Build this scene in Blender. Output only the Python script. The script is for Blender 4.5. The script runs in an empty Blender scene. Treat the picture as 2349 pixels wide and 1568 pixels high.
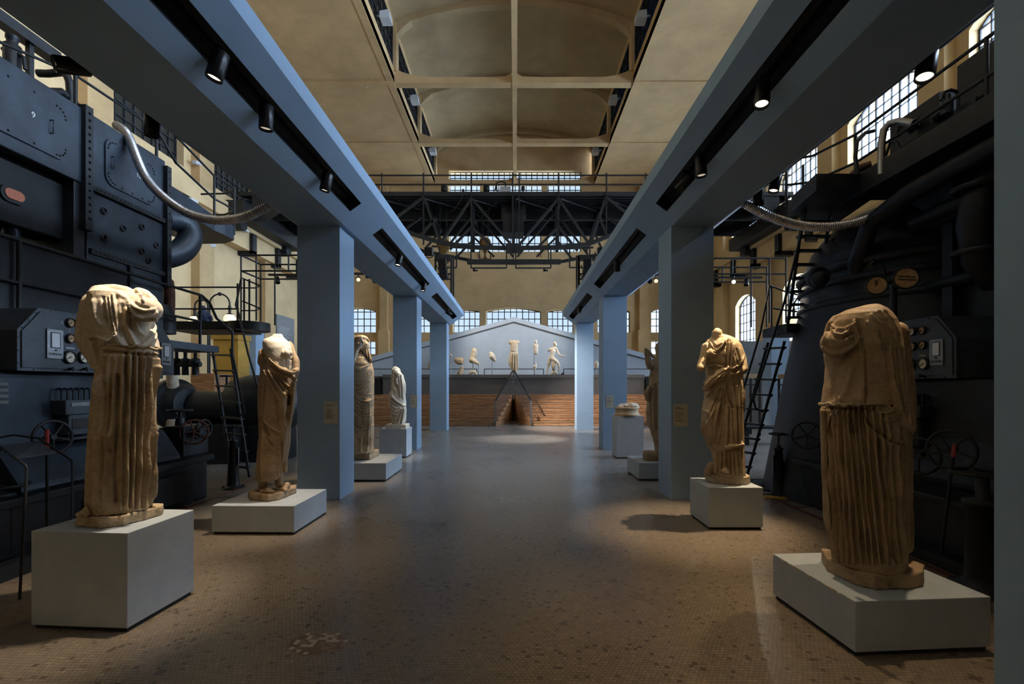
import bpy, bmesh, math, random
import numpy as np
from mathutils import Vector, Matrix, noise
random.seed(7)
SC = bpy.context.scene
COL = SC.collection
PI = math.pi
F, CX, CY, EYE = 1080.0, 1183.0, 884.0, 1.5      # photograph measurements: focal length, vanishing point, eye height

def P(px, py, d):
    return Vector(((px - CX) * d / F, d, EYE + (CY - py) * d / F))

# ------------------------------------------------------------------ materials
def mat(name, col, rough=0.6, metal=0.0, var=0.0, scale=8.0, bump=0.0, bscale=40.0, col2=None, spec=0.5, emit=None, estr=0.0, detail=4):
    m = bpy.data.materials.new(name); m.use_nodes = True
    nt = m.node_tree; n = nt.nodes; l = nt.links
    b = n['Principled BSDF']
    b.inputs['Base Color'].default_value = (*col, 1)
    b.inputs['Roughness'].default_value = rough
    b.inputs['Metallic'].default_value = metal
    b.inputs['Specular IOR Level'].default_value = spec
    tc = n.new('ShaderNodeTexCoord')
    if var > 0 or col2:
        nz = n.new('ShaderNodeTexNoise'); nz.inputs['Scale'].default_value = scale; nz.inputs['Detail'].default_value = detail
        nz.inputs['Roughness'].default_value = 0.65
        l.new(tc.outputs['Object'], nz.inputs['Vector'])
        rp = n.new('ShaderNodeValToRGB')
        c2 = col2 if col2 else tuple(c * (1 - var) for c in col)
        c1 = col if col2 else tuple(min(1, c * (1 + var * 0.6)) for c in col)
        rp.color_ramp.elements[0].position = 0.36; rp.color_ramp.elements[0].color = (*c2, 1)
        rp.color_ramp.elements[1].position = 0.64; rp.color_ramp.elements[1].color = (*c1, 1)
        l.new(nz.outputs['Fac'], rp.inputs['Fac']); l.new(rp.outputs['Color'], b.inputs['Base Color'])
    if bump > 0:
        nb = n.new('ShaderNodeTexNoise'); nb.inputs['Scale'].default_value = bscale; nb.inputs['Detail'].default_value = 5
        l.new(tc.outputs['Object'], nb.inputs['Vector'])
        bp = n.new('ShaderNodeBump'); bp.inputs['Strength'].default_value = bump; bp.inputs['Distance'].default_value = 0.01
        l.new(nb.outputs['Fac'], bp.inputs['Height']); l.new(bp.outputs['Normal'], b.inputs['Normal'])
    if emit:
        b.inputs['Emission Color'].default_value = (*emit, 1); b.inputs['Emission Strength'].default_value = estr
    return m

M = {}
M['blue'] = mat('blue_paint', (0.27, 0.39, 0.54), 0.62, var=0.05, scale=2.5, bump=0.05, bscale=120, spec=0.3)
M['pedestal'] = mat('pedestal_paint', (0.39, 0.44, 0.49), 0.6, var=0.07, scale=6, bump=0.08, bscale=90, spec=0.3)
M['shadow_gap'] = mat('plinth_gap', (0.02, 0.02, 0.02), 0.8)
M['slot'] = mat('slot_black', (0.012, 0.013, 0.015), 0.6)
M['lamp'] = mat('lamp_black', (0.015, 0.015, 0.018), 0.28, metal=0.4)
M['lens'] = mat('lamp_lens', (0.9, 0.85, 0.75), 0.3, emit=(1.0, 0.86, 0.66), estr=2.2)
M['lensoff'] = mat('lamp_lens_dim', (0.5, 0.45, 0.35), 0.3, emit=(1.0, 0.84, 0.66), estr=0.5)
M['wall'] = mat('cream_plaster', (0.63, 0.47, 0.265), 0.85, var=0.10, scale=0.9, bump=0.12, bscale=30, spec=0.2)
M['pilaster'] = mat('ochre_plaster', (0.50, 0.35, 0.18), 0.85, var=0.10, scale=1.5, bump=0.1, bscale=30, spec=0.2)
M['farwall'] = mat('ochre_far_plaster', (0.62, 0.44, 0.235), 0.85, var=0.12, scale=0.8, bump=0.1, bscale=30, spec=0.2)
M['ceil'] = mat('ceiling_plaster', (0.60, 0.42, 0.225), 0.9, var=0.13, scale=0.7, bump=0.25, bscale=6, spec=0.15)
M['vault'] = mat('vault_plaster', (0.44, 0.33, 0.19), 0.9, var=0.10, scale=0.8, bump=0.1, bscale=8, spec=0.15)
M['bar'] = mat('window_bar', (0.03, 0.035, 0.045), 0.5, metal=0.3)
M['iron'] = mat('black_iron', (0.016, 0.018, 0.021), 0.5, metal=0.3, var=0.3, scale=14)
M['crane'] = mat('crane_steel', (0.014, 0.015, 0.017), 0.6, metal=0.1, var=0.3, scale=6)
M['engine'] = mat('engine_paint', (0.030, 0.043, 0.062), 0.42, metal=0.25, var=0.35, scale=3.5, bump=0.15, bscale=18)
M['engine_dark'] = mat('engine_dark_paint', (0.014, 0.017, 0.022), 0.5, metal=0.2, var=0.35, scale=5, bump=0.12, bscale=20)
M['console'] = mat('console_paint', (0.055, 0.068, 0.085), 0.42, metal=0.2, var=0.25, scale=9, bump=0.08, bscale=60)
M['steel'] = mat('brushed_steel', (0.30, 0.31, 0.33), 0.35, metal=0.9, var=0.15, scale=20)
M['hose'] = mat('corrugated_hose', (0.55, 0.56, 0.60), 0.3, metal=0.85, var=0.2, scale=25)
M['rust'] = mat('rusty_pipe', (0.13, 0.05, 0.035), 0.55, metal=0.3, var=0.4, scale=9)
M['brass'] = mat('brass_trim', (0.35, 0.28, 0.17), 0.4, metal=0.7)
M['white'] = mat('white_enamel', (0.62, 0.63, 0.62), 0.4)
M['dial'] = mat('dial_ivory', (0.60, 0.55, 0.44), 0.35, var=0.12, scale=30)
M['dial_old'] = mat('dial_aged', (0.45, 0.28, 0.13), 0.4, var=0.25, scale=30)
M['black'] = mat('black_print', (0.008, 0.008, 0.009), 0.5)
M['glassgrey'] = mat('sight_glass', (0.62, 0.66, 0.70), 0.3)
M['label'] = mat('label_card', (0.52, 0.49, 0.39), 0.7, var=0.05, scale=30)
M['ink_and_shade'] = mat('label_ink_and_shade', (0.10, 0.09, 0.08), 0.8)
M['grey'] = mat('grey_parapet', (0.085, 0.082, 0.082), 0.75, var=0.10, scale=2.0, bump=0.05)
M['pedi'] = mat('pediment_blue', (0.36, 0.44, 0.55), 0.75, var=0.07, scale=1.2, spec=0.2)
M['orange'] = mat('amber_glass', (0.55, 0.16, 0.08), 0.35, var=0.2, scale=50)
M['ochre'] = mat('ochre_panel', (0.45, 0.26, 0.04), 0.6, var=0.15, scale=4)
M['red'] = mat('red_handle', (0.30, 0.03, 0.03), 0.4)
M['globe'] = mat('globe_glass', (0.9, 0.8, 0.6), 0.3, emit=(1.0, 0.78, 0.45), estr=1.3)
M['cloth'] = mat('blue_bag', (0.03, 0.05, 0.11), 0.6)
M['hook'] = mat('hook_yellow', (0.20, 0.12, 0.035), 0.5, metal=0.3, var=0.3, scale=12)
M['poster'] = mat('wall_panel', (0.15, 0.155, 0.155), 0.5, var=0.1, scale=5)
M['speaker'] = mat('speaker_white', (0.55, 0.58, 0.62), 0.4)
M['yellowtag'] = mat('yellow_mark', (0.5, 0.28, 0.03), 0.5)
M['grate'] = mat('floor_grate', (0.06, 0.06, 0.065), 0.5, metal=0.5)

def stone(name, c1, c2, c3):
    m = bpy.data.materials.new(name); m.use_nodes = True
    nt = m.node_tree; n = nt.nodes; l = nt.links; b = n['Principled BSDF']
    b.inputs['Roughness'].default_value = 0.62; b.inputs['Specular IOR Level'].default_value = 0.35
    tc = n.new('ShaderNodeTexCoord')
    a = n.new('ShaderNodeTexNoise'); a.inputs['Scale'].default_value = 5; a.inputs['Detail'].default_value = 8; a.inputs['Roughness'].default_value = 0.7
    l.new(tc.outputs['Object'], a.inputs['Vector'])
    r = n.new('ShaderNodeValToRGB'); e = r.color_ramp.elements
    e[0].position = 0.32; e[0].color = (*c3, 1); e[1].position = 0.72; e[1].color = (*c1, 1)
    k = e.new(0.5); k.color = (*c2, 1)
    l.new(a.outputs['Fac'], r.inputs['Fac'])
    v = n.new('ShaderNodeTexNoise'); v.inputs['Scale'].default_value = 60; v.inputs['Detail'].default_value = 6
    l.new(tc.outputs['Object'], v.inputs['Vector'])
    rr = n.new('ShaderNodeValToRGB'); rr.color_ramp.elements[0].position = 0.33; rr.color_ramp.elements[0].color = (0.55, 0.5, 0.45, 1)
    rr.color_ramp.elements[1].position = 0.5; rr.color_ramp.elements[1].color = (1, 1, 1, 1)
    l.new(v.outputs['Fac'], rr.inputs['Fac'])
    mx = n.new('ShaderNodeMix'); mx.data_type = 'RGBA'; mx.blend_type = 'MULTIPLY'; mx.inputs[0].default_value = 0.4
    l.new(r.outputs['Color'], mx.inputs[6]); l.new(rr.outputs['Color'], mx.inputs[7]); l.new(mx.outputs[2], b.inputs['Base Color'])
    bp = n.new('ShaderNodeBump'); bp.inputs['Strength'].default_value = 0.35; bp.inputs['Distance'].default_value = 0.006
    l.new(v.outputs['Fac'], bp.inputs['Height']); l.new(bp.outputs['Normal'], b.inputs['Normal'])
    return m
M['marble_pale'] = stone('marble_pale', (0.66, 0.58, 0.47), (0.58, 0.49, 0.37), (0.43, 0.34, 0.23))
M['marble_tan'] = stone('marble_tan', (0.56, 0.45, 0.31), (0.47, 0.36, 0.23), (0.30, 0.21, 0.12))
M['marble_brown'] = stone('marble_brown', (0.46, 0.34, 0.21), (0.37, 0.265, 0.16), (0.23, 0.155, 0.085))
M['marble_white'] = stone('marble_white', (0.74, 0.70, 0.62), (0.66, 0.60, 0.50), (0.48, 0.41, 0.31))

def wood():
    m = bpy.data.materials.new('bleacher_wood'); m.use_nodes = True
    nt = m.node_tree; n = nt.nodes; l = nt.links; b = n['Principled BSDF']; b.inputs['Roughness'].default_value = 0.5
    tc = n.new('ShaderNodeTexCoord'); mp = n.new('ShaderNodeMapping'); mp.inputs['Scale'].default_value = (1.2, 9, 14)
    l.new(tc.outputs['Object'], mp.inputs['Vector'])
    a = n.new('ShaderNodeTexNoise'); a.inputs['Scale'].default_value = 2.2; a.inputs['Detail'].default_value = 7; a.inputs['Distortion'].default_value = 0.6
    l.new(mp.outputs['Vector'], a.inputs['Vector'])
    r = n.new('ShaderNodeValToRGB'); e = r.color_ramp.elements
    e[0].position = 0.3; e[0].color = (0.18, 0.075, 0.03, 1); e[1].position = 0.7; e[1].color = (0.52, 0.29, 0.145, 1)
    l.new(a.outputs['Fac'], r.inputs['Fac']); l.new(r.outputs['Color'], b.inputs['Base Color'])
    return m
M['wood'] = wood()

def glass_mat():
    m = bpy.data.materials.new('window_glass'); m.use_nodes = True
    nt = m.node_tree; n = nt.nodes; l = nt.links
    for x in list(n):
        if x.type != 'OUTPUT_MATERIAL': n.remove(x)
    out = [x for x in n if x.type == 'OUTPUT_MATERIAL'][0]
    t = n.new('ShaderNodeBsdfTransparent'); t.inputs['Color'].default_value = (0.9, 0.94, 0.97, 1)
    g = n.new('ShaderNodeBsdfGlossy'); g.inputs['Roughness'].default_value = 0.08
    mx = n.new('ShaderNodeMixShader'); mx.inputs[0].default_value = 0.08
    l.new(t.outputs[0], mx.inputs[1]); l.new(g.outputs[0], mx.inputs[2]); l.new(mx.outputs[0], out.inputs['Surface'])
    return m
M['glass'] = glass_mat(); M['glassblue'] = glass_mat(); M['glassblue'].name = 'lantern_glass'; [x for x in M['glassblue'].node_tree.nodes if x.type == 'BSDF_TRANSPARENT'][0].inputs[0].default_value = (.035, .05, .065, 1)

def darkglass():
    m = bpy.data.materials.new('dark_window_glass'); m.use_nodes = True
    b = m.node_tree.nodes['Principled BSDF']; b.inputs['Base Color'].default_value = (0.035, 0.035, 0.03, 1)
    b.inputs['Roughness'].default_value = 0.15
    return m
M['darkglass'] = darkglass()

def floor_mat():
    m = bpy.data.materials.new('mosaic_floor'); m.use_nodes = True
    nt = m.node_tree; n = nt.nodes; l = nt.links; b = n['Principled BSDF']
    tc = n.new('ShaderNodeTexCoord'); mp = n.new('ShaderNodeMapping')
    mp.inputs['Rotation'].default_value = (0, 0, 0.05)
    l.new(tc.outputs['Object'], mp.inputs['Vector'])
    # slight waviness of the hand laid rows
    wz = n.new('ShaderNodeTexNoise'); wz.inputs['Scale'].default_value = 1.6
    l.new(mp.outputs['Vector'], wz.inputs['Vector'])
    ad = n.new('ShaderNodeMixRGB'); ad.blend_type = 'ADD'; ad.inputs[0].default_value = 0.06
    l.new(mp.outputs['Vector'], ad.inputs[1]); l.new(wz.outputs['Color'], ad.inputs[2])
    br = n.new('ShaderNodeTexBrick'); br.offset = 0.5; br.inputs['Scale'].default_value = 1.0
    br.inputs['Brick Width'].default_value = 0.026; br.inputs['Row Height'].default_value = 0.024; br.inputs['Mortar Size'].default_value = 0.0017
    br.inputs['Mortar Smooth'].default_value = 0.2
    br.inputs['Color1'].default_value = (0.25, 0.205, 0.155, 1); br.inputs['Color2'].default_value = (0.207, 0.167, 0.125, 1)
    br.inputs['Mortar'].default_value = (0.10, 0.08, 0.058, 1)
    l.new(ad.outputs[0], br.inputs['Vector'])
    # individual darker and paler tiles
    sc = n.new('ShaderNodeVectorMath'); sc.operation = 'DIVIDE'; sc.inputs[1].default_value = (0.026, 0.024, 1)
    l.new(ad.outputs[0], sc.inputs[0])
    fl = n.new('ShaderNodeVectorMath'); fl.operation = 'FLOOR'; l.new(sc.outputs[0], fl.inputs[0])
    wn = n.new('ShaderNodeTexWhiteNoise'); l.new(fl.outputs[0], wn.inputs['Vector'])
    rp = n.new('ShaderNodeValToRGB'); e = rp.color_ramp.elements
    e[0].position = 0.0; e[0].color = (0.38, 0.34, 0.32, 1); e[1].position = 1.0; e[1].color = (1.25, 1.18, 1.08, 1)
    k = e.new(0.03); k.color = (0.45, 0.42, 0.4, 1); k = e.new(0.06); k.color = (0.88, 0.88, 0.88, 1); k = e.new(0.9); k.color = (1.05, 1.03, 1, 1)
    l.new(wn.outputs['Value'], rp.inputs['Fac'])
    mx = n.new('ShaderNodeMix'); mx.data_type = 'RGBA'; mx.blend_type = 'MULTIPLY'; mx.inputs[0].default_value = 0.85
    l.new(br.outputs['Color'], mx.inputs[6]); l.new(rp.outputs['Color'], mx.inputs[7])
    nz = n.new('ShaderNodeTexNoise'); nz.inputs['Scale'].default_value = 0.9; nz.inputs['Detail'].default_value = 6
    l.new(tc.outputs['Object'], nz.inputs['Vector'])
    r2 = n.new('ShaderNodeValToRGB'); r2.color_ramp.elements[0].position = 0.35; r2.color_ramp.elements[0].color = (0.86, 0.85, 0.84, 1)
    r2.color_ramp.elements[1].position = 0.6; r2.color_ramp.elements[1].color = (1, 1, 1, 1)
    l.new(nz.outputs['Fac'], r2.inputs['Fac'])
    m2 = n.new('ShaderNodeMix'); m2.data_type = 'RGBA'; m2.blend_type = 'MULTIPLY'; m2.inputs[0].default_value = 1
    # far floor's grey reflected sheen put into the tile colour, fading in along the hall
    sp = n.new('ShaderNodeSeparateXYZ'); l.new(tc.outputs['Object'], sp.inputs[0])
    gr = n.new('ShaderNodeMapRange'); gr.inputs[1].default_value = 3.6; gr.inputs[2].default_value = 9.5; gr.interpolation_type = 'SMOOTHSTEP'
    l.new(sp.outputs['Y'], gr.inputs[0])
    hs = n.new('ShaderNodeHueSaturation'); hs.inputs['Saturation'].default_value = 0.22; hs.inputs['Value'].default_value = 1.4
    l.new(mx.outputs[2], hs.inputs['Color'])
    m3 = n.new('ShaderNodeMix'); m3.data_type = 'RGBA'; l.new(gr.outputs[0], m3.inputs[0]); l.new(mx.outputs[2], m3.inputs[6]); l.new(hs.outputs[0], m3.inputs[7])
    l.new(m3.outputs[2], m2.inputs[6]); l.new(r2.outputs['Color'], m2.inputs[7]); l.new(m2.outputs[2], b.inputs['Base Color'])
    r3 = n.new('ShaderNodeMapRange'); r3.inputs[3].default_value = 0.25; r3.inputs[4].default_value = 0.31
    l.new(nz.outputs['Fac'], r3.inputs[0]); l.new(r3.outputs[0], b.inputs['Roughness'])
    b.inputs['Specular IOR Level'].default_value = 0.55
    return m
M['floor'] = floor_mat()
M['tilepale'] = mat('patch_tile_pale', (0.42, 0.34, 0.24), 0.4)
M['tilemid'] = mat('patch_tile_mid', (0.24, 0.17, 0.11), 0.4)
M['tilered'] = mat('patch_tile_brown', (0.17, 0.10, 0.06), 0.4)

# ------------------------------------------------------------------ mesh builder
class MB:
    def __init__(s): s.v = []; s.f = []; s.s = []
    def add(s, vs, fs, smooth=False):
        o = len(s.v); s.v += [tuple(v) for v in vs]; s.f += [tuple(i + o for i in f) for f in fs]; s.s += [smooth] * len(fs); return s
    def box(s, x0, x1, y0, y1, z0, z1):
        vs = [(x, y, z) for z in (z0, z1) for y in (y0, y1) for x in (x0, x1)]
        return s.add(vs, [(0, 2, 3, 1), (4, 5, 7, 6), (0, 1, 5, 4), (2, 6, 7, 3), (0, 4, 6, 2), (1, 3, 7, 5)])
    def obox(s, c, h, R=None):
        c = Vector(c); R = R or Matrix.Identity(3)
        vs = [c + R @ Vector((x * h[0], y * h[1], z * h[2])) for z in (-1, 1) for y in (-1, 1) for x in (-1, 1)]
        return s.add(vs, [(0, 2, 3, 1), (4, 5, 7, 6), (0, 1, 5, 4), (2, 6, 7, 3), (0, 4, 6, 2), (1, 3, 7, 5)])
    def bar(s, a, b, w, h=None):
        a = Vector(a); b = Vector(b); h = h or w; d = b - a; L = d.length
        if L < 1e-6: return s
        d.normalize(); up = Vector((0, 0, 1)) if abs(d.z) < 0.95 else Vector((0, 1, 0))
        x = d.cross(up).normalized(); y = x.cross(d).normalized()
        R = Matrix((x, d, y)).transposed()
        return s.obox((a + b) / 2, (w / 2, L / 2, h / 2), R)
    def cyl(s, a, b, r0, r1=None, n=16, cap=True):
        a = Vector(a); b = Vector(b); r1 = r0 if r1 is None else r1
        return s.rings([(a, r0), (b, r1)], n, cap)
    def rings(s, pr, n=16, cap=True, sx=1.0):
        # pr: list of (centre, radius) along a straight or bent spine
        pts = [Vector(p) for p, r in pr]; o = []; up0 = None
        for i, (p, r) in enumerate(pr):
            if i == 0: d = pts[1] - pts[0]
            elif i == len(pts) - 1: d = pts[-1] - pts[-2]
            else: d = (pts[i + 1] - pts[i]).normalized() + (pts[i] - pts[i - 1]).normalized()
            if d.length < 1e-9: d = pts[-1] - pts[0]
            d.normalize()
            if up0 is None: up0 = Vector((0, 0, 1)) if abs(d.z) < 0.9 else Vector((0, 1, 0))
            x = d.cross(up0)
            if x.length < 1e-4: x = d.cross(Vector((1, 0, 0)))
            x.normalize(); y = x.cross(d).normalized(); up0 = y
            o.append([Vector(p) + (x * math.cos(2 * PI * k / n) * sx + y * math.sin(2 * PI * k / n)) * r for k in range(n)])
        vs = [v for ring in o for v in ring]; fs = []
        for i in range(len(o) - 1):
            for k in range(n):
                fs.append((i * n + k, i * n + (k + 1) % n, (i + 1) * n + (k + 1) % n, (i + 1) * n + k))
        s.add(vs, fs, True)
        if cap:
            s.add(o[0], [tuple(range(n))[::-1]]); s.add(o[-1], [tuple(range(n))])
        return s
    def tube(s, pts, r, n=8, close=False, cap=True):
        pts = [Vector(p) for p in pts]
        if close:
            pts = pts + [pts[0], pts[1]]
        return s.rings([(p, r) for p in pts], n, cap and not close)
    def lathe(s, c, prof, n=24, axis=(0, 0, 1)):
        ax = Vector(axis).normalized(); c = Vector(c)
        u = ax.cross(Vector((0, 0, 1)) if abs(ax.z) < 0.9 else Vector((1, 0, 0))).normalized(); w = ax.cross(u)
        vs = []; fs = []
        for r, h in prof:
            for k in range(n):
                t = 2 * PI * k / n; vs.append(c + ax * h + (u * math.cos(t) + w * math.sin(t)) * max(r, 1e-4))
        for i in range(len(prof) - 1):
            for k in range(n): fs.append((i * n + k, i * n + (k + 1) % n, (i + 1) * n + (k + 1) % n, (i + 1) * n + k))
        s.add(vs, fs, True); m = len(prof)
        s.add(vs[:n], [tuple(range(n))[::-1]]); s.add(vs[(m - 1) * n:], [tuple(range(n))]); return s
    def torus(s, c, R, r, axis=(0, 0, 1), n=28, m=8, a0=0, a1=2 * PI):
        ax = Vector(axis).normalized(); c = Vector(c)
        u = ax.cross(Vector((0, 0, 1)) if abs(ax.z) < 0.9 else Vector((1, 0, 0))).normalized(); w = ax.cross(u)
        full = abs(a1 - a0 - 2 * PI) < 1e-6; N = n if full else n + 1
        vs = []; fs = []
        for i in range(N):
            t = a0 + (a1 - a0) * i / n; e = u * math.cos(t) + w * math.sin(t)
            for k in range(m):
                q = 2 * PI * k / m; vs.append(c + e * (R + r * math.cos(q)) + ax * r * math.sin(q))
        for i in range(n):
            j = (i + 1) % N
            for k in range(m): fs.append((i * m + k, j * m + k, j * m + (k + 1) % m, i * m + (k + 1) % m))
        return s.add(vs, fs, True)
    def sphere(s, c, r, n=16, m=10, sc=(1, 1, 1)):
        c = Vector(c); vs = []; fs = []
        for i in range(m + 1):
            a = PI * i / m
            for k in range(n):
                t = 2 * PI * k / n
                vs.append(c + Vector((r * sc[0] * math.sin(a) * math.cos(t), r * sc[1] * math.sin(a) * math.sin(t), r * sc[2] * math.cos(a))))
        for i in range(m):
            for k in range(n): fs.append((i * n + k, (i + 1) * n + k, (i + 1) * n + (k + 1) % n, i * n + (k + 1) % n))
        return s.add(vs, fs, True)
    def prism(s, poly, vec, smooth=False):
        n = len(poly); a = [Vector(p) for p in poly]; b = [p + Vector(vec) for p in a]
        fs = [(k, (k + 1) % n, n + (k + 1) % n, n + k) for k in range(n)]
        s.add(a + b, fs, smooth); s.add(a, [tuple(range(n))[::-1]]); s.add(b, [tuple(range(n))]); return s
    def build(s, name, m, parent=None, origin=None, bevel=0.0, fix=True):
        vs = [Vector(v) for v in s.v]
        root = parent
        if parent is not None:
            o = Vector(parent.get('_o', (0, 0, 0)))
        elif origin is not None: o = Vector(origin)
        else:
            xs = [v.x for v in vs]; ys = [v.y for v in vs]; zs = [v.z for v in vs]
            o = Vector(((min(xs) + max(xs)) / 2, (min(ys) + max(ys)) / 2, min(zs)))
        me = bpy.data.meshes.new(name); me.from_pydata([v - o for v in vs], [], s.f)
        me.polygons.foreach_set('use_smooth', s.s)
        if fix:
            bm = bmesh.new(); bm.from_mesh(me); bmesh.ops.remove_doubles(bm, verts=bm.verts, dist=1e-5) if False else None
            bmesh.ops.recalc_face_normals(bm, faces=bm.faces); bm.to_mesh(me); bm.free()
        ob = bpy.data.objects.new(name, me); COL.objects.link(ob)
        if isinstance(m, (list, tuple)):
            for x in m: me.materials.append(x)
        else: me.materials.append(m)
        if parent is not None:
            ob.parent = parent
        else: ob.location = o
        ob['_o'] = tuple(o)
        if bevel > 0:
            bv = ob.modifiers.new('bevel', 'BEVEL'); bv.width = bevel; bv.segments = 2; bv.limit_method = 'ANGLE'
        return ob

def tag(o, label=None, cat=None, group=None, kind=None):
    if label: o['label'] = label
    if cat: o['category'] = cat
    if group: o['group'] = group
    if kind: o['kind'] = kind
    return o
def thing(name, loc, label, cat, group=None):
    o = bpy.data.objects.new(name, None); COL.objects.link(o); o.location = loc; o['_o'] = tuple(loc); o.empty_display_size = 0.1
    return tag(o, label, cat, group)
def struct(o): o['kind'] = 'structure'; return o
def lab(o, l): o['label'] = l; return o

def text_mesh(txt, size, m, parent, loc, xdir, ydir, name='lettering', ext=0.0015):
    cu = bpy.data.curves.new('txt', 'FONT'); cu.body = txt; cu.size = size; cu.extrude = ext; cu.align_x = 'CENTER'; cu.align_y = 'CENTER'
    t = bpy.data.objects.new('txt', cu); COL.objects.link(t)
    dg = bpy.context.evaluated_depsgraph_get(); dg.update()
    me = bpy.data.meshes.new_from_object(t.evaluated_get(dg)); bpy.data.objects.remove(t)
    x = Vector(xdir).normalized(); y = Vector(ydir).normalized(); z = x.cross(y)
    o = Vector(parent.get('_o', (0, 0, 0)))
    R = Matrix((x, y, z)).transposed()
    for v in me.vertices: v.co = R @ v.co + Vector(loc) - o
    me.materials.clear(); me.materials.append(m); me.name = name
    ob = bpy.data.objects.new(name, me); COL.objects.link(ob); ob.parent = parent; ob['_o'] = tuple(o)
    return ob

def boolean_cut(ob, cutter_mb):
    c = cutter_mb.build('cut', M['wall'], origin=(0, 0, 0))
    md = ob.modifiers.new('b', 'BOOLEAN'); md.operation = 'DIFFERENCE'; md.object = c; md.solver = 'EXACT'
    dg = bpy.context.evaluated_depsgraph_get(); dg.update()
    me = bpy.data.meshes.new_from_object(ob.evaluated_get(dg)); ob.modifiers.clear(); old = ob.data; ob.data = me
    bpy.data.objects.remove(c); bpy.data.meshes.remove(old)
SKY = (1.32, 9.0, 42.0, 70.0)
# ------------------------------------------------------------------ the hall
XW = 12.9; YF = 32.0; ZC = 15.0; YB = -7.0
WIN = [0]
def area_light(name, loc, rot, sx, sy, energy, col):
    L = bpy.data.lights.new(name, 'AREA'); L.shape = 'RECTANGLE'; L.size = sx; L.size_y = sy; L.energy = energy; L.color = col
    o = bpy.data.objects.new(name, L); COL.objects.link(o); o.location = loc; o.rotation_euler = rot; return o

def arch_poly(w, z0, z1, rise, n=10):
    # 2D outline (u, z) of a window with a segmental arch
    pts = [(-w / 2, z0), (w / 2, z0), (w / 2, z1)]
    if rise > 0:
        R = (w * w / 4 + rise * rise) / (2 * rise); zc = z1 + rise - R; a = math.asin(w / 2 / R)
        for i in range(1, n): 
            t = a - 2 * a * i / n; pts.append((R * math.sin(t), zc + R * math.cos(t)))
    pts.append((-w / 2, z1)); return pts
def arch_top(u, w, z1, rise):
    if rise <= 0: return z1
    R = (w * w / 4 + rise * rise) / (2 * rise); return z1 + rise - R + math.sqrt(max(R * R - u * u, 0))

def window(side, c, w, z0, z1, rise, nx, ny, light=0, dark=False, gm=None, lx=None, wallpos=None, lcol=(0.80, 0.90, 1.0)):
    """side: 'far' c = X centre, 'right'/'left'/lantern c = Y centre"""
    WIN[0] += 1; nm = 'window_%d' % WIN[0]
    if side == 'far': T = lambda u, o, z: (c + u, wallpos + o, z)
    elif side == 'right': T = lambda u, o, z: (wallpos + o, c - u, z)
    else: T = lambda u, o, z: (wallpos - o, c + u, z)
    b = MB(); t = 0.05 if side == 'far' else 0.035; dp = 0.3
    def bb(u0, u1, za, zb, th=0.05):
        p = T(u0, dp - th / 2, za); q = T(u1, dp + th / 2, zb)
        b.box(min(p[0], q[0]), max(p[0], q[0]), min(p[1], q[1]), max(p[1], q[1]), za, zb)
    for i in range(nx + 1):
        u = -w / 2 + w * i / nx
        zt = arch_top(min(max(u, -w / 2 + .001), w / 2 - .001), w, z1, rise)
        k = 0.05 if i in (0, nx) else (t / 2 if i % 3 else 0.03)
        bb(u - k, u + k, z0, zt)
    nyy = ny
    for j in range(nyy + 1):
        z = z0 + (z1 - z0) * j / nyy
        bb(-w / 2, w / 2, z - t / 2, z + t / 2)
    if rise > 0:
        pts = [p for p in arch_poly(w, z0, z1, rise, 12)[2:]]
        for (u0, a0), (u1, a1) in zip(pts, pts[1:]):
            b.bar(T(u0, dp, a0), T(u1, dp, a1), 0.07, 0.07)
    fr = struct(b.build(nm, M['bar']))
    g = MB(); poly = arch_poly(w, z0, z1, rise)
    g.prism([T(u, dp + 0.04, z) for u, z in poly], Vector(T(0, 0.01, 0)) - Vector(T(0, 0, 0)))
    pane = g.build('pane', M['darkglass'] if dark else (gm or M['glass']), parent=fr)
    if light > 0:
        zt = z1 + rise; lw = lx or w + 0.6
        rot = {'far': (PI / 2, 0, PI), 'right': (PI / 2, 0, PI / 2), 'left': (PI / 2, 0, -PI / 2)}[side]
        rot = {'far': (-PI / 2, 0, 0), 'right': (-PI / 2, 0, -PI / 2), 'left': (-PI / 2, 0, PI / 2)}[side]
        pl = area_light('window_daylight', T(0, .6, (z0 + zt) / 2), rot, w + .1, zt - z0 + .1, 1.0, (1, 1, 1)); pl.data.cycles.is_portal = True
    return fr

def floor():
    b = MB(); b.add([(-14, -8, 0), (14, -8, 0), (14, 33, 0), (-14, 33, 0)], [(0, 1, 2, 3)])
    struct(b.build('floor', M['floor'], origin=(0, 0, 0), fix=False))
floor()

YS = [26.5, 21.6, 16.7, 11.8, 6.9, 2.0, -2.9]; YR = YS[:6]
# right wall with its arched windows
b = MB(); b.box(XW, XW + 0.7, YB, YF + .7, 0, ZC + .3); rw = struct(b.build('wall_right', M['wall'], origin=(0, 0, 0)))
cut = MB()
def cutwin(side, c, w, z0, z1, rise, wp):
    poly = arch_poly(w, z0, z1, rise)
    if side == 'far': cut.prism([(c + u, wp - .3, z) for u, z in poly], (0, 1.6, 0))
    else:
        s = 1 if side == 'right' else -1
        cut.prism([(wp - s * .3, c + u, z) for u, z in poly], (s * 1.6, 0, 0))
for y in YR: cutwin('right', y, 3.2, 10.0, 11.6, 0.55, XW)
for y in YR: cutwin('right', y, 2.3, 3.6, 6.1, 0.5, XW)
boolean_cut(rw, cut)
for y in YR: window('right', y, 3.2, 10.0, 11.6, 0.55, 9, 3, light=470 if y > 0 else 650, wallpos=XW)
for y in YR: window('right', y, 2.3, 3.6, 6.1, 0.5, 6, 5, light=300, wallpos=XW)
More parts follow.
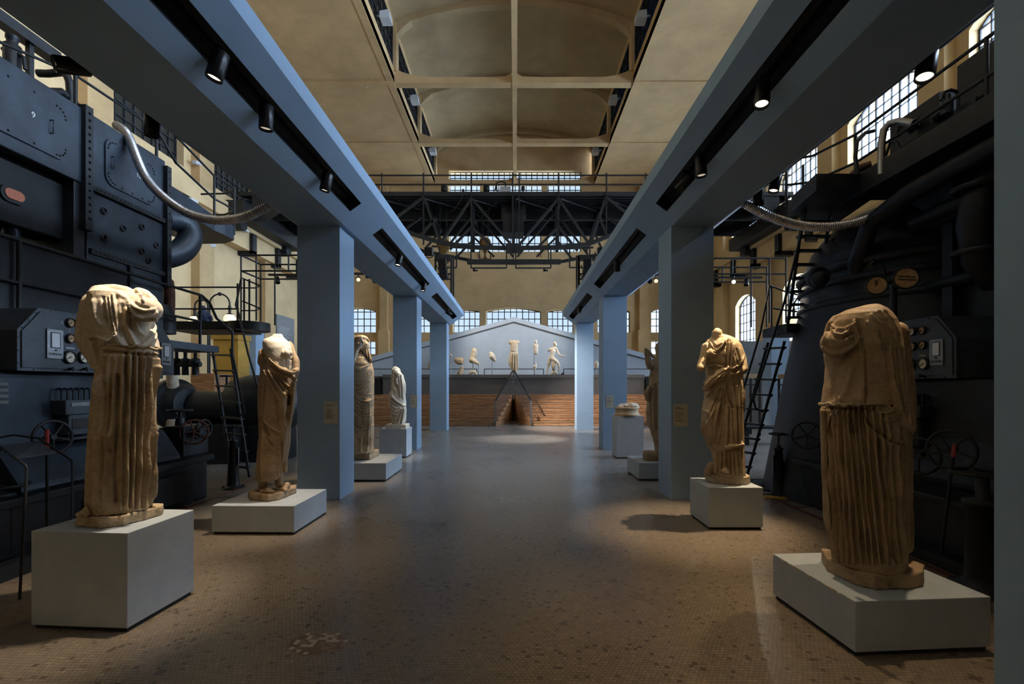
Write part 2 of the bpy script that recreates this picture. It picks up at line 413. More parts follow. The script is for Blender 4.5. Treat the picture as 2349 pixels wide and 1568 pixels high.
# left wall
b = MB(); b.box(-XW - 0.7, -XW, YB, YF + .7, 0, ZC + .3); lw = struct(b.build('wall_left', M['wall'], origin=(0, 0, 0)))
cut = MB()
for y in YS[:3]: cutwin('left', y, 3.2, 10.0, 11.9, 0.0, -XW)
boolean_cut(lw, cut)
for y in YS[:3]: window('left', y, 3.2, 10.0, 11.9, 0.0, 8, 4, dark=True, wallpos=-XW)
# far wall
KF = YF / F
def fx(px): return (px - CX) * KF
def fz(py): return EYE + (CY - py) * KF
b = MB(); b.box(-XW - .7, XW + .7, YF, YF + .7, 0, ZC + 4.2); fw = struct(b.build('wall_far', M['farwall'], origin=(0, 0, 0)))
cut = MB(); far = []
for x0, x1, n, r in ((788, 862, 5, .25), (912, 986, 5, .25), (1039, 1101, 5, .12), (1115, 1241, 9, .25), (1256, 1316, 5, .12), (1371, 1447, 5, .25), (1494, 1568, 5, .25)):
    far.append((fx((x0 + x1) / 2), fx(x1) - fx(x0), fz(762), fz(714), r, n, 3))
for x0, x1 in ((820, 861), (1494, 1535)): far.append((fx((x0 + x1) / 2), fx(x1) - fx(x0), fz(812), fz(782), 0, 3, 2))
for x0, x1, n in ((1031, 1101, 5), (1116, 1241, 9), (1256, 1333, 5)): far.append((fx((x0 + x1) / 2), fx(x1) - fx(x0), fz(577), fz(470), 0, n, 5))
far.append((fx(1182), fx(1334) - fx(1030), fz(446), fz(391), 0, 24, 4))
for c, w, z0, z1, r, nx, ny in far: cutwin('far', c, w, z0, z1, r, YF)
boolean_cut(fw, cut)
for c, w, z0, z1, r, nx, ny in far: window('far', c, w, z0, z1, r, nx, ny, light=34 * w * (z1 - z0) , wallpos=YF)
b = MB(); b.box(-XW, XW, YB - .3, YB, 0, ZC + .3); struct(b.build('wall_back', M['farwall']))
# ceiling slab with the lantern opening, vault and lantern side walls
LX0, LX1 = -5.42, 5.25
TD = [5.25, 10.5, 15.75, 21.0, 26.25, 31.5]
b = MB()
b.box(-XW - .7, LX0, YB, YF, ZC, ZC + .3); b.box(LX1, XW + .7, YB, YF, ZC, ZC + .3)
b.box(LX0, LX1, YB, -1, ZC, ZC + .3)
# faint raised transverse ribs on the slab underside
for d in TD:
    b.box(-XW, LX0, d - .15, d + .2, ZC - .05, ZC); b.box(LX1, XW, d - .15, d + .2, ZC - .05, ZC)
struct(b.build('ceiling', M['ceil'], origin=(0, 0, 0)))
# flaked paint patches
b = MB()
for i in range(11):
    c = P(835 + random.random() * 55, 193 + random.random() * 22, 20.3 + random.random()); c.z = ZC - 0.012
    b.add([c + Vector((random.uniform(-.14, .14), random.uniform(-.12, .12), random.uniform(-.05, 0))) for _ in range(4)], [(0, 1, 2, 3)])
struct(lab(b.build('trim_1', M['wall']), 'curled flakes of paint peeling off the ceiling left of the lantern'))
# vault
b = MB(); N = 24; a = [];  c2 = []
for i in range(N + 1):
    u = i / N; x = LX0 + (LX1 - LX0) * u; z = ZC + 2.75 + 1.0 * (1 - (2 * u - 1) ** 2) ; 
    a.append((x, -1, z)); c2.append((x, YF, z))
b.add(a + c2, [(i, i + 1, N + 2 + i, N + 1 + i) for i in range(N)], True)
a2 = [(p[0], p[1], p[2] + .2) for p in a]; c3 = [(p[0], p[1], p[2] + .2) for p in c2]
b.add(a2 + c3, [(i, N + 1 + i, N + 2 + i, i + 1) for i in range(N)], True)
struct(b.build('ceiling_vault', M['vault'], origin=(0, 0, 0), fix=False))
# lantern side walls with openings
for s, X, nm in ((-1, LX0, 'wall_lantern_left'), (1, LX1, 'wall_lantern_right')):
    b = MB(); x0, x1 = (X - .3, X) if s < 0 else (X, X + .3)
    b.box(x0, x1, -1, YF, ZC - .02, ZC + .62); b.box(x0, x1, -1, YF, ZC + 2.45, ZC + 2.95)
    for d in TD: b.box(x0 - (0 if s < 0 else .12), x1 + (.12 if s < 0 else 0), d - .12, d + .32, ZC + .5, ZC + 2.6)
    struct(b.build(nm, M['ceil'], origin=(0, 0, 0)))
    for k in range(len(TD) - 1):
        y0 = TD[k] + .32; y1 = TD[k + 1] - .12
        if y0 < 10: continue
        window('left' if s < 0 else 'right', (y0 + y1) / 2, y1 - y0, ZC + .62, ZC + 2.45, 0, 8, 3, dark=(s < 0), gm=M['glassblue'], light=(0 if s < 0 else 60), wallpos=X - s * .25, lcol=(0.75, 0.88, 1.0))
# tie beams, ribs and central beam
for k, d in enumerate(TD[2:]):
    b = MB(); N = 28; T = []; 
    top = []; 
    for i in range(N + 1):
        u = i / N; x = LX0 + (LX1 - LX0) * u
        e = min(u, 1 - u) * (LX1 - LX0); m = abs(u - .5) * (LX1 - LX0)
        h = .26 + .38 * max(0, 1 - e / 1.5) ** 2 + .25 * max(0, 1 - m / .55) ** 2
        top.append((x, h))
    vs = []; fs = []
    for x, h in top:
        vs += [(x, d, ZC), (x, d + .38, ZC), (x, d + .38, ZC + h), (x, d, ZC + h)]
    for i in range(N):
        o = 4 * i
        for q in range(4): fs.append((o + q, o + (q + 1) % 4, o + 4 + (q + 1) % 4, o + 4 + q))
    b.add(vs, fs)
    struct(b.build('trim_tie_beam', M['ceil']))
    b = MB(); vs = []; fs = []
    for i in range(N + 1):
        u = i / N; x = LX0 + (LX1 - LX0) * u; z = ZC + 2.75 + (1 - (2 * u - 1) ** 2)
        h = .28 + .45 * max(0, 1 - min(u, 1 - u) / .06) 
        vs += [(x, d - .05, z - h), (x, d + .3, z - h), (x, d + .3, z + .05), (x, d - .05, z + .05)]
    for i in range(N):
        o = 4 * i
        for q in range(4): fs.append((o + q, o + (q + 1) % 4, o + 4 + (q + 1) % 4, o + 4 + q))
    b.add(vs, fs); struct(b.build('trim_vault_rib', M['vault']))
b = MB(); b.box(-.16, .06, -1, YF - .1, ZC - .02, ZC + .3); struct(b.build('trim_ridge_beam', M['ceil']))
# pilasters and string courses
def pil(name, x0, x1, y0, y1, z0, z1, m): 
    b = MB(); b.box(x0, x1, y0, y1, z0, z1); struct(b.build(name, m))
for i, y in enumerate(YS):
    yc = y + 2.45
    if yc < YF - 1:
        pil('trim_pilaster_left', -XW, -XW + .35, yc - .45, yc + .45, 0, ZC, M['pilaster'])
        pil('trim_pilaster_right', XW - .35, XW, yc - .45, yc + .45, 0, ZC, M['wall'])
for x0, x1 in ((874, 891), (1465, 1485)):
    pil('trim_pilaster_far', fx(x0), fx(x1), YF - .3, YF, fz(758), ZC, M['farwall'])
    pil('trim_pilaster_far', fx(x0) - .1, fx(x1) + .1, YF - .38, YF, 0, fz(758), M['farwall'])
for x0, x1 in ((1101.5, 1115), (1242, 1255.5)):
    pil('trim_pilaster_far', fx(x0), fx(x1), YF - .15, YF, fz(590), ZC, M['farwall'])
# crane runway: concrete band along both side walls on black brackets
for s, nm in ((-1, 'left'), (1, 'right')):
    b = MB(); x0, x1 = sorted((s * XW, s * (XW - .75)))
    b.box(x0, x1, YB, YF, 8.55, 9.25); x0, x1 = sorted((s * XW, s * (XW - .55))); b.box(x0, x1, YB, YF, 7.75, 8.56)
    struct(b.build('trim_runway_' + nm, M['wall']))
    for kk_, yy in enumerate((17.4, 19.7, 22.0, 24.3, 26.6) if s < 0 else (19.7, 22.0, 24.3, 26.6, 28.9)):
        b = MB(); xa, xb = sorted((s * (XW - .55), s * (XW - .72)))
        b.box(xa, xb, yy - .16, yy + .16, 7.62, 8.55); xa, xb = sorted((s * (XW - .0), s * (XW - .72)))
        b.box(xa, xb, yy - .16, yy + .16, 7.55, 7.76)
        tag(b.build('runway_bracket', M['iron']), 'black steel angle bracket under the %s wall crane runway, %s' % (nm, ('the nearest one in view', 'second from the camera', 'the middle one of five', 'second from the far end', 'the farthest one in view')[kk_]), 'bracket', 'runway brackets on the %s wall' % nm)
# world
w = bpy.data.worlds.new('sky'); SC.world = w; w.use_nodes = True
nt = w.node_tree; bg = nt.nodes['Background']; tc = nt.nodes.new('ShaderNodeTexCoord'); sx = nt.nodes.new('ShaderNodeSeparateXYZ')
nt.links.new(tc.outputs['Generated'], sx.inputs[0])
mr = nt.nodes.new('ShaderNodeFloatCurve'); cv = mr.mapping.curves[0]      # sky strength shaped by direction, raised rightwards to light the hall
cv.points[0].location = (0, SKY[0] / 100); cv.points[1].location = (1, SKY[3] / 100)
for x_, y_ in ((.2, SKY[0]), (.5, SKY[1]), (.85, SKY[2])): cv.points.new(x_, y_ / 100)
for p_ in cv.points: p_.handle_type = 'VECTOR'
mr.mapping.update(); ml = nt.nodes.new('ShaderNodeMath'); ml.operation = 'MULTIPLY'; ml.inputs[1].default_value = 100
nt.links.new(sx.outputs['X'], mr.inputs['Value']); nt.links.new(mr.outputs[0], ml.inputs[0]); nt.links.new(ml.outputs[0], bg.inputs['Strength'])
bg.inputs[0].default_value = (0.67, 0.81, 1.0, 1)
# camera
cam = bpy.data.cameras.new('camera'); co = bpy.data.objects.new('camera', cam); COL.objects.link(co); SC.camera = co
co.location = (0, 0, EYE); co.rotation_euler = (PI / 2, 0, 0); cam.sensor_width = 36; cam.lens = 36 * F / 2349
cam.shift_x = -(CX - 1174.5) / 2349; cam.shift_y = (CY - 784) / 2349; cam.clip_start = 0.05; cam.clip_end = 200
SC.view_settings.view_transform = 'Standard'; SC.view_settings.look = 'None'; SC.view_settings.gamma = 1; SC.view_settings.exposure = 0.0
# ------------------------------------------------------------------ blue columns, beams, track lamps
def text_lines(b, x0, x1, zt, zb, y, n, rnd, ax='x', t=0.004):
    for i in range(n):
        if rnd.random() < 0.18 and i: continue
        z = zt - (zt - zb) * (i + .5) / n; L = (x1 - x0) * rnd.uniform(.45, .95)
        if ax == 'x': b.box(x0, x0 + L, y - .002, y, z - t / 2, z + t / 2)
COLS = {}
def column(x0, x1, y0, y1, h, label, plaque=None):
    c = thing('blue_column', ((x0 + x1) / 2, (y0 + y1) / 2, 0), label, 'column')
    b = MB(); b.box(x0, x1, y0, y1, 0, h); b.build('shaft', M['blue'], parent=c, bevel=.004)
    if plaque:
        pl = thing('caption_plaque', ((plaque[0] + plaque[1]) / 2, y0, plaque[2]), plaque[4], 'plaque')
        b = MB(); b.box(plaque[0], plaque[1], y0 - .008, y0, plaque[2], plaque[3]); b.build('card', M['label'], parent=pl)
        b = MB(); rnd = random.Random(x0); w = plaque[1] - plaque[0]; h_ = plaque[3] - plaque[2]
        text_lines(b, plaque[0] + w * .12, plaque[1] - w * .1, plaque[3] - h_ * .12, plaque[3] - h_ * .30, y0 - .0085, 3, rnd, t=.006)
        text_lines(b, plaque[0] + w * .12, plaque[1] - w * .1, plaque[3] - h_ * .34, plaque[3] - h_ * .8, y0 - .0085, 9, rnd)
        b.build('printed_text', M['ink_and_shade'], parent=pl)
    return c
LXa, LXb, RXa, RXb = -2.87, -2.31, 2.04, 2.60
def pq(x0, x1, y0, y1, d, l): a = P(x0, y1, d); q = P(x1, y0, d); return (a.x, q.x, a.z, q.z, l)
column(LXa, LXb, 6.18, 6.73, 3.6, 'tall square blue column on the left, nearest one in full view, with a cream plaque', pq(743.5, 775, 920, 971, 6.18, 'cream caption plaque on the nearest left blue column'))
column(LXa, LXb, 11.0, 11.55, 3.6, 'square blue column on the left behind the small white statue', pq(941, 957, 906, 934, 11.0, 'small caption plaque on the blue column behind the small white statue'))
column(LXa, LXb, 15.73, 16.28, 3.6, 'farthest light blue column of the left row by the wooden bleachers')
column(RXa, RXb, 1.46, 2.01, 3.6, 'dark grey column cut off by the right edge of the picture')
column(RXa, RXb, 6.18, 6.73, 3.6, 'tall square blue column on the right behind the draped female statue', pq(1545, 1577, 926, 977, 6.18, 'cream caption plaque on the right blue column beside the draped female statue'))
column(RXa, RXb, 11.0, 11.55, 3.6, 'square blue column on the right behind the round altar fragment', pq(1390, 1407, 907, 935, 11.0, 'small white caption plaque on the blue column behind the round altar fragment'))
column(RXa, RXb, 15.73, 16.28, 3.6, 'farthest light blue column of the right row by the wooden bleachers')
column(-9.23, -8.67, 15.7, 16.25, 3.55, 'short blue column far left behind the iron ladder')
column(8.47, 9.05, 15.6, 16.15, 3.4, 'short bright blue column far right behind the black ladder')

SLOTS = [(-1.2, 5.97), (6.9, 10.7), (11.7, 15.7)]
def beam(name, mir, sec, label, bt):
    # sec: bottom outer x, bottom inner x, inner edge x, outer edge x
    bo, bi, ie, oe = sec; z0, z1, z2 = 3.60, 3.92, 4.07
    r = thing(name, (bi, 7.5, z0), label, 'beam')
    def lerp(a, c, t): return (a[0] + (c[0] - a[0]) * t, a[1] + (c[1] - a[1]) * t)
    def notch(a, c):
        p, q = lerp(a, c, .33), lerp(a, c, .65)
        nx, nz = -(c[1] - a[1]), (c[0] - a[0]); L = math.hypot(nx, nz); nx /= L; nz /= L
        if nz < 0: nx, nz = -nx, -nz
        dp = .13
        return [p, (p[0] + nx * dp, p[1] + nz * dp), (q[0] + nx * dp, q[1] + nz * dp), q]
    A, B, C, D, E, G = (bo, z0), (bi, z0), (ie, z1), (ie, z2), (oe, z2), (oe, z1)
    ni = notch(B, C); no = notch(A, G)
    plain = [A, B, C, D, E, G]
    cutp = [A, B] + ni + [C, D, E, G] + no[::-1]
    b = MB(); cuts = []
    ys = [-1.5]
    segs = []; cur = -1.5
    for s0, s1 in SLOTS: segs.append((cur, s0, plain)); segs.append((s0, s1, cutp)); cur = s1
    segs.append((cur, 16.3, plain))
    for y0, y1, pl in segs:
        if y1 <= y0: continue
        vs = [(x, y, z) for y in (y0, y1) for x, z in pl]; n = len(pl)
        b.add(vs, [(k, (k + 1) % n, n + (k + 1) % n, n + k) for k in range(n)])
    b.add([(x, -1.5, z) for x, z in plain], [tuple(range(6))]); b.add([(x, 16.3, z) for x, z in plain], [tuple(range(6))])
    for s0, s1 in SLOTS:
        for nn in (ni, no):
            for y in (s0, s1): b.add([(x, y, z) for x, z in nn], [(0, 1, 2, 3)])
    b.build('casing', M['blue'], parent=r, fix=False)
    for nn, side in ((ni, 'inner'), (no, 'outer')):
        for s0, s1 in SLOTS:
            b = MB(); cx = sum(p[0] for p in nn) / 4; cz = sum(p[1] for p in nn) / 4
            q = [(p[0] + (cx - p[0]) * .03, p[1] + (cz - p[1]) * .03) for p in nn]
            for k in range(3):
                b.add([(q[k][0], s0 + .002, q[k][1]), (q[k + 1][0], s0 + .002, q[k + 1][1]), (q[k + 1][0], s1 - .002, q[k + 1][1]), (q[k][0], s1 - .002, q[k][1])], [(0, 1, 2, 3)])
            for y in (s0 + .002, s1 - .002): b.add([(x, y, z) for x, z in q], [(0, 1, 2, 3)])
            sl = b.build('slot_lining', M['slot'], parent=r, fix=False)
            m = lerp(q[1], q[2], .5); b = MB(); ix = cx - m[0]; iz = cz - m[1]; L = math.hypot(ix, iz)
            p = Vector((m[0] + ix / L * .02, 0, m[1] + iz / L * .02))
            b.bar((p.x, s0 + .15, p.z), (p.x, s1 - .15, p.z), .035, .03); b.build('lighting_track', M['black'], parent=sl)
    return r, lerp(lerp(B, C, .49), lerp(B, C, .49), 0), lerp(lerp(A, G, .49), lerp(A, G, .49), 0)
_, LIN, LOUT = beam('ceiling_beam', 0, (-2.85, -2.25, -1.80, -3.30), 'long light blue angular beam with black light slots, over the left columns', 0)
_, RIN, ROUT = beam('ceiling_beam', 1, (2.62, 2.06, 1.62, 3.06), 'long dark grey angular beam with black light slots, over the right columns', 0)

SPOT = 4.2
def spotlight(p, target, label, energy=0, angle=46, col=(1.0, 0.78, 0.52), lensm=None, size=.055, L=.19, group=None, blend=.85, rad=0.03):
    p = Vector(p); t = Vector(target); d = (t - p).normalized()
    r = thing('spotlight', p, label, 'spotlight', group)
    b = MB(); a = p - d * L * .45; e = p + d * L * .55
    b.rings([(a, size * .9), (a + d * .008, size), (e - d * .004, size), (e, size * .97)], 24, False)
    b.rings([(a - d * .0005, size * .9), (a, .001)], 24, False)
    b.rings([(e, size * .97), (e - d * .002, size * .86), (e - d * .03, size * .8)], 24, False)
    b.build('lamp_body', M['lamp'], parent=r, fix=False)
    b = MB(); b.cyl(e - d * .024, e - d * .02, size * .8, n=20); b.build('lamp_lens', lensm or M['lens'], parent=r)
    b = MB(); up = p + Vector((0, 0, .10)); b.cyl(p - d * .02, up, .009, n=8); b.cyl(up - Vector((0, 0, .01)), up + Vector((0, 0, .025)), .02, n=10); b.build('swivel_bracket', M['lamp'], parent=r)
    if energy > 0:
        S = bpy.data.lights.new('spot_beam', 'SPOT'); S.energy = energy * SPOT; S.color = col; S.spot_size = math.radians(angle); S.spot_blend = blend; S.shadow_soft_size = rad
        o = bpy.data.objects.new('spot_beam', S); COL.objects.link(o); o.location = e + d * .012
        o.rotation_euler = d.to_track_quat('-Z', 'Y').to_euler()
    return r
def on(track, d, drop=.07): return (track[0], d, track[1] - drop)
W1 = (1.0, 0.80, 0.56)
W1 = (1.0, 0.74, 0.46)
spotlight(on(LIN, 3.21), (-2.64, 3.14, 1.5), 'black cylinder spotlight nearest the camera, in the slot of the left beam', 90, 42, (1, .83, .63))
spotlight(on(LIN, 3.83), (-2.3, 4.1, 0), 'black cylinder spotlight second along the left beam slot', 24, 50, (1, .70, .38), M['lensoff'])
spotlight(on(LIN, 5.05), (-2.55, 5.1, 1.45), 'black cylinder spotlight third along the left beam slot, before the nearest left column', 90, 38, (1, .82, .62))
spotlight(on(LIN, 8.2), (-2.5, 7.75, 1.4), 'black cylinder spotlight in the middle slot of the left beam, the nearer of two', 75, 38, W1)
spotlight(on(LIN, 10.4), (-2.52, 10.0, 1.1), 'black cylinder spotlight in the middle slot of the left beam, the farther of two', 60, 34, (1, .9, .75))
spotlight(on(LIN, 14.2), (3.3, 17.6, .5), 'small black spotlight in the farthest slot of the left beam', 640, 56, (1, .90, .8), M['lensoff'])
spotlight(on(RIN, 3.52), (1.3, 2.9, 0), 'black cylinder spotlight glowing in the slot of the right beam, nearest the camera', 34, 52, (1, .72, .42))
spotlight(on(RIN, 4.69), (2.05, 4.6, 0), 'black cylinder spotlight second along the right beam slot', 10, 50, W1, M['lensoff'])
spotlight(on(RIN, 5.12, .04), (1.2, 5.9, 3.0), 'black spotlight turned away in the right beam slot, just before its end', 0, lensm=M['slot'])
spotlight(on(RIN, 8.57), (2.33, 9.8, 1.0), 'black cylinder spotlight in the middle slot of the right beam', 13, 30, W1, M['lensoff'])
spotlight(on(RIN, 13.5), (.3, 13.3, 0), 'small black spotlight in the farthest slot of the right beam', 160, 40, (1, .9, .78), M['lensoff'])
spotlight(on(LOUT, 3.27, .04), (-4.0, 2.2, 3.25), 'black spotlight shining outward from the outer side of the left beam, over the engine', 14, 60, W1)
spotlight(on(LOUT, 3.97, .05), (-3.3, 4.2, 1.0), 'dark spotlight on the outer side of the left beam before the dark windows', 0, lensm=M['slot'])
spotlight(on(ROUT, 3.25, .03), (2.3, 2.95, 1.4), 'large lit black spotlight hanging outside the right beam near the top right', 36, 40, W1, size=.06, L=.22)
spotlight(on(ROUT, 5.14, .04), (2.25, 5.05, 1.35), 'lit black spotlight outside the right beam by the upper window, the nearer of two', 150, 40, W1)
spotlight(on(ROUT, 5.5, .05), (3.4, 6.3, 2.0), 'dark spotlight outside the right beam by the upper window, the farther of two', 0, lensm=M['slot'])

# ------------------------------------------------------------------ pedestals
PED = {}
def pedestal(key, x0, x1, y0, y1, h, label, rot=0, pivot=None):
    r = thing('display_pedestal', ((x0 + x1) / 2, (y0 + y1) / 2, 0), label, 'pedestal')
    b = MB(); b.box(x0, x1, y0, y1, .025, h); o = b.build('block', M['pedestal'], parent=r, bevel=.004)
    b = MB(); b.box(x0 + .015, x1 - .015, y0 + .015, y1 - .015, 0, .03); b.build('recessed_base', M['shadow_gap'], parent=r)
    r.rotation_euler.z = math.radians(rot); PED[key] = r; return r
pedestal('L1', -2.97, -2.34, 2.88, 3.42, .605, 'tall grey-white pedestal under the large headless statue at left front', -4)
pedestal('L2', -3.06, -2.22, 4.74, 5.52, .29, 'low white pedestal under the bare chested male torso statue', -1)
pedestal('L3', -2.95, -2.03, 7.37, 8.40, .286, 'low white pedestal under the bearded statue, behind the nearest left column')
pedestal('L4', -2.83, -2.27, 9.78, 10.30, .60, 'small cube pedestal with a bright side under the small white statue')
pedestal('R1', 1.85, 2.66, 2.63, 3.37, .308, 'low wide grey pedestal with chipped edge under the large statue at right front', 4)
pedestal('R2', 2.01, 2.575, 4.90, 5.43, .44, 'grey pedestal under the draped female statue before the right column')
pedestal('R3', 1.94, 2.78, 7.43, 8.20, .28, 'low dark pedestal half hidden behind the right column')
pedestal('R4', 2.07, 2.63, 9.67, 10.12, .877, 'tall narrow dark grey pedestal under the round altar fragment')
# chipped paint on the right front pedestal edge
b = MB(); rnd = random.Random(4)
for k in range(14):
    t = rnd.uniform(.12, .85); y = 3.37 - .74 * t; x = 1.85
    v = Vector((x - 2.255, y - 3.0, 0)); v.rotate(Matrix.Rotation(math.radians(4), 3, 'Z')); L = rnd.uniform(.01, .04)
    b.obox((2.255 + v.x, 3.0 + v.y, .302 + rnd.uniform(-.004, .003)), (.0025, L, rnd.uniform(.002, .006)))
o = b.build('chipped_edge', M['label'], parent=None, origin=(0,0,0)); o.parent = PED['R1']; o.matrix_parent_inverse = Matrix.Rotation(math.radians(-4), 4, 'Z') @ Matrix.Translation((-2.255, -3.0, 0))

# floor repair patch
rnd = random.Random(3); c = P(722, 1478, 1.5 * F / (1478 - CY)); b = MB(); mi = []; keep = {}
for i in range(-7, 7):
    for j in range(-5, 6):
        if (i / 6.8) ** 2 + (j / 5.2) ** 2 > 1 - rnd.random() * .3: continue
        x = c.x + i * .0255; y = c.y + j * .0255
        b.add([(x, y, .0015), (x + .0255, y, .0015), (x + .0255, y + .0255, .0015), (x, y + .0255, .0015)], [(0, 1, 2, 3)]); mi.append(0 if rnd.random() < .4 and (i < 0 or j > 0) else 1 + (rnd.random() < .3))
t = b.build('floor_patch', [M['tilepale'], M['tilered'], M['tilemid']], fix=False)
bm = bmesh.new(); bm.from_mesh(t.data)
for f_, k_ in zip(bm.faces, mi): f_.material_index = k_
bmesh.ops.remove_doubles(bm, verts=bm.verts, dist=1e-4); bm.to_mesh(t.data); bm.free()
tag(t, 'patch of mismatched pale and brown mosaic tiles in the foreground floor', 'floor patch')

# ------------------------------------------------------------------ bleachers, platform, pediment
XC = -.09
def bleacher(sx, label):
    r = thing('wooden_bleacher', (sx * 3, 18.5, 0), label, 'bleacher')
    n = 7; rh = 1.12 / n; td = .33; xe = 5.9
    for i in range(n):
        z0, z1 = rh * i, rh * (i + 1); y0 = 17.5 + td * i; y1 = 17.5 + td * n + .2
        xi = .62 * (1 - (i + .0) / (n)) + .03
        b = MB()
        ya = y0
        poly = [(XC + sx * xe, ya), (XC + sx * xi, ya), (XC + sx * (xi * .0 + .03), 17.5 + td * n), (XC + sx * .03, y1), (XC + sx * xe, y1)]
        b.prism([(x, y, z0 + (.006 if i else 0)) for x, y in poly], (0, 0, z1 - z0 - .006))
        b.box(min(XC + sx * xe, XC + sx * xi), max(XC + sx * xe, XC + sx * xi), y0 - .025, y0 + .02, z1 - .03, z1 + .002)
        o_ = b.build('step', M['wood'], parent=r)
        b = MB(); b.box(min(XC + sx * xe, XC + sx * (xi + .01)), max(XC + sx * xe, XC + sx * (xi + .01)), y0 - .012, y0 - .001, z0 + .004, z0 + .016); b.build('painted_nosing_shade', M['ink_and_shade'], parent=o_)  # dark strip standing in for the shade under each nosing
    return r
bleacher(-1, 'dark brown wooden bleacher steps left of the centre notch')
bleacher(1, 'light orange wooden bleacher steps right of the centre notch')
# handrails
for sx, l in ((-1, 'left steel stair railing rising along the bleacher notch'), (1, 'right steel stair railing rising along the bleacher notch')):
    a0 = Vector((XC + sx * .66, 17.45, 0)); e0 = Vector((XC + sx * .04, 19.7, 1.12))
    r = thing('stair_railing', a0, l, 'railing')
    b = MB(); b.bar(a0, a0 + Vector((0, 0, .95)), .06, .06); b.build('end_post', M['steel'], parent=r)
    b = MB(); b.bar(a0 + Vector((0, 0, .93)), e0 + Vector((0, 0, 1.0)), .045, .035); b.build('handrail', M['iron'], parent=r)
    for k in range(1, 6):
        t = k / 6.5
        b = MB(); b.cyl(a0 + Vector((0, 0, .95 * (1 - t))), e0 + Vector((0, 0, 1.0 - .95 * t)) , .008, n=6); b.build('rod', M['steel'], parent=r)
b = MB(); b.bar((XC, 19.72, .9), (XC, 19.72, 2.12), .06); 
for k in range(4): b.box(XC - .045, XC + .045, 19.68, 19.76, 1.9 - k * .25, 1.93 - k * .25)
tag(b.build('railing_post', M['steel']), 'bright steel post at the top of the bleacher notch where both railings meet', 'post')
# grey parapet and stage
b = MB(); b.box(-7.5, 7.5, 20.0, 24.5, 0, 1.90); struct(b.build('trim_stage', M['grey']))
b = MB(); b.box(-5.6, 5.42, 19.85, 20.05, 1.10, 1.80); b.box(-5.6, 5.42, 19.80, 20.1, 1.815, 1.965); b.box(-5.6, 5.42, 19.83, 20.0, 1.74, 1.80)
tag(b.build('grey_parapet', M['grey'], bevel=.004), 'long dark grey parapet wall with ledge above the wooden bleachers', 'parapet')
for x0, x1, s in ((-7.3, -5.72, 'left'), (5.5, 7.3, 'right')):
    b = MB(); b.box(x0, x1, 19.9, 20.0, 1.05, 1.8)
    for z in (1.25, 1.5, 1.8): b.bar((x0, 19.8, z), (x1, 19.8, z), .03)
    for x in (x0 + .03, x1 - .03): b.bar((x, 19.8, 0), (x, 19.8, 1.85), .06)
    tag(b.build('side_railing', M['iron']), 'dark metal railing panel at the %s end of the grey parapet' % s, 'railing')
# pediment wall
ap = P(1180, 727.7, 22.5); k = .28
b = MB(); hw = 8.0
outl = [(XC - hw, 0), (XC + hw, 0), (XC + hw, ap.z - k * hw), (XC, ap.z), (XC - hw, ap.z - k * hw)]
b.prism([(x, 22.5, z) for x, z in outl], (0, .35, 0))
pd = thing('pediment_wall', (XC, 22.5, 1.9), 'pale blue gable shaped partition wall behind the statue group', 'partition wall')
b.build('panel', M['pedi'], parent=pd)
for s in (-1, 1):
    b = MB(); q = [(XC, ap.z + .0), (XC + s * hw, ap.z - k * hw), (XC + s * hw, ap.z - k * hw - .22), (XC, ap.z - .22)]
    b.prism([(x, 22.42, z + .012) for x, z in q], (0, .075, 0)); b.build('cornice', M['pedi'], parent=pd)
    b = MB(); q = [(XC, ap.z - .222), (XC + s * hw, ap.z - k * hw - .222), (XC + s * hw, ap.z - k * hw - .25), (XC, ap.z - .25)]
    b.prism([(x, 22.45, z) for x, z in q], (0, .05, 0)); b.build('painted_cornice_shade', M['ink_and_shade'], parent=pd)  # solid dark strip painting the shade below the cornice
# low barriers in front of the pediment
for x0, x1, s, pr in ((857, 1094, 'left of the twisted torso', 1), (1111, 1247, 'behind the armoured torso', 1), (1293, 1500, 'behind the striding youth', 0)):
    a = P(x0, 846, 21.9); c = P(x1, 846, 21.9)
    b = MB(); b.bar(a, c, .035); b.bar((c.x, c.y, 1.9), c, .035); b.bar((a.x, a.y, 1.9), a, .035)
    tag(b.build('low_barrier', M['iron']), 'thin black barrier rail on the stage ' + s, 'barrier')
# ------------------------------------------------------------------ statues (sculpted: lofts + limbs -> voxel remesh -> carved folds)
SC.cycles.max_bounces = 7; SC.cycles.diffuse_bounces = 4; SC.cycles.glossy_bounces = 3; SC.cycles.transparent_max_bounces = 10
SC.cycles.caustics_reflective = False; SC.cycles.caustics_refractive = False
SC.cycles.use_adaptive_sampling = True; SC.cycles.adaptive_threshold = 0.035; SC.cycles.adaptive_min_samples = 16

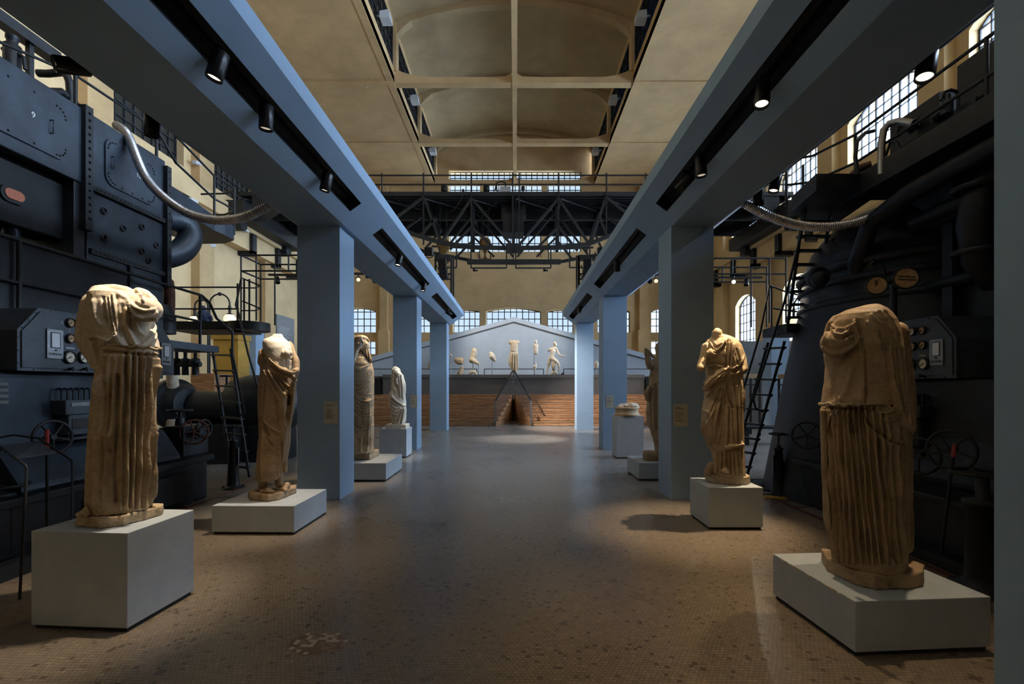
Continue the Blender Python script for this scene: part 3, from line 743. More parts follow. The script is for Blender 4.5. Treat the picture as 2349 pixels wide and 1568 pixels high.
def interp_rows(rows, step):
    rows = sorted(rows); ys = [r[0] for r in rows]; out = []
    n = max(2, int((ys[-1] - ys[0]) / step))
    for i in range(n + 1):
        y = ys[0] + (ys[-1] - ys[0]) * i / n
        k = 0
        while k < len(ys) - 2 and ys[k + 1] < y: k += 1
        t = (y - ys[k]) / max(ys[k + 1] - ys[k], 1e-6); t2 = t * t * (3 - 2 * t) * .5 + t * .5
        out.append([y] + [rows[k][j] + (rows[k + 1][j] - rows[k][j]) * t2 for j in range(1, len(rows[0]))])
    return out
class Sculpt:
    """shapes are given in photograph measurements at a distance d and become solid geometry there"""
    k = 1.4
    def __init__(s, d, voxel): s.d = d; s.vox = voxel; s.b = MB(); s.strokes = []
    def ray(s, px):
        t = (px - CX) / F; n = math.hypot(t, 1); return Vector((t / n, 1 / n, 0)), Vector((1 / n, -t / n, 0)), 1 / n
    def pt(s, px, py, off=0.0):
        p = P(px, py, s.d); u, q, c = s.ray(px); return p + u * off
    def loft(s, rows, depth, n=40, power=2.3, off=0.0, step=4):
        """rows: (py, xl, xr[, depth factor[, offset]])"""
        rr = [tuple(r) + (1.0, 0.0)[len(r) - 3:] for r in rows]
        rr = interp_rows(rr, step); vs = []; fs = []
        for (py, xl, xr, k, o) in rr:
            xc = (xl + xr) / 2; u, q, c = s.ray(xc); a = (xr - xl) / 2 * s.d * c / F
            C = P(xc, py, s.d) + u * (off + o); b_ = depth * k
            for i in range(n):
                t = 2 * PI * i / n; cs, sn = math.cos(t), math.sin(t)
                e = 2 / power
                x = math.copysign(abs(cs) ** e, cs) * a; y = math.copysign(abs(sn) ** e, sn) * b_
                vs.append(C + q * x + u * y)
        m = len(rr)
        for j in range(m - 1):
            for i in range(n): fs.append((j * n + i, (j + 1) * n + i, (j + 1) * n + (i + 1) % n, j * n + (i + 1) % n))
        fs.append(tuple(range(n))); fs.append(tuple(range((m - 1) * n, m * n))[::-1])
        s.b.add(vs, fs, True); return s
    def limb(s, pts, n=14):
        """pts: (px, py, offset towards back, radius m); rounded ends"""
        q = [(s.pt(a, b, o), r) for a, b, o, r in pts]
        # densify
        o = []
        for (p0, r0), (p1, r1) in zip(q, q[1:]):
            k = max(2, int((p1 - p0).length / .02))
            for i in range(k): o.append((p0.lerp(p1, i / k), r0 + (r1 - r0) * i / k))
        o.append(q[-1]); s.b.rings(o, n)
        s.b.sphere(q[0][0], q[0][1] * .98, 12, 8); s.b.sphere(q[-1][0], q[-1][1] * .98, 12, 8); return s
    def blob(s, px, py, off, r, sc=(1, 1, 1)): s.b.sphere(s.pt(px, py, off), r, 16, 12, sc); return s
    def S(s, pts, w, amp): s.strokes.append((pts, w * .86, amp * s.k)); return s
    def pleats(s, y0, y1, top, bot, w, amp, mid=None, jit=.9, seed=1, groove=True):
        rnd = random.Random(seed)
        for k, (a, c) in enumerate(zip(top, bot)):
            pts = []
            for i in range(6):
                t = i / 5; pts.append((a + (c - a) * t + rnd.uniform(-jit, jit) * (0 < i < 5), y0 + (y1 - y0) * t))
            s.S(pts, w * rnd.uniform(.85, 1.15), amp * rnd.uniform(.7, 1.15))
            if groove and k < len(top) - 1:
                mpts = [((p[0] + a2) / 2, p[1]) for p, a2 in zip(pts, [top[k + 1] + (bot[k + 1] - top[k + 1]) * i / 5 for i in range(6)])]
                s.S(mpts, w * .75, -amp * .75)
        return s
    def finish(s, name, m, parent=None, smooth=2, noise_amp=.002, noise_scale=9, rough=0.0, back=0.0, backn=14):
        tmp = s.b.build('tmp', M['wall'], origin=(0, 0, 0))
        md = tmp.modifiers.new('r', 'REMESH'); md.mode = 'VOXEL'; md.voxel_size = s.vox; md.adaptivity = 0
        sm = tmp.modifiers.new('s', 'SMOOTH'); sm.factor = .5; sm.iterations = smooth
        dg = bpy.context.evaluated_depsgraph_get(); dg.update()
        me = bpy.data.meshes.new_from_object(tmp.evaluated_get(dg)); bpy.data.objects.remove(tmp)
        n = len(me.vertices); co = np.empty(n * 3, 'f'); me.vertices.foreach_get('co', co); co = co.reshape(-1, 3).astype('d')
        nr = np.empty(n * 3, 'f'); me.vertex_normals.foreach_get('vector', nr); nr = nr.reshape(-1, 3).astype('d')
        px = CX + F * co[:, 0] / co[:, 1]; py = CY - F * (co[:, 2] - EYE) / co[:, 1]
        to = np.array((0, 0, EYE)) - co; to /= np.linalg.norm(to, axis=1)[:, None]
        face = np.clip((nr * to).sum(1) * 2.2 + .25, 0, 1)
        disp = np.zeros(n)
        for pts, w, amp in s.strokes:
            best = np.full(n, 1e9); x0 = min(p[0] for p in pts) - 3 * w; x1 = max(p[0] for p in pts) + 3 * w
            y0 = min(p[1] for p in pts) - 3 * w; y1 = max(p[1] for p in pts) + 3 * w
            I = np.where((px > x0) & (px < x1) & (py > y0) & (py < y1) & (face > 0))[0]
            if len(I) == 0: continue
            bx, by = px[I], py[I]; bd = np.full(len(I), 1e9)
            for (ax, ay), (cx, cy) in zip(pts, pts[1:]):
                dx, dy = cx - ax, cy - ay; L = dx * dx + dy * dy + 1e-9
                t = np.clip(((bx - ax) * dx + (by - ay) * dy) / L, 0, 1)
                bd = np.minimum(bd, np.hypot(bx - ax - t * dx, by - ay - t * dy))
            disp[I] += amp * np.exp(-(bd / w) ** 2) * face[I] * (1 + .3 * np.sin(by * .045 + pts[0][0]) + .05 * np.sin(by * .13 + pts[0][0] * 2))
        if back > 0:
            c = co.mean(0); th = np.arctan2(co[:, 1] - c[1], co[:, 0] - c[0])
            disp += back * np.sin(th * backn + np.sin(co[:, 2] * 3) * .6) * (1 - face) 
        co2 = co + nr * disp[:, None]
        sc = noise_scale
        for i in range(n):
            v = Vector(co2[i]); a = noise.noise(v * sc) * noise_amp + noise.noise(v * sc * 5) * noise_amp * .45
            if rough: a += noise.noise(v * sc * 14) * rough
            co2[i] += nr[i] * a
        if parent is not None: o = np.array(parent['_o'])
        else: o = np.array(((co2[:, 0].min() + co2[:, 0].max()) / 2, (co2[:, 1].min() + co2[:, 1].max()) / 2, co2[:, 2].min()))
        co2 -= o; me.vertices.foreach_set('co', co2.astype('f').ravel()); me.polygons.foreach_set('use_smooth', [True] * len(me.polygons)); me.update()
        me.materials.clear(); me.materials.append(m); me.name = name
        ob = bpy.data.objects.new(name, me); COL.objects.link(ob); ob['_o'] = tuple(o)
        if parent is not None: ob.parent = parent
        else: ob.location = o
        return ob
def swag(x0, y0, x1, y1, sag, n=9):
    return [(x0 + (x1 - x0) * i / n, y0 + (y1 - y0) * i / n + sag * (1 - (2 * i / n - 1) ** 2)) for i in range(n + 1)]
def slab(name, poly, z0, z1, m, parent, vox=.01, rough=.004, amp=.008, inset=.0):
    """rough hewn plinth from a plan polygon"""
    s = Sculpt(3, vox); s.b.prism([(x, y, z0) for x, y in poly], (0, 0, z1 - z0)); 
    return s.finish(name, m, parent, smooth=2, noise_amp=amp, noise_scale=14, rough=rough)
def foot(s, heel, toe, w=.045, h=.05, toes=5, side=1):
    """heel, toe: world points on the ground; adds a sole, instep and five toes"""
    heel = Vector(heel); toe = Vector(toe); d = (toe - heel); L = d.length; d.normalize(); q = Vector((d.y, -d.x, 0)) * side
    s.b.rings([(heel + Vector((0, 0, h * .8)), w * .8), (heel + d * L * .35 + Vector((0, 0, h * .75)), w * .85), (heel + d * L * .75 + Vector((0, 0, h * .4)), w * .75)], 12)
    s.b.sphere(heel + Vector((0, 0, h * .7)), w * .8, 12, 8); s.b.sphere(heel + d * L * .72 + Vector((0, 0, h * .38)), w * .95, 12, 8, (1, 1, .55))
    for k in range(toes):
        o = (k - 2) / 2; r = w * (.30 if k == 0 else .2); l = L * (.30 - .045 * k)
        b0 = heel + d * L * .70 + q * o * w * .85 + Vector((0, 0, r)); e = b0 + d * l + Vector((0, 0, -r * .1))
        s.b.rings([(b0, r), (b0.lerp(e, .6) + Vector((0, 0, r * .3)), r), (e, r * .85)], 8); s.b.sphere(e, r * .9, 8, 6)

# ---- large headless peplos statue, left front
zt = .605
st = thing('peplos_statue', (-2.63, 3.15, zt), 'large headless draped female statue with pale blouse on the tall left front pedestal', 'statue')
slab('plinth', [(-2.80, 3.0), (-2.60, 2.935), (-2.50, 3.0), (-2.44, 3.25), (-2.47, 3.30), (-2.70, 3.34), (-2.80, 3.28)], zt, zt + .068, M['marble_tan'], st)
s = Sculpt(3.15, .0065)
s.loft([(795, 234, 358, .95), (805, 231, 362), (830, 228, 361), (870, 221, 359), (930, 213, 357), (1000, 207, 356), (1080, 202, 352), (1130, 200, 349), (1166, 202, 346, 1.05)], .17, power=2.5)
s.pleats(812, 1163, [282, 298, 313, 330, 343, 354], [276, 291, 303, 318, 331, 342], 4.6, .021, seed=2)
s.pleats(812, 1000, [238, 250, 263], [216, 236, 256], 4.0, .010, seed=3)
s.S([(246, 1000), (238, 1080), (236, 1150)], 13, .018); s.S([(270, 860), (268, 980), (262, 1060), (266, 1150)], 4, -.020)
s.S([(232, 870), (224, 980), (219, 1090), (222, 1150)], 9, .016); s.S([(243, 880), (240, 980), (236, 1080), (234, 1150)], 4, -.016)
s.S([(236, 806), (290, 810), (360, 816)], 4.0, -.02)
s.S([(290, 960), (288, 1030), (285, 1100), (284, 1160)], 5, .016); s.S([(356, 850), (351, 920), (349, 990)], 2.5, -.02)
s.S([(352, 840), (346, 950), (345, 1140)], 3.0, .012); s.S([(262, 830), (252, 930), (246, 1010), (256, 1040)], 3, -.014)
skirt = s.finish('skirt', M['marble_tan'], st, noise_amp=.003, rough=.0008, back=.012, backn=22)
s = Sculpt(3.15, .0065)
s.loft([(660, 222, 246, .5), (663, 214, 262, .6), (668, 207, 276, .75), (676, 203, 350, .9), (688, 200, 354, 1.0), (705, 200, 359, 1.1), (725, 203, 359, 1.12), (745, 207, 358, 1.05), (765, 216, 362, 1.02), (785, 224, 368, 1.05), (797, 232, 371, 1.08)], .165, power=2.2)
s.limb([(226, 672, .0, .055), (264, 668, -.02, .045), (290, 672, -.03, .04)]); s.k = .85; s.limb([(318, 667, .03, .03), (332, 673, .03, .035), (346, 688, .05, .04)])
s.blob(336, 714, -.085, .085, (1.1, 1, .95))
s.limb([(212, 690, .05, .06), (202, 735, .04, .062), (198, 780, .02, .06), (214, 805, -.02, .06), (240, 822, -.06, .055)])
s.loft([(676, 205, 236), (700, 192, 246), (740, 187, 262), (780, 184, 268), (806, 188, 270), (835, 203, 264), (862, 226, 262), (876, 250, 262)], .06, off=-.08, power=2.0)
for pts, w, a in [
    ([(304, 696), (313, 706), (332, 713), (354, 709)], 3.5, .016), ([(302, 702), (312, 719), (330, 727), (350, 722), (357, 716)], 4, .024),
    ([(302, 712), (311, 726), (328, 735), (350, 734), (356, 740)], 4, -.020), ([(309, 694), (320, 702), (340, 706)], 2.5, -.010),
    ([(288, 709), (289, 745), (299, 768), (312, 794)], 4, .021), ([(301, 709), (307, 738), (319, 762), (331, 772)], 4, .015),
    ([(280, 700), (278, 735), (288, 770), (300, 792)], 6, -.020), ([(296, 712), (299, 742), (310, 766), (322, 782)], 4, -.014),
    ([(358, 735), (350, 767), (338, 780), (323, 793)], 3.5, .022), ([(353, 742), (344, 765), (333, 778), (322, 789)], 3, -.022),
    ([(362, 745), (355, 775), (344, 792)], 3, .014), ([(358, 755), (350, 778), (338, 795)], 2.4, -.012),
    ([(250, 680), (258, 730), (266, 765), (278, 790)], 2.6, .014), ([(243, 684), (249, 725), (260, 765), (270, 786)], 2.4, .014), ([(259, 676), (266, 725), (272, 765), (284, 793)], 2.8, .013),
    ([(247, 684), (254, 730), (263, 770)], 1.8, -.012), ([(255, 680), (262, 730), (270, 768)], 1.8, -.012), ([(268, 680), (270, 730), (276, 770)], 3.5, -.014),
    ([(237, 683), (239, 712), (246, 736)], 4, -.024), ([(214, 690), (220, 722), (228, 742)], 5, .018), ([(205, 700), (214, 735), (222, 752)], 3, -.022),
    ([(206, 775), (225, 772), (248, 783), (266, 772)], 2.6, .018), ([(206, 780), (228, 778), (246, 790), (262, 784)], 2.6, -.016), ([(225, 838), (238, 800), (244, 785)], 3, -.016),
    ([(212, 790), (218, 815), (228, 838)], 5, .014), ([(230, 850), (244, 815), (258, 800)], 3, .014), ([(196, 690), (191, 740), (188, 790)], 4, .012),
    ([(316, 667), (324, 678), (330, 690)], 4, .012), ([(328, 676), (322, 688)], 2, -.012), ([(270, 672), (290, 684), (300, 700)], 5, .012)]:
    s.S(pts, w, a)
lab(s.finish('blouse', M['marble_pale'], st, noise_amp=.003, rough=.0008), 'pale overfold blouse with swag folds')
s = Sculpt(3.15, .006)
pts = [(262 + (372 - 262) * i / 26, 796 + 6 * math.sin(i * .9) * .35 + i * .28) for i in range(27)]
s.limb([(x, y, -.175 + .15 * ((x - 300) / 90) ** 2 * (1), .010 + .003 * math.sin(i * 2.1)) for i, (x, y) in enumerate(pts)], 8)
s.limb([(260, 786, -.13, .014), (263, 817, -.14, .014)], 10); s.limb([(257, 812, -.12, .012), (259, 840, -.12, .012), (264, 862, -.12, .005)], 8)
s.limb([(248, 806, -.12, .012), (252, 850, -.12, .013), (256, 872, -.11, .008)], 8)
s.finish('hem_ruffle', M['marble_brown'], st, smooth=1, noise_amp=.004, noise_scale=30)
s = Sculpt(3.15, .005); zf = zt + .066
foot(s, (-2.66, 3.06, zf), (-2.745, 2.955, zf), .046, .062, side=-1)
s.finish('left_foot', M['marble_tan'], st, smooth=1, noise_amp=.001)
b = MB(); b.torus((-2.715, 2.99, zf + .035), .046, .004, axis=(.5, .7, .3), n=18, m=6); b.build('sandal_strap', M['marble_brown'], parent=st)

# ---- large headless statue, right front
zt = .308
st = thing('mantled_statue', (2.25, 2.95, zt), 'large headless brown draped statue with pleated skirt on the low right front pedestal', 'statue')
slab('plinth', [(2.0, 3.03), (2.03, 2.80), (2.09, 2.745), (2.32, 2.755), (2.42, 2.80), (2.53, 2.92), (2.50, 3.08), (2.3, 3.2), (2.08, 3.2)], zt, zt + .088, M['marble_brown'], st)
s = Sculpt(2.95, .0065)
s.loft([(915, 1884, 2070, .85), (940, 1884, 2070, .9), (1000, 1885, 2067), (1100, 1890, 2069), (1200, 1897, 2073), (1262, 1903, 2077), (1292, 1912, 2076, 1.02)], .19, power=2.4)
s.pleats(932, 1290, [1889, 1900, 1912, 1922, 1934, 1944, 1957, 1968, 1984, 1999, 2016, 2030, 2050], [1904, 1919, 1935, 1948, 1960, 1976, 1990, 2002, 2017, 2031, 2046, 2058, 2071], 4.8, .020, seed=5, jit=2.2)
s.S([(1993, 980), (2008, 1060), (2020, 1150), (2034, 1280)], 5, .012); s.S([(2010, 1000), (2030, 1100), (2045, 1280)], 4, -.012); s.S([(1889, 930), (1893, 1010), (1896, 1100)], 2.5, -.018)
s.S([(1884, 934), (1940, 938), (1990, 938), (2060, 940)], 4.5, -.022); s.S([(1988, 962), (2008, 988), (2040, 1012), (2072, 1020)], 4, -.022)
s.limb([(1893, 940, .03, .03), (1897, 1090, .03, .032), (1899, 1200, .03, .026)]); s.limb([(2062, 1000, .1, .06), (2068, 1260, .1, .06)])
s.finish('skirt', M['marble_brown'], st, noise_amp=.003, rough=.0008, back=.012, backn=24)
s = Sculpt(2.95, .0065)
s.loft([(699, 2000, 2016, .35), (704, 1968, 2026, .6), (712, 1932, 2038, .8), (724, 1906, 2048, .95), (740, 1893, 2058, 1.05), (765, 1888, 2066, 1.12), (795, 1885, 2070, 1.15), (815, 1886, 2072, 1.05), (840, 1889, 2072, 1.0), (870, 1887, 2074, 1.02), (900, 1882, 2074, 1.06), (926, 1879, 2072, 1.1)], .185, power=2.2)
s.k = .9; s.blob(1920, 790, -.10, .09); s.blob(1975, 785, -.115, .08)
for pts, w, a in [
    ([(1906, 752), (1914, 765), (1930, 768), (1948, 758), (1962, 742)], 3, .017), ([(1909, 745), (1920, 756), (1936, 757), (1956, 744)], 2.6, .015), ([(1904, 759), (1914, 773), (1934, 777), (1958, 763)], 3, -.018),
    ([(1888, 797), (1905, 809), (1930, 809), (1960, 790), (1980, 770)], 3.4, .014), ([(1889, 806), (1910, 817), (1940, 815), (1970, 793)], 3.2, -.015),
    ([(1960, 735), (1968, 762), (1974, 790), (1970, 806)], 3, .016), ([(1966, 735), (1976, 765), (1982, 800)], 3, -.012),
    ([(1955, 850), (1946, 885), (1930, 914)], 8, .014), ([(1925, 840), (1915, 880), (1908, 915)], 7, -.010), ([(1985, 880), (1975, 915)], 8, .008),
    ([(1915, 716), (1900, 745), (1890, 785)], 4, .012), ([(1925, 722), (1908, 740), (1897, 770)], 3, -.012),
    ([(2016, 712), (2034, 730), (2050, 760), (2060, 800)], 2.6, .014), ([(2006, 716), (2026, 734), (2042, 764), (2048, 800)], 2.6, .012), ([(2026, 708), (2046, 730), (2060, 765)], 2.6, .013), ([(2012, 718), (2030, 738), (2044, 766)], 1.8, -.012),
    ([(1998, 722), (2014, 738), (2024, 746)], 3, .014), ([(1990, 740), (2010, 760), (2020, 785)], 6, .014)]:
    s.S(pts, w, a)
s.S([(2020, 770), (2035, 800), (2045, 830)], 9, -.02); s.S([(1985, 806), (1987, 860), (1987, 922)], 2.6, -.022)
lab(s.finish('overfold', M['marble_brown'], st, noise_amp=.003, rough=.001), 'brown overfold blouse with swags at the neck')
s = Sculpt(2.95, .0065)
s.loft([(735, 2030, 2058, .6), (770, 2010, 2066, .9), (805, 1989, 2072), (850, 1988, 2076), (900, 1990, 2080), (940, 1990, 2084), (962, 1996, 2088), (985, 2020, 2090), (1000, 2052, 2092, .8), (1012, 2066, 2080, .5)], .11, off=-.145, power=2.4)
s.limb([(2058, 760, -.02, .06), (2068, 850, 0, .06), (2078, 940, .0, .055), (2088, 985, .0, .03)])
for pts, w, a in [
    ([(1992, 806), (1994, 860), (1994, 930)], 3, .018), ([(2003, 805), (2004, 870), (1999, 955)], 3.2, .014), ([(2016, 800), (2015, 860), (2011, 905), (2014, 946)], 3, .016), ([(1998, 806), (1999, 870), (1997, 935)], 2, -.014),
    ([(2009, 806), (2009, 870), (2005, 940)], 2.4, -.016), ([(2042, 800), (2048, 870), (2066, 935), (2086, 985)], 4, .018), ([(2034, 800), (2036, 870), (2046, 930)], 4, -.016), ([(2060, 790), (2066, 860), (2080, 950)], 3, -.014),
    ([(2016, 946), (2034, 946), (2052, 940)], 2.5, .018), ([(2016, 953), (2040, 962), (2070, 985)], 3, -.016), ([(2024, 880), (2028, 920), (2044, 936)], 5, .012), ([(2008, 976), (2030, 990), (2058, 1003)], 3, .012)]:
    s.S(pts, w, a)
s.finish('mantle', M['marble_brown'], st, noise_amp=.003, rough=.001)
s = Sculpt(2.95, .006)
s.limb([(1880 + i * 5.2, 925 + 1.6 * math.sin(i * 1.3), -.20 + .20 * ((1880 + i * 5.2 - 1950) / 75) ** 2, .011 + .003 * math.sin(i * 1.9)) for i in range(23)], 8)
s.finish('hem_ruffle', M['marble_tan'], st, smooth=1, noise_amp=.004, noise_scale=30)

# ---- bare chested male torso, left
zt = .29
st = thing('torso_statue', (-2.62, 5.1, zt), 'headless bare chested male statue wrapped in a mantle on the low left pedestal', 'statue')
slab('plinth', [(-2.87, 5.06), (-2.80, 4.96), (-2.57, 4.89), (-2.50, 4.98), (-2.47, 5.3), (-2.52, 5.4), (-2.82, 5.36), (-2.88, 5.2)], zt, zt + .075, M['marble_brown'], st, rough=.006)
s = Sculpt(5.1, .008)
s.loft([(766, 626, 648, .3), (772, 624, 649, .42), (777, 606, 655, .6), (785, 602, 665, .85), (800, 603, 671, .98), (820, 606, 674, 1), (840, 610, 674, .9), (862, 616, 672, .85), (880, 616, 670, .8)], .135, power=2.1)
s.k = .5; s.blob(628, 812, -.085, .055, (1.1, .8, .9)); s.blob(657, 812, -.085, .055, (1.1, .8, .9))
for pts, w, a in [([(645, 818), (652, 825), (661, 822), (673, 826)], 1.8, -.012), ([(612, 818), (628, 826), (642, 826)], 1.8, -.008), ([(650, 795), (654, 820), (656, 848)], 1.8, -.010), ([(640, 772), (645, 780), (640, 788)], 2, -.012),
    ([(651, 772), (662, 790), (671, 812)], 2.2, .012), ([(646, 777), (660, 800), (668, 816)], 1.6, -.008), ([(645, 836), (668, 838)], 2, -.006)]:
    s.S(pts, w, a)
lab(s.finish('bare_torso', M['marble_white'], st, noise_amp=.0015), 'smooth pale bare chest and neck stump')
s = Sculpt(5.1, .008)
s.loft([(822, 599, 628, .8), (840, 598, 650, .95), (856, 598, 672, 1.0), (868, 596, 675), (900, 592, 675), (932, 592, 672), (965, 594, 667), (1000, 595, 660), (1045, 590, 655), (1080, 587, 650), (1098, 587, 638, .95)], .15, power=2.2)
s.limb([(602, 806, .06, .03), (601, 830, .04, .045)]); s.limb([(664, 786, .07, .022), (673, 806, .05, .026), (679, 830, .0, .03), (681, 850, -.03, .032), (676, 866, -.05, .03)])
s.limb([(606, 806, -.09, .026), (622, 828, -.14, .028), (645, 848, -.16, .03), (668, 856, -.13, .03), (681, 850, -.06, .03)])
s.limb([(603, 822, -.08, .024), (620, 842, -.13, .026), (645, 858, -.155, .026), (672, 864, -.12, .026)])
s.limb([(674, 880, -.04, .03), (670, 930, -.05, .03), (661, 985, -.03, .028), (656, 1040, 0, .026), (654, 1080, .02, .022)])
s.limb([(645, 905, -.10, .06), (648, 940, -.11, .058), (650, 990, -.07, .052), (644, 1050, -.02, .05)])
for pts, w, a in [([(606, 850), (620, 880), (636, 915)], 2.4, .012), ([(616, 850), (634, 880), (652, 908)], 2.4, .013), ([(630, 862), (648, 885), (664, 905), (672, 902)], 2.2, .014), ([(642, 868), (658, 884), (672, 892)], 2, .012),
    ([(611, 852), (628, 884), (644, 914)], 1.8, -.011), ([(623, 856), (642, 884), (658, 908)], 1.8, -.012), ([(636, 866), (654, 886), (668, 898)], 1.6, -.010),
    ([(612, 810), (626, 826), (650, 842), (676, 850)], 1.6, -.012), ([(616, 806), (630, 820), (654, 838)], 1.6, .010), ([(604, 815), (618, 838), (640, 854), (668, 862)], 1.6, -.012),
    ([(664, 905), (662, 935), (658, 960)], 2.6, -.022), ([(674, 895), (670, 935), (660, 975)], 1.7, .012), ([(670, 900), (666, 935), (658, 972)], 1.4, -.012), ([(598, 950), (606, 968), (628, 985), (642, 992)], 2.4, .010), ([(600, 960), (608, 985), (616, 1000)], 3.4, -.020),
    ([(605, 985), (612, 1010), (625, 1024)], 3.5, -.014), ([(602, 1000), (600, 1050), (598, 1090)], 3, .010), ([(640, 1000), (641, 1050), (637, 1090)], 2, .012), ([(647, 1015), (646, 1050), (643, 1085)], 1.8, -.014), ([(614, 880), (608, 930), (604, 980)], 3, .008), ([(604, 880), (600, 920)], 2.5, -.008)]:
    s.S(pts, w, a)
s.finish('mantle', M['marble_brown'], st, noise_amp=.0025, back=.01, backn=16)
s = Sculpt(5.1, .007); zf = zt + .073
s.limb([(606, 1092, .0, .05), (602, 1118, .0, .045)]); s.limb([(640, 1085, .04, .045), (640, 1112, .05, .04)])
foot(s, P(606, 1121, 5.15), P(618, 1131, 4.96), .042, .05); foot(s, (-2.53, 5.22, zf), (-2.43 - .08, 5.06, zf), .04, .05)
foot(s, (-2.76, 5.14, zf), (-2.66, 4.98, zf), .042, .05)
s.finish('feet', M['marble_brown'], st, smooth=1, noise_amp=.002)

# ---- draped female, right
zt = .44
st = thing('matron_statue', (2.33, 5.17, zt), 'headless female statue in golden brown drapery holding cloth, before the right column', 'statue')
slab('plinth', [(2.12, 5.28), (2.14, 5.10), (2.26, 5.02), (2.46, 5.02), (2.55, 5.12), (2.56, 5.3), (2.48, 5.38), (2.2, 5.40)], zt, zt + .085, M['marble_tan'], st, rough=.006)
s = Sculpt(5.15, .0075)
s.loft([(768, 1637, 1660, .35), (774, 1632, 1680, .5), (780, 1622, 1690, .7), (790, 1615, 1697, .9), (805, 1611, 1702, .98), (825, 1611, 1705, 1), (845, 1618, 1704, .92), (860, 1620, 1702, .9), (885, 1617, 1705, 1), (910, 1616, 1706, 1), (944, 1610, 1704), (982, 1607, 1704), (1012, 1619, 1705), (1042, 1633, 1706), (1060, 1637, 1708), (1090, 1634, 1709)], .145, power=2.2)
s.limb([(1645, 778, -.02, .05), (1644, 768, -.02, .048), (1645, 764, -.02, .05)])
s.blob(1632, 812, -.11, .048); s.blob(1660, 812, -.115, .048)
s.limb([(1620, 795, .0, .05), (1614, 820, -.02, .045), (1610, 840, -.08, .044), (1607, 845, -.12, .042)])
s.limb([(1690, 795, .0, .055), (1702, 825, .0, .052), (1703, 846, -.04, .052), (1688, 856, -.12, .044), (1672, 858, -.16, .034), (1664, 856, -.18, .028)])
s.limb([(1618, 892, -.08, .032), (1628, 880, -.13, .034), (1645, 865, -.17, .034), (1662, 850, -.18, .03), (1682, 846, -.15, .03)])
s.limb([(1620, 878, -.07, .026), (1634, 868, -.13, .028), (1655, 850, -.17, .026)])
s.limb([(1690, 870, -.08, .05), (1698, 900, -.05, .045), (1700, 940, -.03, .04)])
s.limb([(1636, 925, -.08, .075), (1634, 965, -.09, .07), (1645, 1010, -.06, .06)])
s.limb([(1630, 1068, .04, .04), (1624, 1084, .03, .035)])
for pts, w, a in [([(1630, 785), (1638, 800), (1646, 803), (1656, 795), (1664, 782)], 1.8, .014), ([(1628, 790), (1637, 807), (1646, 810), (1657, 802), (1666, 790)], 1.6, -.012), ([(1634, 778), (1644, 792), (1656, 786)], 1.8, .010),
    ([(1620, 790), (1624, 815), (1630, 830)], 2, .010), ([(1666, 780), (1662, 805), (1662, 832)], 2, .014), ([(1672, 776), (1672, 810), (1670, 845)], 2, .014), ([(1678, 780), (1680, 815), (1676, 840)], 1.8, .012), ([(1669, 780), (1667, 812), (1666, 840)], 1.4, -.014), ([(1675, 780), (1676, 815), (1673, 842)], 1.4, -.012),
    ([(1622, 835), (1638, 832), (1660, 836)], 2.2, -.014), ([(1628, 840), (1640, 837), (1658, 841)], 1.8, .012)] + \
    [([(1626 + 4 * k, 841), (1625 + 4 * k, 862)], 1.1, -.008) for k in range(9)] + [
    ([(1615, 890), (1630, 874), (1650, 858), (1662, 851)], 1.5, -.014), ([(1618, 900), (1636, 884), (1655, 868)], 1.6, -.014), ([(1622, 908), (1640, 888), (1660, 874)], 2, .014), ([(1628, 900), (1644, 882), (1658, 872)], 1.5, -.010),
    ([(1690, 800), (1697, 825), (1694, 842)], 2.2, -.012), ([(1684, 790), (1682, 815), (1688, 840)], 2.4, .012), ([(1706, 815), (1698, 835), (1680, 845)], 1.8, .012), ([(1704, 838), (1690, 850), (1676, 850)], 1.4, -.010), ([(1702, 846), (1688, 857), (1676, 858)], 1.4, .010),
    ([(1658, 890), (1648, 930), (1640, 975), (1636, 1030)], 2.4, .014), ([(1664, 885), (1658, 930), (1654, 970), (1646, 1015)], 2.2, .014), ([(1652, 892), (1643, 930), (1634, 972), (1632, 1020)], 2.2, -.012), ([(1661, 892), (1653, 930), (1648, 972)], 1.6, -.014),
    ([(1668, 880), (1672, 910), (1680, 935)], 2.4, -.024), ([(1674, 876), (1684, 905), (1690, 930)], 2, .016), ([(1680, 878), (1686, 930), (1690, 1010)], 2.2, .014), ([(1690, 885), (1695, 940), (1697, 1015)], 2.2, .014), ([(1686, 885), (1691, 940), (1693, 1015)], 1.4, -.016),
    ([(1676, 930), (1678, 980), (1682, 1015)], 2.4, .014), ([(1670, 930), (1668, 980), (1666, 1020)], 2.4, .012), ([(1673, 930), (1673, 980), (1674, 1018)], 1.4, -.014), ([(1699, 880), (1700, 940), (1701, 1010)], 1.6, -.012),
    ([(1612, 940), (1626, 945), (1636, 960)], 3, .010), ([(1610, 985), (1624, 970), (1640, 935)], 2, .012), ([(1612, 975), (1628, 950), (1644, 915)], 2, -.010), ([(1618, 1000), (1634, 1010), (1648, 1020)], 3, .012),
    ([(1664, 1025), (1676, 1022), (1690, 1020), (1702, 1018)], 3, .020), ([(1666, 1034), (1684, 1030), (1702, 1028)], 3, -.022)] + \
    [([(1644 + 9 * k, 1034), (1642 + 10 * k, 1085)], 2, .012) for k in range(7)] + [([(1648.5 + 9 * k, 1036), (1647 + 10 * k, 1085)], 1.6, -.016) for k in range(6)]:
    s.S(pts, w, a)
s.finish('draped_body', M['marble_tan'], st, noise_amp=.0025, back=.01, backn=18)
s = Sculpt(5.15, .006)
for k in range(4): s.limb([(1668 - k * .5, 853 + k * 2.6, -.185, .012), (1662, 855 + k * 2.6, -.20, .012), (1659, 858 + k * 2.2, -.195, .010)], 8)
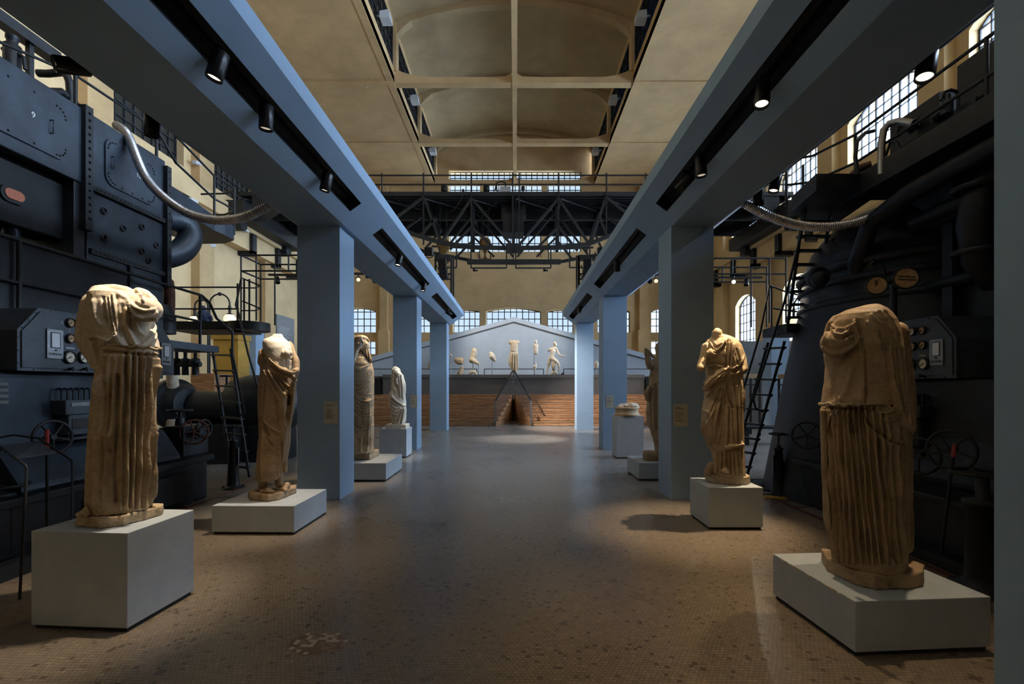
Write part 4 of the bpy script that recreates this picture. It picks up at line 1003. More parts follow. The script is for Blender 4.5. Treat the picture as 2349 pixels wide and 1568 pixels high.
s.limb([(1672, 854, -.175, .024), (1667, 857, -.185, .022)], 10); s.limb([(1668, 851, -.18, .012), (1662, 850, -.195, .011)], 8)
s.finish('hand', M['marble_tan'], st, smooth=1, noise_amp=.001)
s = Sculpt(5.15, .006); foot(s, P(1668, 1074, 5.12), P(1662, 1086, 4.98), .04, .045); s.finish('foot', M['marble_tan'], st, smooth=1, noise_amp=.001)

# ---- bearded statue behind the left column
zt = .286
st = thing('bearded_statue', (-2.6, 7.8, zt), 'draped statue of a bearded man with raised hand, just right of the nearest left column', 'statue')
slab('plinth', [(-2.88, 7.72), (-2.39, 7.70), (-2.37, 8.15), (-2.86, 8.17)], zt, zt + .115, M['marble_tan'], st, rough=.004)
s = Sculpt(7.8, .009)
s.loft([(813, 811, 838, .6), (822, 804, 846, .8), (835, 802, 853, .95), (850, 801, 857, 1.0), (875, 801, 858), (905, 801, 857.5), (940, 801, 857), (975, 800, 857), (1005, 800, 857), (1020, 801, 856), (1036, 801, 858)], .22, power=2.3)
s.limb([(838, 920, -.13, .10), (840, 965, -.14, .09), (838, 1005, -.1, .08)])
rnd = random.Random(12)
for k in range(34):
    y = 836 + k * 4.6 + rnd.uniform(-2, 2); up = k < 14; x0 = rnd.uniform(802, 818); x1 = rnd.uniform(838, 858)
    if up: s.S(swag(x0, y + rnd.uniform(0, 10), x1, y - rnd.uniform(2, 14), rnd.uniform(1, 5)), 1.4, .0085 if k % 2 else -.0085)
    else: s.S(swag(x0, y - rnd.uniform(0, 8), x1, y - rnd.uniform(-4, 8), rnd.uniform(4, 13)), 1.5, .0085 if k % 2 else -.0085)
s.S(swag(806, 940, 852, 950, 16), 2, .010)
s.S([(848, 925), (846, 975), (842, 1020)], 1.8, .014); s.S([(852, 925), (850, 975), (848, 1020)], 1.4, -.014)
for k in range(7): s.S([(808 + 7 * k, 1006), (807 + 7 * k, 1034)], 1.5, .012 if k % 2 else -.012)
s.finish('draped_body', M['marble_tan'], st, noise_amp=.004, back=.012)
s = Sculpt(7.8, .007)
s.blob(829, 789, 0, .115, (.95, 1.05, 1.18)); s.blob(828, 776, .01, .10, (1.15, 1.1, .6))
s.blob(838, 793, -.01, .075, (.9, 1, 1.2)); s.limb([(844, 786, -.0, .016), (847, 794, -.0, .013)]); s.limb([(845, 779, 0, .018), (845.5, 785, 0, .02)]); s.limb([(843, 801, 0, .025), (846, 803, -.0, .022)])
s.blob(841, 790, -.06, .02); s.limb([(826, 806, .02, .07), (826, 818, .02, .08)])
lab(s.finish('head', M['marble_tan'], st, noise_amp=.004, noise_scale=20), 'head in profile with long curly hair and headband')
s = Sculpt(7.8, .007)
s.limb([(838, 803, -.02, .05), (842, 815, -.05, .055), (847, 826, -.06, .035), (849, 832, -.06, .015)])
for k in range(8): s.S([(832 + k * 2.4, 800), (835 + k * 2.3, 815), (841 + k * 1.4, 830)], 1.0, .010 if k % 2 else -.010)
lab(s.finish('beard', M['marble_brown'], st, noise_amp=.008, noise_scale=30), 'long wavy brown beard')
s = Sculpt(7.8, .007)
for k in range(16):
    t = k / 15 * PI; s.blob(817 + 10 * math.cos(t * 1.1 + 2.2), 787 - 14 * math.sin(t), -.04 + .02 * (k % 3), .03)
for k in range(9): s.blob(814 + (k % 3) * 4, 778 + k * 3.4, -.06 + .02 * (k % 2), .03)
s.finish('hair', M['marble_tan'], st, smooth=1, noise_amp=.006, noise_scale=40)
s = Sculpt(7.8, .007)
s.limb([(806, 835, -.02, .085), (812, 850, -.10, .075), (815, 848, -.16, .06)]); s.limb([(814, 846, -.16, .058), (812, 822, -.18, .045), (819, 803, -.19, .032)])
lab(s.finish('arm', M['marble_pale'], st, noise_amp=.002), 'pale bent arm')
s = Sculpt(7.8, .005)
s.limb([(820, 802, -.19, .032), (827, 792, -.19, .036)]);
for k in range(4): s.limb([(825 + k * 2.2, 790 + k * 1.0, -.195, .013), (828 + k * 1.9, 781 + k * 2.0, -.20, .012), (829 + k * 1.3, 775 + k * 3.2, -.19, .010)], 8)
s.limb([(824, 797, -.2, .014), (821, 788, -.21, .012)], 8)
lab(s.finish('hand', M['marble_pale'], st, smooth=1, noise_amp=.001), 'pale raised hand with spread fingers')

# ---- small white statue
zt = .60
st = thing('small_statue', (-2.55, 10.0, zt), 'small weathered white draped statue on the small cube pedestal', 'statue')
b = MB(); b.box(-2.73, -2.30, 9.84, 10.22, zt, zt + .085); b.build('plinth', M['marble_white'], parent=st, bevel=.006)
s = Sculpt(10.0, .009)
s.loft([(845, 903, 911, .5), (851, 900, 917, .8), (862, 899, 925, .9), (880, 899, 930, .9), (892, 899, 931, .95), (905, 895, 930, 1), (925, 894, 931, 1.05), (940, 896, 932, 1.05), (955, 897.5, 932, 1), (966, 899, 931, .95), (973, 902, 928, .8)], .135)
s.limb([(903, 850, -.05, .05), (907, 846, -.02, .055), (912, 850, .0, .055)]); s.limb([(902, 905, -.06, .09), (903, 930, -.06, .1)])
for pts, w, a in [([(914, 856), (917, 880), (918, 910)], 1.5, .02), ([(920, 860), (923, 890), (924, 915)], 1.5, .02), ([(917, 858), (920, 885), (921, 912)], 1.1, -.02), ([(906, 860), (903, 875), (909, 888)], 2.6, -.035), ([(899, 908), (908, 918), (922, 928), (929, 930)], 2.2, .03), ([(898, 915), (910, 926), (924, 935)], 1.4, -.02),
    *[(swag(897 + k * .8, 918 + k * 9, 921 - k, 926 + k * 5, 6 + k), 1.1, .013) for k in range(5)], *[(swag(897 + k * .8, 922 + k * 9, 921 - k, 930 + k * 5, 6 + k), 1.0, -.012) for k in range(5)], ([(922, 938), (918, 955), (914, 970)], 1.5, .02), ([(926, 938), (924, 955), (921, 970)], 1.2, .02), ([(924, 938), (921, 955), (918, 970)], 1, -.02),
    ([(901, 870), (903, 885), (907, 895)], 1.4, .02), ([(910, 868), (911, 880)], 1.6, .02)]:
    s.S(pts, w, a)
s.finish('draped_figure', M['marble_white'], st, noise_amp=.007, noise_scale=14, back=.012)

# ---- figure with raised arm, half hidden right
zt = .28
st = thing('raised_arm_statue', (2.36, 7.8, zt), 'draped statue with a raised bent arm, half hidden by the nearest right column', 'statue')
slab('plinth', [(2.12, 7.6), (2.72, 7.56), (2.74, 7.95), (2.2, 8.0), (2.10, 7.8)], zt, zt + .13, M['marble_brown'], st)
s = Sculpt(7.8, .010)
s.loft([(815, 1505, 1524, .4), (826, 1498, 1530, .6), (838, 1493, 1534, .85), (852, 1492, 1536, .9), (866, 1490, 1536, .9), (885, 1489, 1538, 1), (905, 1486, 1540, 1), (920, 1485, 1542), (944, 1483, 1542), (969, 1484, 1541), (990, 1493, 1540), (1018, 1502, 1540), (1040, 1503, 1538, .9)], .18)
s.limb([(1514, 812, 0, .06), (1514, 798, 0, .08), (1516, 792, 0, .07)])
s.limb([(1503, 830, -.04, .055), (1492, 841, -.08, .058), (1487, 830, -.1, .05), (1483, 812, -.12, .038), (1481.5, 803, -.12, .03)])
s.limb([(1481, 802, -.12, .028), (1487, 806, -.13, .02), (1500, 820, -.12, .018)])
s.limb([(1489, 890, -.12, .045), (1483, 902, -.13, .05), (1486, 915, -.12, .04)])
for k in range(7): s.S([(1494 + 6 * k, 880), (1492 + 7 * k, 930), (1496 + 6 * k, 985)], 1.8, .016 if k % 2 else -.014)
s.S([(1491, 862), (1500, 880), (1511, 895)], 1.8, .018); s.S([(1485, 950), (1495, 985), (1502, 1015)], 2, .012)
s.limb([(1506, 1040, .0, .05), (1498, 1042, -.08, .035), (1492, 1043, -.14, .028)])
s.finish('draped_body', M['marble_brown'], st, noise_amp=.005, back=.012)

# ---- round altar fragment with reclining lump
zt = .877
st = thing('altar_fragment', (2.33, 9.88, zt), 'round carved stone drum with a lumpy marble fragment on the tall grey pedestal', 'sculpture fragment')
b = MB(); c = (2.33, 9.88, zt)
b.lathe(c, [(.25, 0), (.255, .012), (.255, .04), (.24, .05), (.235, .06), (.235, .135), (.25, .145), (.25, .17), (.2, .172)], 40); b.build('carved_drum', M['marble_tan'], parent=st)
s = Sculpt(9.88, .010)
s.blob(1434, 932, 0, .12, (1.4, 1.2, .55)); s.blob(1447, 930, 0, .12, (1.4, 1.2, .55)); s.blob(1424, 934, -.05, .07, (1.2, 1.2, .7)); s.blob(1457, 934, 0, .07, (1.3, 1.2, .5))
s.S([(1430, 930), (1436, 934), (1444, 931)], 2, -.02); s.S([(1440, 935), (1452, 930)], 2, .015)
s.finish('marble_lump', M['marble_white'], st, noise_amp=.01, noise_scale=12)
# ------------------------------------------------------------------ the two great engines and the iron work around them
def rivets(b, a, c, n, r=.012, nrm=(1, 0, 0), h=.008):
    a = Vector(a); c = Vector(c); nrm = Vector(nrm)
    for i in range(n):
        p = a.lerp(c, (i + .5) / n); b.rings([(p, r), (p + nrm * h, r * .6)], 6)
def rrect(cy, cz, w, h, rad, n=5):
    pts = []
    for (sx, sz, a0) in ((1, 1, 0), (-1, 1, 90), (-1, -1, 180), (1, -1, 270)):
        for i in range(n + 1):
            a = math.radians(a0 + 90 * i / n); pts.append((cy + sx * (w / 2 - rad) + rad * math.cos(a), cz + sz * (h / 2 - rad) + rad * math.sin(a)))
    return pts
def handwheel(name, c, R, axis, label, m=None, thick=.014, spokes=5, cat='handwheel', stem=.12):
    c = Vector(c); ax = Vector(axis).normalized(); m = m or M['iron']
    r = thing(name, c, label, cat)
    b = MB(); b.torus(c, R, thick, ax, 36, 8); b.build('rim', m, parent=r)
    b = MB(); b.cyl(c - ax * .02, c + ax * .02, R * .16, n=14)
    u = ax.cross(Vector((0, 0, 1)) if abs(ax.z) < .9 else Vector((1, 0, 0))).normalized(); w = ax.cross(u)
    for k in range(spokes):
        t = 2 * PI * k / spokes + .3; e = u * math.cos(t) + w * math.sin(t); b.cyl(c + e * R * .1, c + e * R * .98, thick * .8, thick * .6, 8)
    b.build('spokes', m, parent=r)
    if stem: b = MB(); b.cyl(c - ax * stem, c - ax * .015, R * .1, n=10); b.build('stem', m, parent=r)
    return r
def gauge(parent, y, z, X, s, r, m, name='gauge', seed=0):
    # s: +1 face looks to +X
    n = Vector((s, 0, 0)); c = Vector((X, y, z))
    b = MB(); b.lathe(c, [(r * 1.22, 0), (r * 1.22, .012), (r * 1.12, .03), (r * 1.0, .03), (r * .98, .018)], 28, n)
    g = b.build(name, M['black'], parent=parent)
    b = MB(); b.lathe(c + n * .017, [(r * 1.0, 0), (r * 1.0, .002)], 28, n); d = b.build('dial', m, parent=g)
    b = MB(); rnd = random.Random(seed + int(y * 100)); a = rnd.uniform(.4, 1.0)
    for k in range(13):
        t = math.radians(225 - k * 22.5); e = Vector((0, math.cos(t), math.sin(t)))
        b.bar(c + n * .0205 + e * r * .74, c + n * .0205 + e * r * .88, .003)
    e = Vector((0, math.cos(a) * -s, -math.sin(a))); b.bar(c + n * .0215 - e * r * .25, c + n * .0215 + e * r * .7, .005)
    b.cyl(c + n * .019, c + n * .024, r * .1, n=10)
    b.build('needle_and_scale', M['black'], parent=g)
    return g

def console(root, X, s, y0, y1, z0, z1, back, m, words, full=True):
    """gauge board, its face in the plane X facing s; hood sloping back towards the engine side"""
    c = (z1 - z0) * .42
    outl = [(y0, z0), (y1, z0), (y1, z1 - c * .9), (y1 - c * .75, z1), (y0 + c * .75, z1), (y0, z1 - c * .9)]
    b = MB(); b.prism([(X, y, z) for y, z in outl], (-s * back, 0, 0))
    f = .03
    outl2 = [(y0 + f, z0 + f), (y1 - f, z0 + f), (y1 - f, z1 - c * .9 - f * .3), (y1 - c * .75 - f * .4, z1 - f), (y0 + c * .75 + f * .4, z1 - f), (y0 + f, z1 - c * .9 - f * .3)]
    con = b.build('console', m, parent=root, bevel=.012)
    b = MB(); b.prism([(X + s * .004, y, z) for y, z in outl2], (s * .008, 0, 0))
    for (a, d) in zip(outl, outl[1:] + outl[:1]):
        n_ = 3 if abs(a[0] - d[0]) < .7 else 7
        rivets(b, (X, a[0] + (0.01 if a[0] < (y0 + y1) / 2 else -.01), a[1] + (.012 if a[1] < (z0 + z1) / 2 else -.012)), (X, d[0] + (0.01 if d[0] < (y0 + y1) / 2 else -.01), d[1] + (.012 if d[1] < (z0 + z1) / 2 else -.012)), n_, .008, (s, 0, 0), .007)
    b.build('face_plate', m, parent=con)
    return con
def plate(con, X, s, y, z, w, h, word):
    b = MB(); b.box(min(X, X + s * .014), max(X, X + s * .014), y - w / 2, y + w / 2, z - h / 2, z + h / 2); p = b.build('indicator_plate', M['steel'], parent=con, bevel=.002)
    xx = X + s * .0165
    b = MB(); b.box(min(X, xx), max(X, xx), y - w * .30, y + w * .30, z - h * .14, z + h * .40); b.build('window_frame', M['black'], parent=p)
    b = MB(); xx = X + s * .019; b.box(min(X, xx), max(X, xx), y - w * .24, y + w * .24, z - h * .11, z + h * .37); b.build('sight_window', M['glassgrey'], parent=p)
    b = MB()
    for sy in (-1, 1):
        for sz in (-1, 1): rivets(b, (X + s * .014, y + sy * w * .42, z + sz * h * .45), (X + s * .014, y + sy * w * .42, z + sz * h * .45), 1, .004, (s, 0, 0), .003)
    b.cyl((X + s * .014, y, z - h * .21), (X + s * .022, y, z - h * .21), .007, n=10); b.build('screws', M['black'], parent=p)
    text_mesh(word, w * .205, M['black'], p, (X + s * .0145, y, z - h * .35), (0, -s * -1, 0) if s > 0 else (0, -1, 0), (0, 0, 1))
    return p

def crimped(cx, cy, cz):
    pass

def valve_stand(x, y, h, label, r0=.085, r1=.05):
    r = thing('valve_stand', (x, y, 0), label, 'valve stand')
    b = MB(); b.lathe((x, y, 0), [(r0 * 1.75, 0), (r0 * 1.75, .018), (r0 * 1.1, .03), (r0, .05), (r1, h * .72), (r1 * 1.25, h * .725), (r1 * 1.25, h * .755), (r1 * .6, h * .76), (r1 * .6, h * .79), (.014, h * .80), (.014, h * .97)], 24); b.build('tapered_body', M['iron'], parent=r)
    b = MB(); b.torus((x, y, h * .975), r0 * 1.35, .011, (0, 0, 1), 30, 8)
    for k in range(4):
        t = PI / 4 + k * PI / 2; b.cyl((x, y, h * .965), (x + r0 * 1.3 * math.cos(t), y + r0 * 1.3 * math.sin(t), h * .975), .008, n=6)
    b.cyl((x, y, h * .95), (x, y, h * .995), .022, n=10); b.build('handwheel', M['iron'], parent=r)
    b = MB()
    for k in range(4):
        t = k * PI / 2 + .5; b.cyl((x + r0 * 1.5 * math.cos(t), y + r0 * 1.5 * math.sin(t), .015), (x + r0 * 1.5 * math.cos(t), y + r0 * 1.5 * math.sin(t), .04), .015, n=6)
    b.build('anchor_bolts', M['iron'], parent=r)
    s = 1 if x < 0 else -1
    b = MB(); b.box(x + s * r0 * .7, x + s * (r0 * .7 + .03), y - .025, y - .005, h * .36, h * .64); g = b.build('level_scale', M['steel'], parent=r)
    b = MB(); b.box(x + s * (r0 * .7 + .008), x + s * (r0 * .7 + .02), y - .028, y - .02, h * .39, h * .61); b.build('scale_slot', M['black'], parent=g)
    return r

# ================= left engine
XE = -5.0
eng = thing('diesel_engine', (-5.9, 4.3, 0), 'huge dark blue riveted diesel engine filling the left side of the picture', 'engine')
E = M['engine']; D = M['engine_dark']
b = MB(); b.box(-7.6, -4.16, 1.8, 6.35, 0, .50); b.box(-7.6, -4.10, 1.75, 6.41, .50, .57); b.build('base_plinth', D, parent=eng, bevel=.01)
b = MB(); b.box(-4.10, -4.092, 4.55, 6.2, .08, .42)
b.build('base_cover', D, parent=eng, bevel=.004)
b = MB(); b.box(-7.4, XE - .45, 1.8, 6.6, .57, 3.0); b.build('crankcase', D, parent=eng, bevel=.02)
b = MB()
for y in (3.0, 4.3, 5.42): b.box(XE - .46, XE - .02, y - .07, y + .07, .57, 3.85)
b.build('frame_ribs', D, parent=eng, bevel=.01)
# upper casing bays
b = MB(); b.box(-7.4, XE, 1.5, 5.44, 3.83, 4.70); up = b.build('upper_casing', E, parent=eng, bevel=.012)
b = MB(); b.box(-7.4, XE, 5.50, 6.72, 3.83, 4.70); up2 = b.build('upper_casing', E, parent=eng, bevel=.012)
b = MB(); b.box(-7.3, XE - .01, 5.50, 6.70, 2.25, 3.83); low = b.build('lower_casing', E, parent=eng, bevel=.012)
b = MB(); b.box(-7.3, XE - .02, 5.5, 6.70, 1.6, 2.25); b.build('lower_casing_dark', D, parent=eng)
b = MB(); b.box(XE - .3, XE + .05, 5.42, 5.52, 3.3, 4.74); rivets(b, (XE + .05, 5.47, 3.4), (XE + .05, 5.47, 4.7), 16, .018, (1, 0, 0), .02); b.build('bolted_flange', D, parent=up)
b = MB(); b.box(XE - .1, XE + .06, 6.68, 6.76, 2.9, 4.62); rivets(b, (XE + .06, 6.72, 3.0), (XE + .06, 6.72, 4.6), 16, .014, (1, 0, 0), .012); b.build('end_flange', D, parent=up2)
b = MB(); b.box(XE - .1, XE + .035, 5.52, 6.72, 3.80, 3.86); rivets(b, (XE + .035, 5.55, 3.83), (XE + .035, 6.7, 3.83), 20, .012); b.build('seam_flange', D, parent=low)
b = MB(); b.box(XE - .1, XE + .03, 5.52, 6.72, 3.05, 3.11); rivets(b, (XE + .03, 5.55, 3.08), (XE + .03, 6.7, 3.08), 20, .012); b.build('seam_flange', D, parent=low)
b = MB(); b.box(XE - .1, XE + .02, 6.08, 6.13, 2.25, 3.05); rivets(b, (XE + .02, 6.105, 2.3), (XE + .02, 6.105, 3.0), 10, .012); b.build('seam_flange', D, parent=low)
b = MB()
for y, z in ((5.72, 3.62), (5.72, 3.30), (6.0, 3.5), (6.3, 3.62), (6.3, 3.30), (6.55, 3.45), (5.75, 2.75), (6.4, 2.7), (6.42, 3.2)):
    b = MB(); b.lathe((XE - .01, y, z), [(.045, 0), (.04, .02), (.03, .022), (.028, .005)], 14, (1, 0, 0)); b.build('round_boss', D, parent=low)
# inspection doors
def door(par, yc, zc, w, h, num, tx):
    pts = rrect(yc, zc, w, h, .12); b = MB(); b.prism([(XE - .002, y, z) for y, z in pts], (.022, 0, 0)); d = b.build('inspection_door', E, parent=par, bevel=.006)
    b = MB(); p2 = rrect(yc, zc, w - .07, h - .07, .1, 4)
    L = len(p2)
    for i in range(0, L, 1):
        q = p2[i]; 
        b.rings([((XE + .02, q[0], q[1]), .013), ((XE + .032, q[0], q[1]), .008)], 6)
    for t in (.3, .5, .7):
        for sz in (-1, 1): b.rings([((XE + .02, yc + w * (t - .5), zc + sz * (h / 2 - .035)), .013), ((XE + .032, yc + w * (t - .5), zc + sz * (h / 2 - .035)), .008)], 6)
    b.build('door_bolts', D, parent=d)
    for sy in (-1, 1):
        y = yc + sy * w * .36; b = MB(); b.tube([(XE + .02, y - .03, zc - .07), (XE + .05, y - .03, zc - .07), (XE + .05, y - .03, zc + .07), (XE + .02, y - .03, zc + .07)], .008, 6); b.build('door_handle', D, parent=d)
    text_mesh(num, .085, M['white'], d, (XE + .0215, tx, zc + .02), (0, 1, 0), (0, 0, 1), name='door_number')
door(up, 4.62, 4.27, 1.25, .60, '9', 4.86)
door(up, 3.1, 4.27, 1.25, .60, '8', 3.1)
door(up2, 6.12, 4.25, .80, .58, '10', 6.22)
# openings below the casing with amber sight glass
b = MB(); b.box(XE - .5, XE - .15, 3.2, 5.4, 3.15, 3.83); b.build('recessed_panel', D, parent=eng, bevel=.02)
b = MB(); b.prism([(XE - .15, y, z) for y, z in rrect(4.82, 3.45, .26, .17, .08)], (.02, 0, 0)); g = b.build('sight_glass_frame', D, parent=eng)
b = MB(); b.prism([(XE - .13, y, z) for y, z in rrect(4.82, 3.45, .19, .10, .05)], (.008, 0, 0)); lab(b.build('amber_glass', M['orange'], parent=g), 'oval amber sight glass')
for y in (3.6, 4.55, 4.95):
    b = MB(); b.cyl((XE - .3, y, 1.9), (XE - .3, y, 3.2), .07, n=16); b.build('push_rod_tube', E, parent=eng)
b = MB(); b.sphere((-5.7, 6.35, 4.66), .38, 20, 12, (1, .9, .7)); b.lathe((-5.7, 6.35, 4.66), [(.42, 0), (.42, .06), (.2, .2)], 20)
b.tube([(-5.6, 5.6, 4.68), (-5.6, 5.6, 5.0), (-5.6, 5.8, 5.12), (-5.6, 6.1, 5.05), (-5.6, 6.3, 4.8)], .045, 10); b.build('rocker_cover', D, parent=eng)
b = MB(); b.tube([P(88, 168, 5.9), P(110, 169, 5.9), P(140, 166, 5.9), P(152, 170, 5.9), P(160, 190, 5.9), P(162, 218, 5.9), P(163, 270, 5.9)], .045, 10)
b.lathe(P(28, 175, 5.4), [(.08, 0), (.08, .35), (.05, .37), (.05, .41), (.06, .42), (.06, .46)], 14); b.tube([P(5, 112, 5.4), P(40, 122, 5.4), P(55, 132, 5.4), P(58, 160, 5.4)], .02, 8)
b.bar((-6.4, 2.0, 6.05), (-6.4, 6.55, 6.05), .16, .14)
for y in (3.0, 4.6, 6.2): b.bar((-6.4, y, 4.6), (-6.4, y, 6.0), .06)
b.build('top_pipework', D, parent=eng)
# big pipe bend beyond the far end
b = MB(); cpt = [(-5.3, 6.9, 3.35), (-5.2, 7.2, 3.36), (-5.05, 7.55, 3.28), (-4.98, 7.75, 3.08), (-5.0, 7.72, 2.86), (-5.1, 7.4, 2.68), (-5.3, 7.05, 2.62), (-5.6, 6.8, 2.6)]
cp = [P(372, 500, 7.0), P(400, 503, 7.2), P(425, 513, 7.35), P(437, 535, 7.4), P(432, 562, 7.35), P(408, 583, 7.2), P(372, 590, 7.0)]
sp = []
for i in range(len(cp) - 1):
    for t in range(5): sp.append(cp[i].lerp(cp[i + 1], t / 5))
sp.append(cp[-1])
for _ in range(6): sp = [sp[0]] + [(sp[i - 1] + sp[i] * 2 + sp[i + 1]) / 4 for i in range(1, len(sp) - 1)] + [sp[-1]]
b.rings([(p, .175) for p in sp], 20); b.build('exhaust_bend', E, parent=eng)
b = MB(); sp = [P(366, 640, 7.0), P(378, 640, 7.0), P(386, 648, 7.0), P(388, 668, 7.0), P(388, 700, 7.0), P(386, 735, 7.0), P(383, 757, 7.0)]; b.rings([(p, .075) for p in sp], 14)
lab(b.build('rusty_pipe', M['rust'], parent=eng), 'reddish brown rusty pipe')
b = MB(); b.lathe(P(372, 765, 6.9), [(.17, 0), (.17, .25), (.1, .42)], 18); b.build('bearing_cap', D, parent=eng)
# console
XCn = -4.3
con = console(eng, XCn, 1, 4.06, 5.92, 1.63, 2.20, .55, M['console'], None)
b = MB(); b.box(XE - .2, XCn - .5, 4.2, 5.8, .57, 2.9); b.build('console_column', D, parent=eng)
b = MB(); b.box(-5.0, XCn - .12, 4.0, 5.75, .95, 1.62); b.prism([(-5.0, 4.0, .95), (XCn - .12, 4.0, .95), (XCn + .1, 4.0, .62), (XCn + .1, 4.0, .57), (-5.0, 4.0, .57)], (0, 1.9, 0)); b.build('console_pedestal', E, parent=eng, bevel=.03)
kz = XCn / -1  # conversion helper
def ly(px): return -XCn * F / (CX - px)       # depth of a photograph column on the console plane
def lz(px, py): return EYE + (CY - py) * ly(px) / F
plate(con, XCn + .012, 1, ly(121), lz(121, 789), .155, .27, 'FERMARE')
plate(con, XCn + .012, 1, ly(377), lz(377, 812), .155, .27, 'AVVIARE')
for px, py, r, m in ((156, 740, .038, M['dial_old']), (181, 743, .038, M['dial_old']), (156, 776, .038, M['dial_old']), (181, 779, .038, M['dial']), (154, 819, .052, M['dial']), (187, 819, .052, M['dial']), (215, 748, .038, M['dial_old']), (215, 783, .038, M['dial']), (222, 822, .052, M['dial'])):
    gauge(con, ly(px), lz(px, py), XCn + .012, 1, r, m, seed=px)
for px in (156, 188): 
    b = MB(); y = ly(px); z = lz(px, 846); b.cyl((XCn, y, z), (XCn + .05, y, z), .014, n=10); b.cyl((XCn + .05, y, z - .02), (XCn + .05, y, z + .02), .008, n=8); b.build('small_cock', M['iron'], parent=con)
for px in (157, 187): b = MB(); y = ly(px); z = lz(px, 798); b.box(XCn + .012, XCn + .018, y - .045, y + .045, z - .008, z + .008); b.build('name_strip', M['steel'], parent=con)
for t, px, py in (('C', 140, 740), ('S', 140, 776), ('1', 157, 758), ('2', 182, 760)):
    text_mesh(t, .04, M['label'], con, (XCn + .0125, ly(px), lz(px, py)), (0, 1, 0), (0, 0, 1), name='dial_mark')
# lubricator box with bent tubes
b = MB(); yb = ly(180); b.box(XCn - .15, XCn + .02, yb - .15, yb + .25, 1.22, 1.36); b.box(XCn - .12, XCn, yb - .1, yb + .22, 1.02, 1.22); b.box(XCn - .2, XCn + .08, yb - .2, yb + .3, .98, 1.0)
lub = b.build('lubricator_box', M['console'], parent=eng, bevel=.006)
b = MB(); b.box(XCn, XCn + .006, yb - .07, yb + .2, 1.07, 1.18); b.build('box_window', M['black'], parent=lub)
b = MB(); b.box(XCn + .02, XCn + .026, yb - .1, yb + .2, 1.30, 1.335); b.build('name_strip', M['steel'], parent=lub)
b = MB()
for k in range(6):
    y = yb - .12 + k * .06; b.tube([(XCn - .05, y, 1.36), (XCn - .05, y, 1.45), (XCn - .08, y + .01, 1.475), (XCn - .13, y + .02, 1.46), (XCn - .14, y + .02, 1.36)], .009, 6)
b.build('bent_tubes', M['iron'], parent=lub)
gg = gauge(eng, ly(193), lz(193, 987), XCn - .05, 1, .038, M['dial'], seed=3)
# terminal block at the very left
b = MB(); b.box(-4.32, -4.25, 3.6, 3.95, 1.33, 1.56); tb = b.build('terminal_block', M['console'], parent=eng, bevel=.004)
for k in range(4):
    b = MB(); b.box(-4.25, -4.235, 3.62, 3.93, 1.35 + k * .05, 1.375 + k * .05); b.build('terminal_strip', M['poster'], parent=tb)
# catwalk rail along the engine front
b = MB()
def rail(name, pts, r, m, label, posts=(), z0=None, cat='railing', th=None):
    t = th or thing(name, pts[0], label, cat); b = MB(); b.tube(pts, r, 8); b.build('rail', m, parent=t)
    for p, q in posts: b = MB(); b.cyl(p, q, r * 1.05, n=8); b.build('post', m, parent=t)
    return t
xr = -4.75
def ry(px): return -xr * F / (CX - px)
def rz(px, py): return EYE + (CY - py) * ry(px) / F
A = Vector((xr, 2.6, rz(0, 532))); 
r1z = rz(0, 532); r2z = rz(0, 636)
t = rail('catwalk_railing', [(xr, 2.2, r1z), (xr, ry(462), r1z - .05), (xr, ry(480), r1z - .12), (xr, ry(497), rz(497, 730)), (xr + .2, ry(505) - .0, rz(505, 760)), P(533, 812, 7.6), P(561, 946, 7.7), P(552, 951, 7.7)], .02, M['iron'], 'brown pipe railing running along the left engine and down to the iron ladder', [((xr, ry(44), 1.9), (xr, ry(44), r1z)), ((xr, ry(459), 2.0), (xr, ry(459), r1z - .05))])
b = MB(); b.tube([(xr, 2.2, r2z), (xr, ry(459), r2z - .03)], .018, 8); b.build('rail', M['iron'], parent=t)
b = MB(); b.box(-5.2, xr + .05, ry(300), ry(495), 2.02, 2.12); tag(b.build('catwalk_beam', E), 'blue channel beam of the catwalk beyond the left gauge console', 'beam')

# round balcony on top of the left engine, behind
b = MB(); c0 = Vector((-5.55, 8.9, 4.05))
pr = []
poly = [(-6.2, 6.8), (-5.35, 6.8), (-4.95, 8.2), (-4.9, 8.45), (-5.0, 8.62), (-5.2, 8.7), (-6.2, 8.7)]
poly = [(P(382, 0, 6.9).x, 6.9), (P(383, 0, 6.9).x + .02, 6.9), (P(500, 0, 8.3).x, 8.2), (P(520, 0, 8.5).x, 8.45), (P(526, 0, 8.6).x, 8.75), (P(505, 0, 8.8).x, 8.95), (-6.2, 9.0), (-6.2, 6.9)]
bal = thing('upper_balcony', (-5.7, 8.0, 4.0), 'dark blue rounded balcony with thin loop railing above the left engine', 'balcony')
b.prism([(x, y, 4.20) for x, y in poly], (0, 0, .26)); b.build('deck', E, parent=bal, bevel=.01)
b = MB(); rl = [P(345, 262, 6.9), P(412, 368, 7.4), P(450, 425, 7.8)]
def loopz(z, dz):
    q = [Vector((x, y, z)) for x, y in poly[1:6]]; return q
for z in (4.75, 5.15):
    pts = [Vector((poly[1][0] - .1, 5.2, z + .85)), Vector((poly[1][0], 6.2, z + .75)), Vector((poly[1][0] + .05, 7.0, z + .05)), Vector((poly[2][0], poly[2][1], z)), Vector((poly[3][0], poly[3][1], z)), Vector((poly[4][0], poly[4][1], z)), Vector((poly[5][0], poly[5][1], z)), Vector((-6.0, 8.98, z))]
    b = MB(); b.tube(pts, .018, 8); b.build('loop_rail', M['iron'], parent=bal)
for i in (2, 4): b = MB(); b.cyl((poly[i][0], poly[i][1], 4.3), (poly[i][0], poly[i][1], 5.15), .02, n=8); b.build('post', M['iron'], parent=bal)
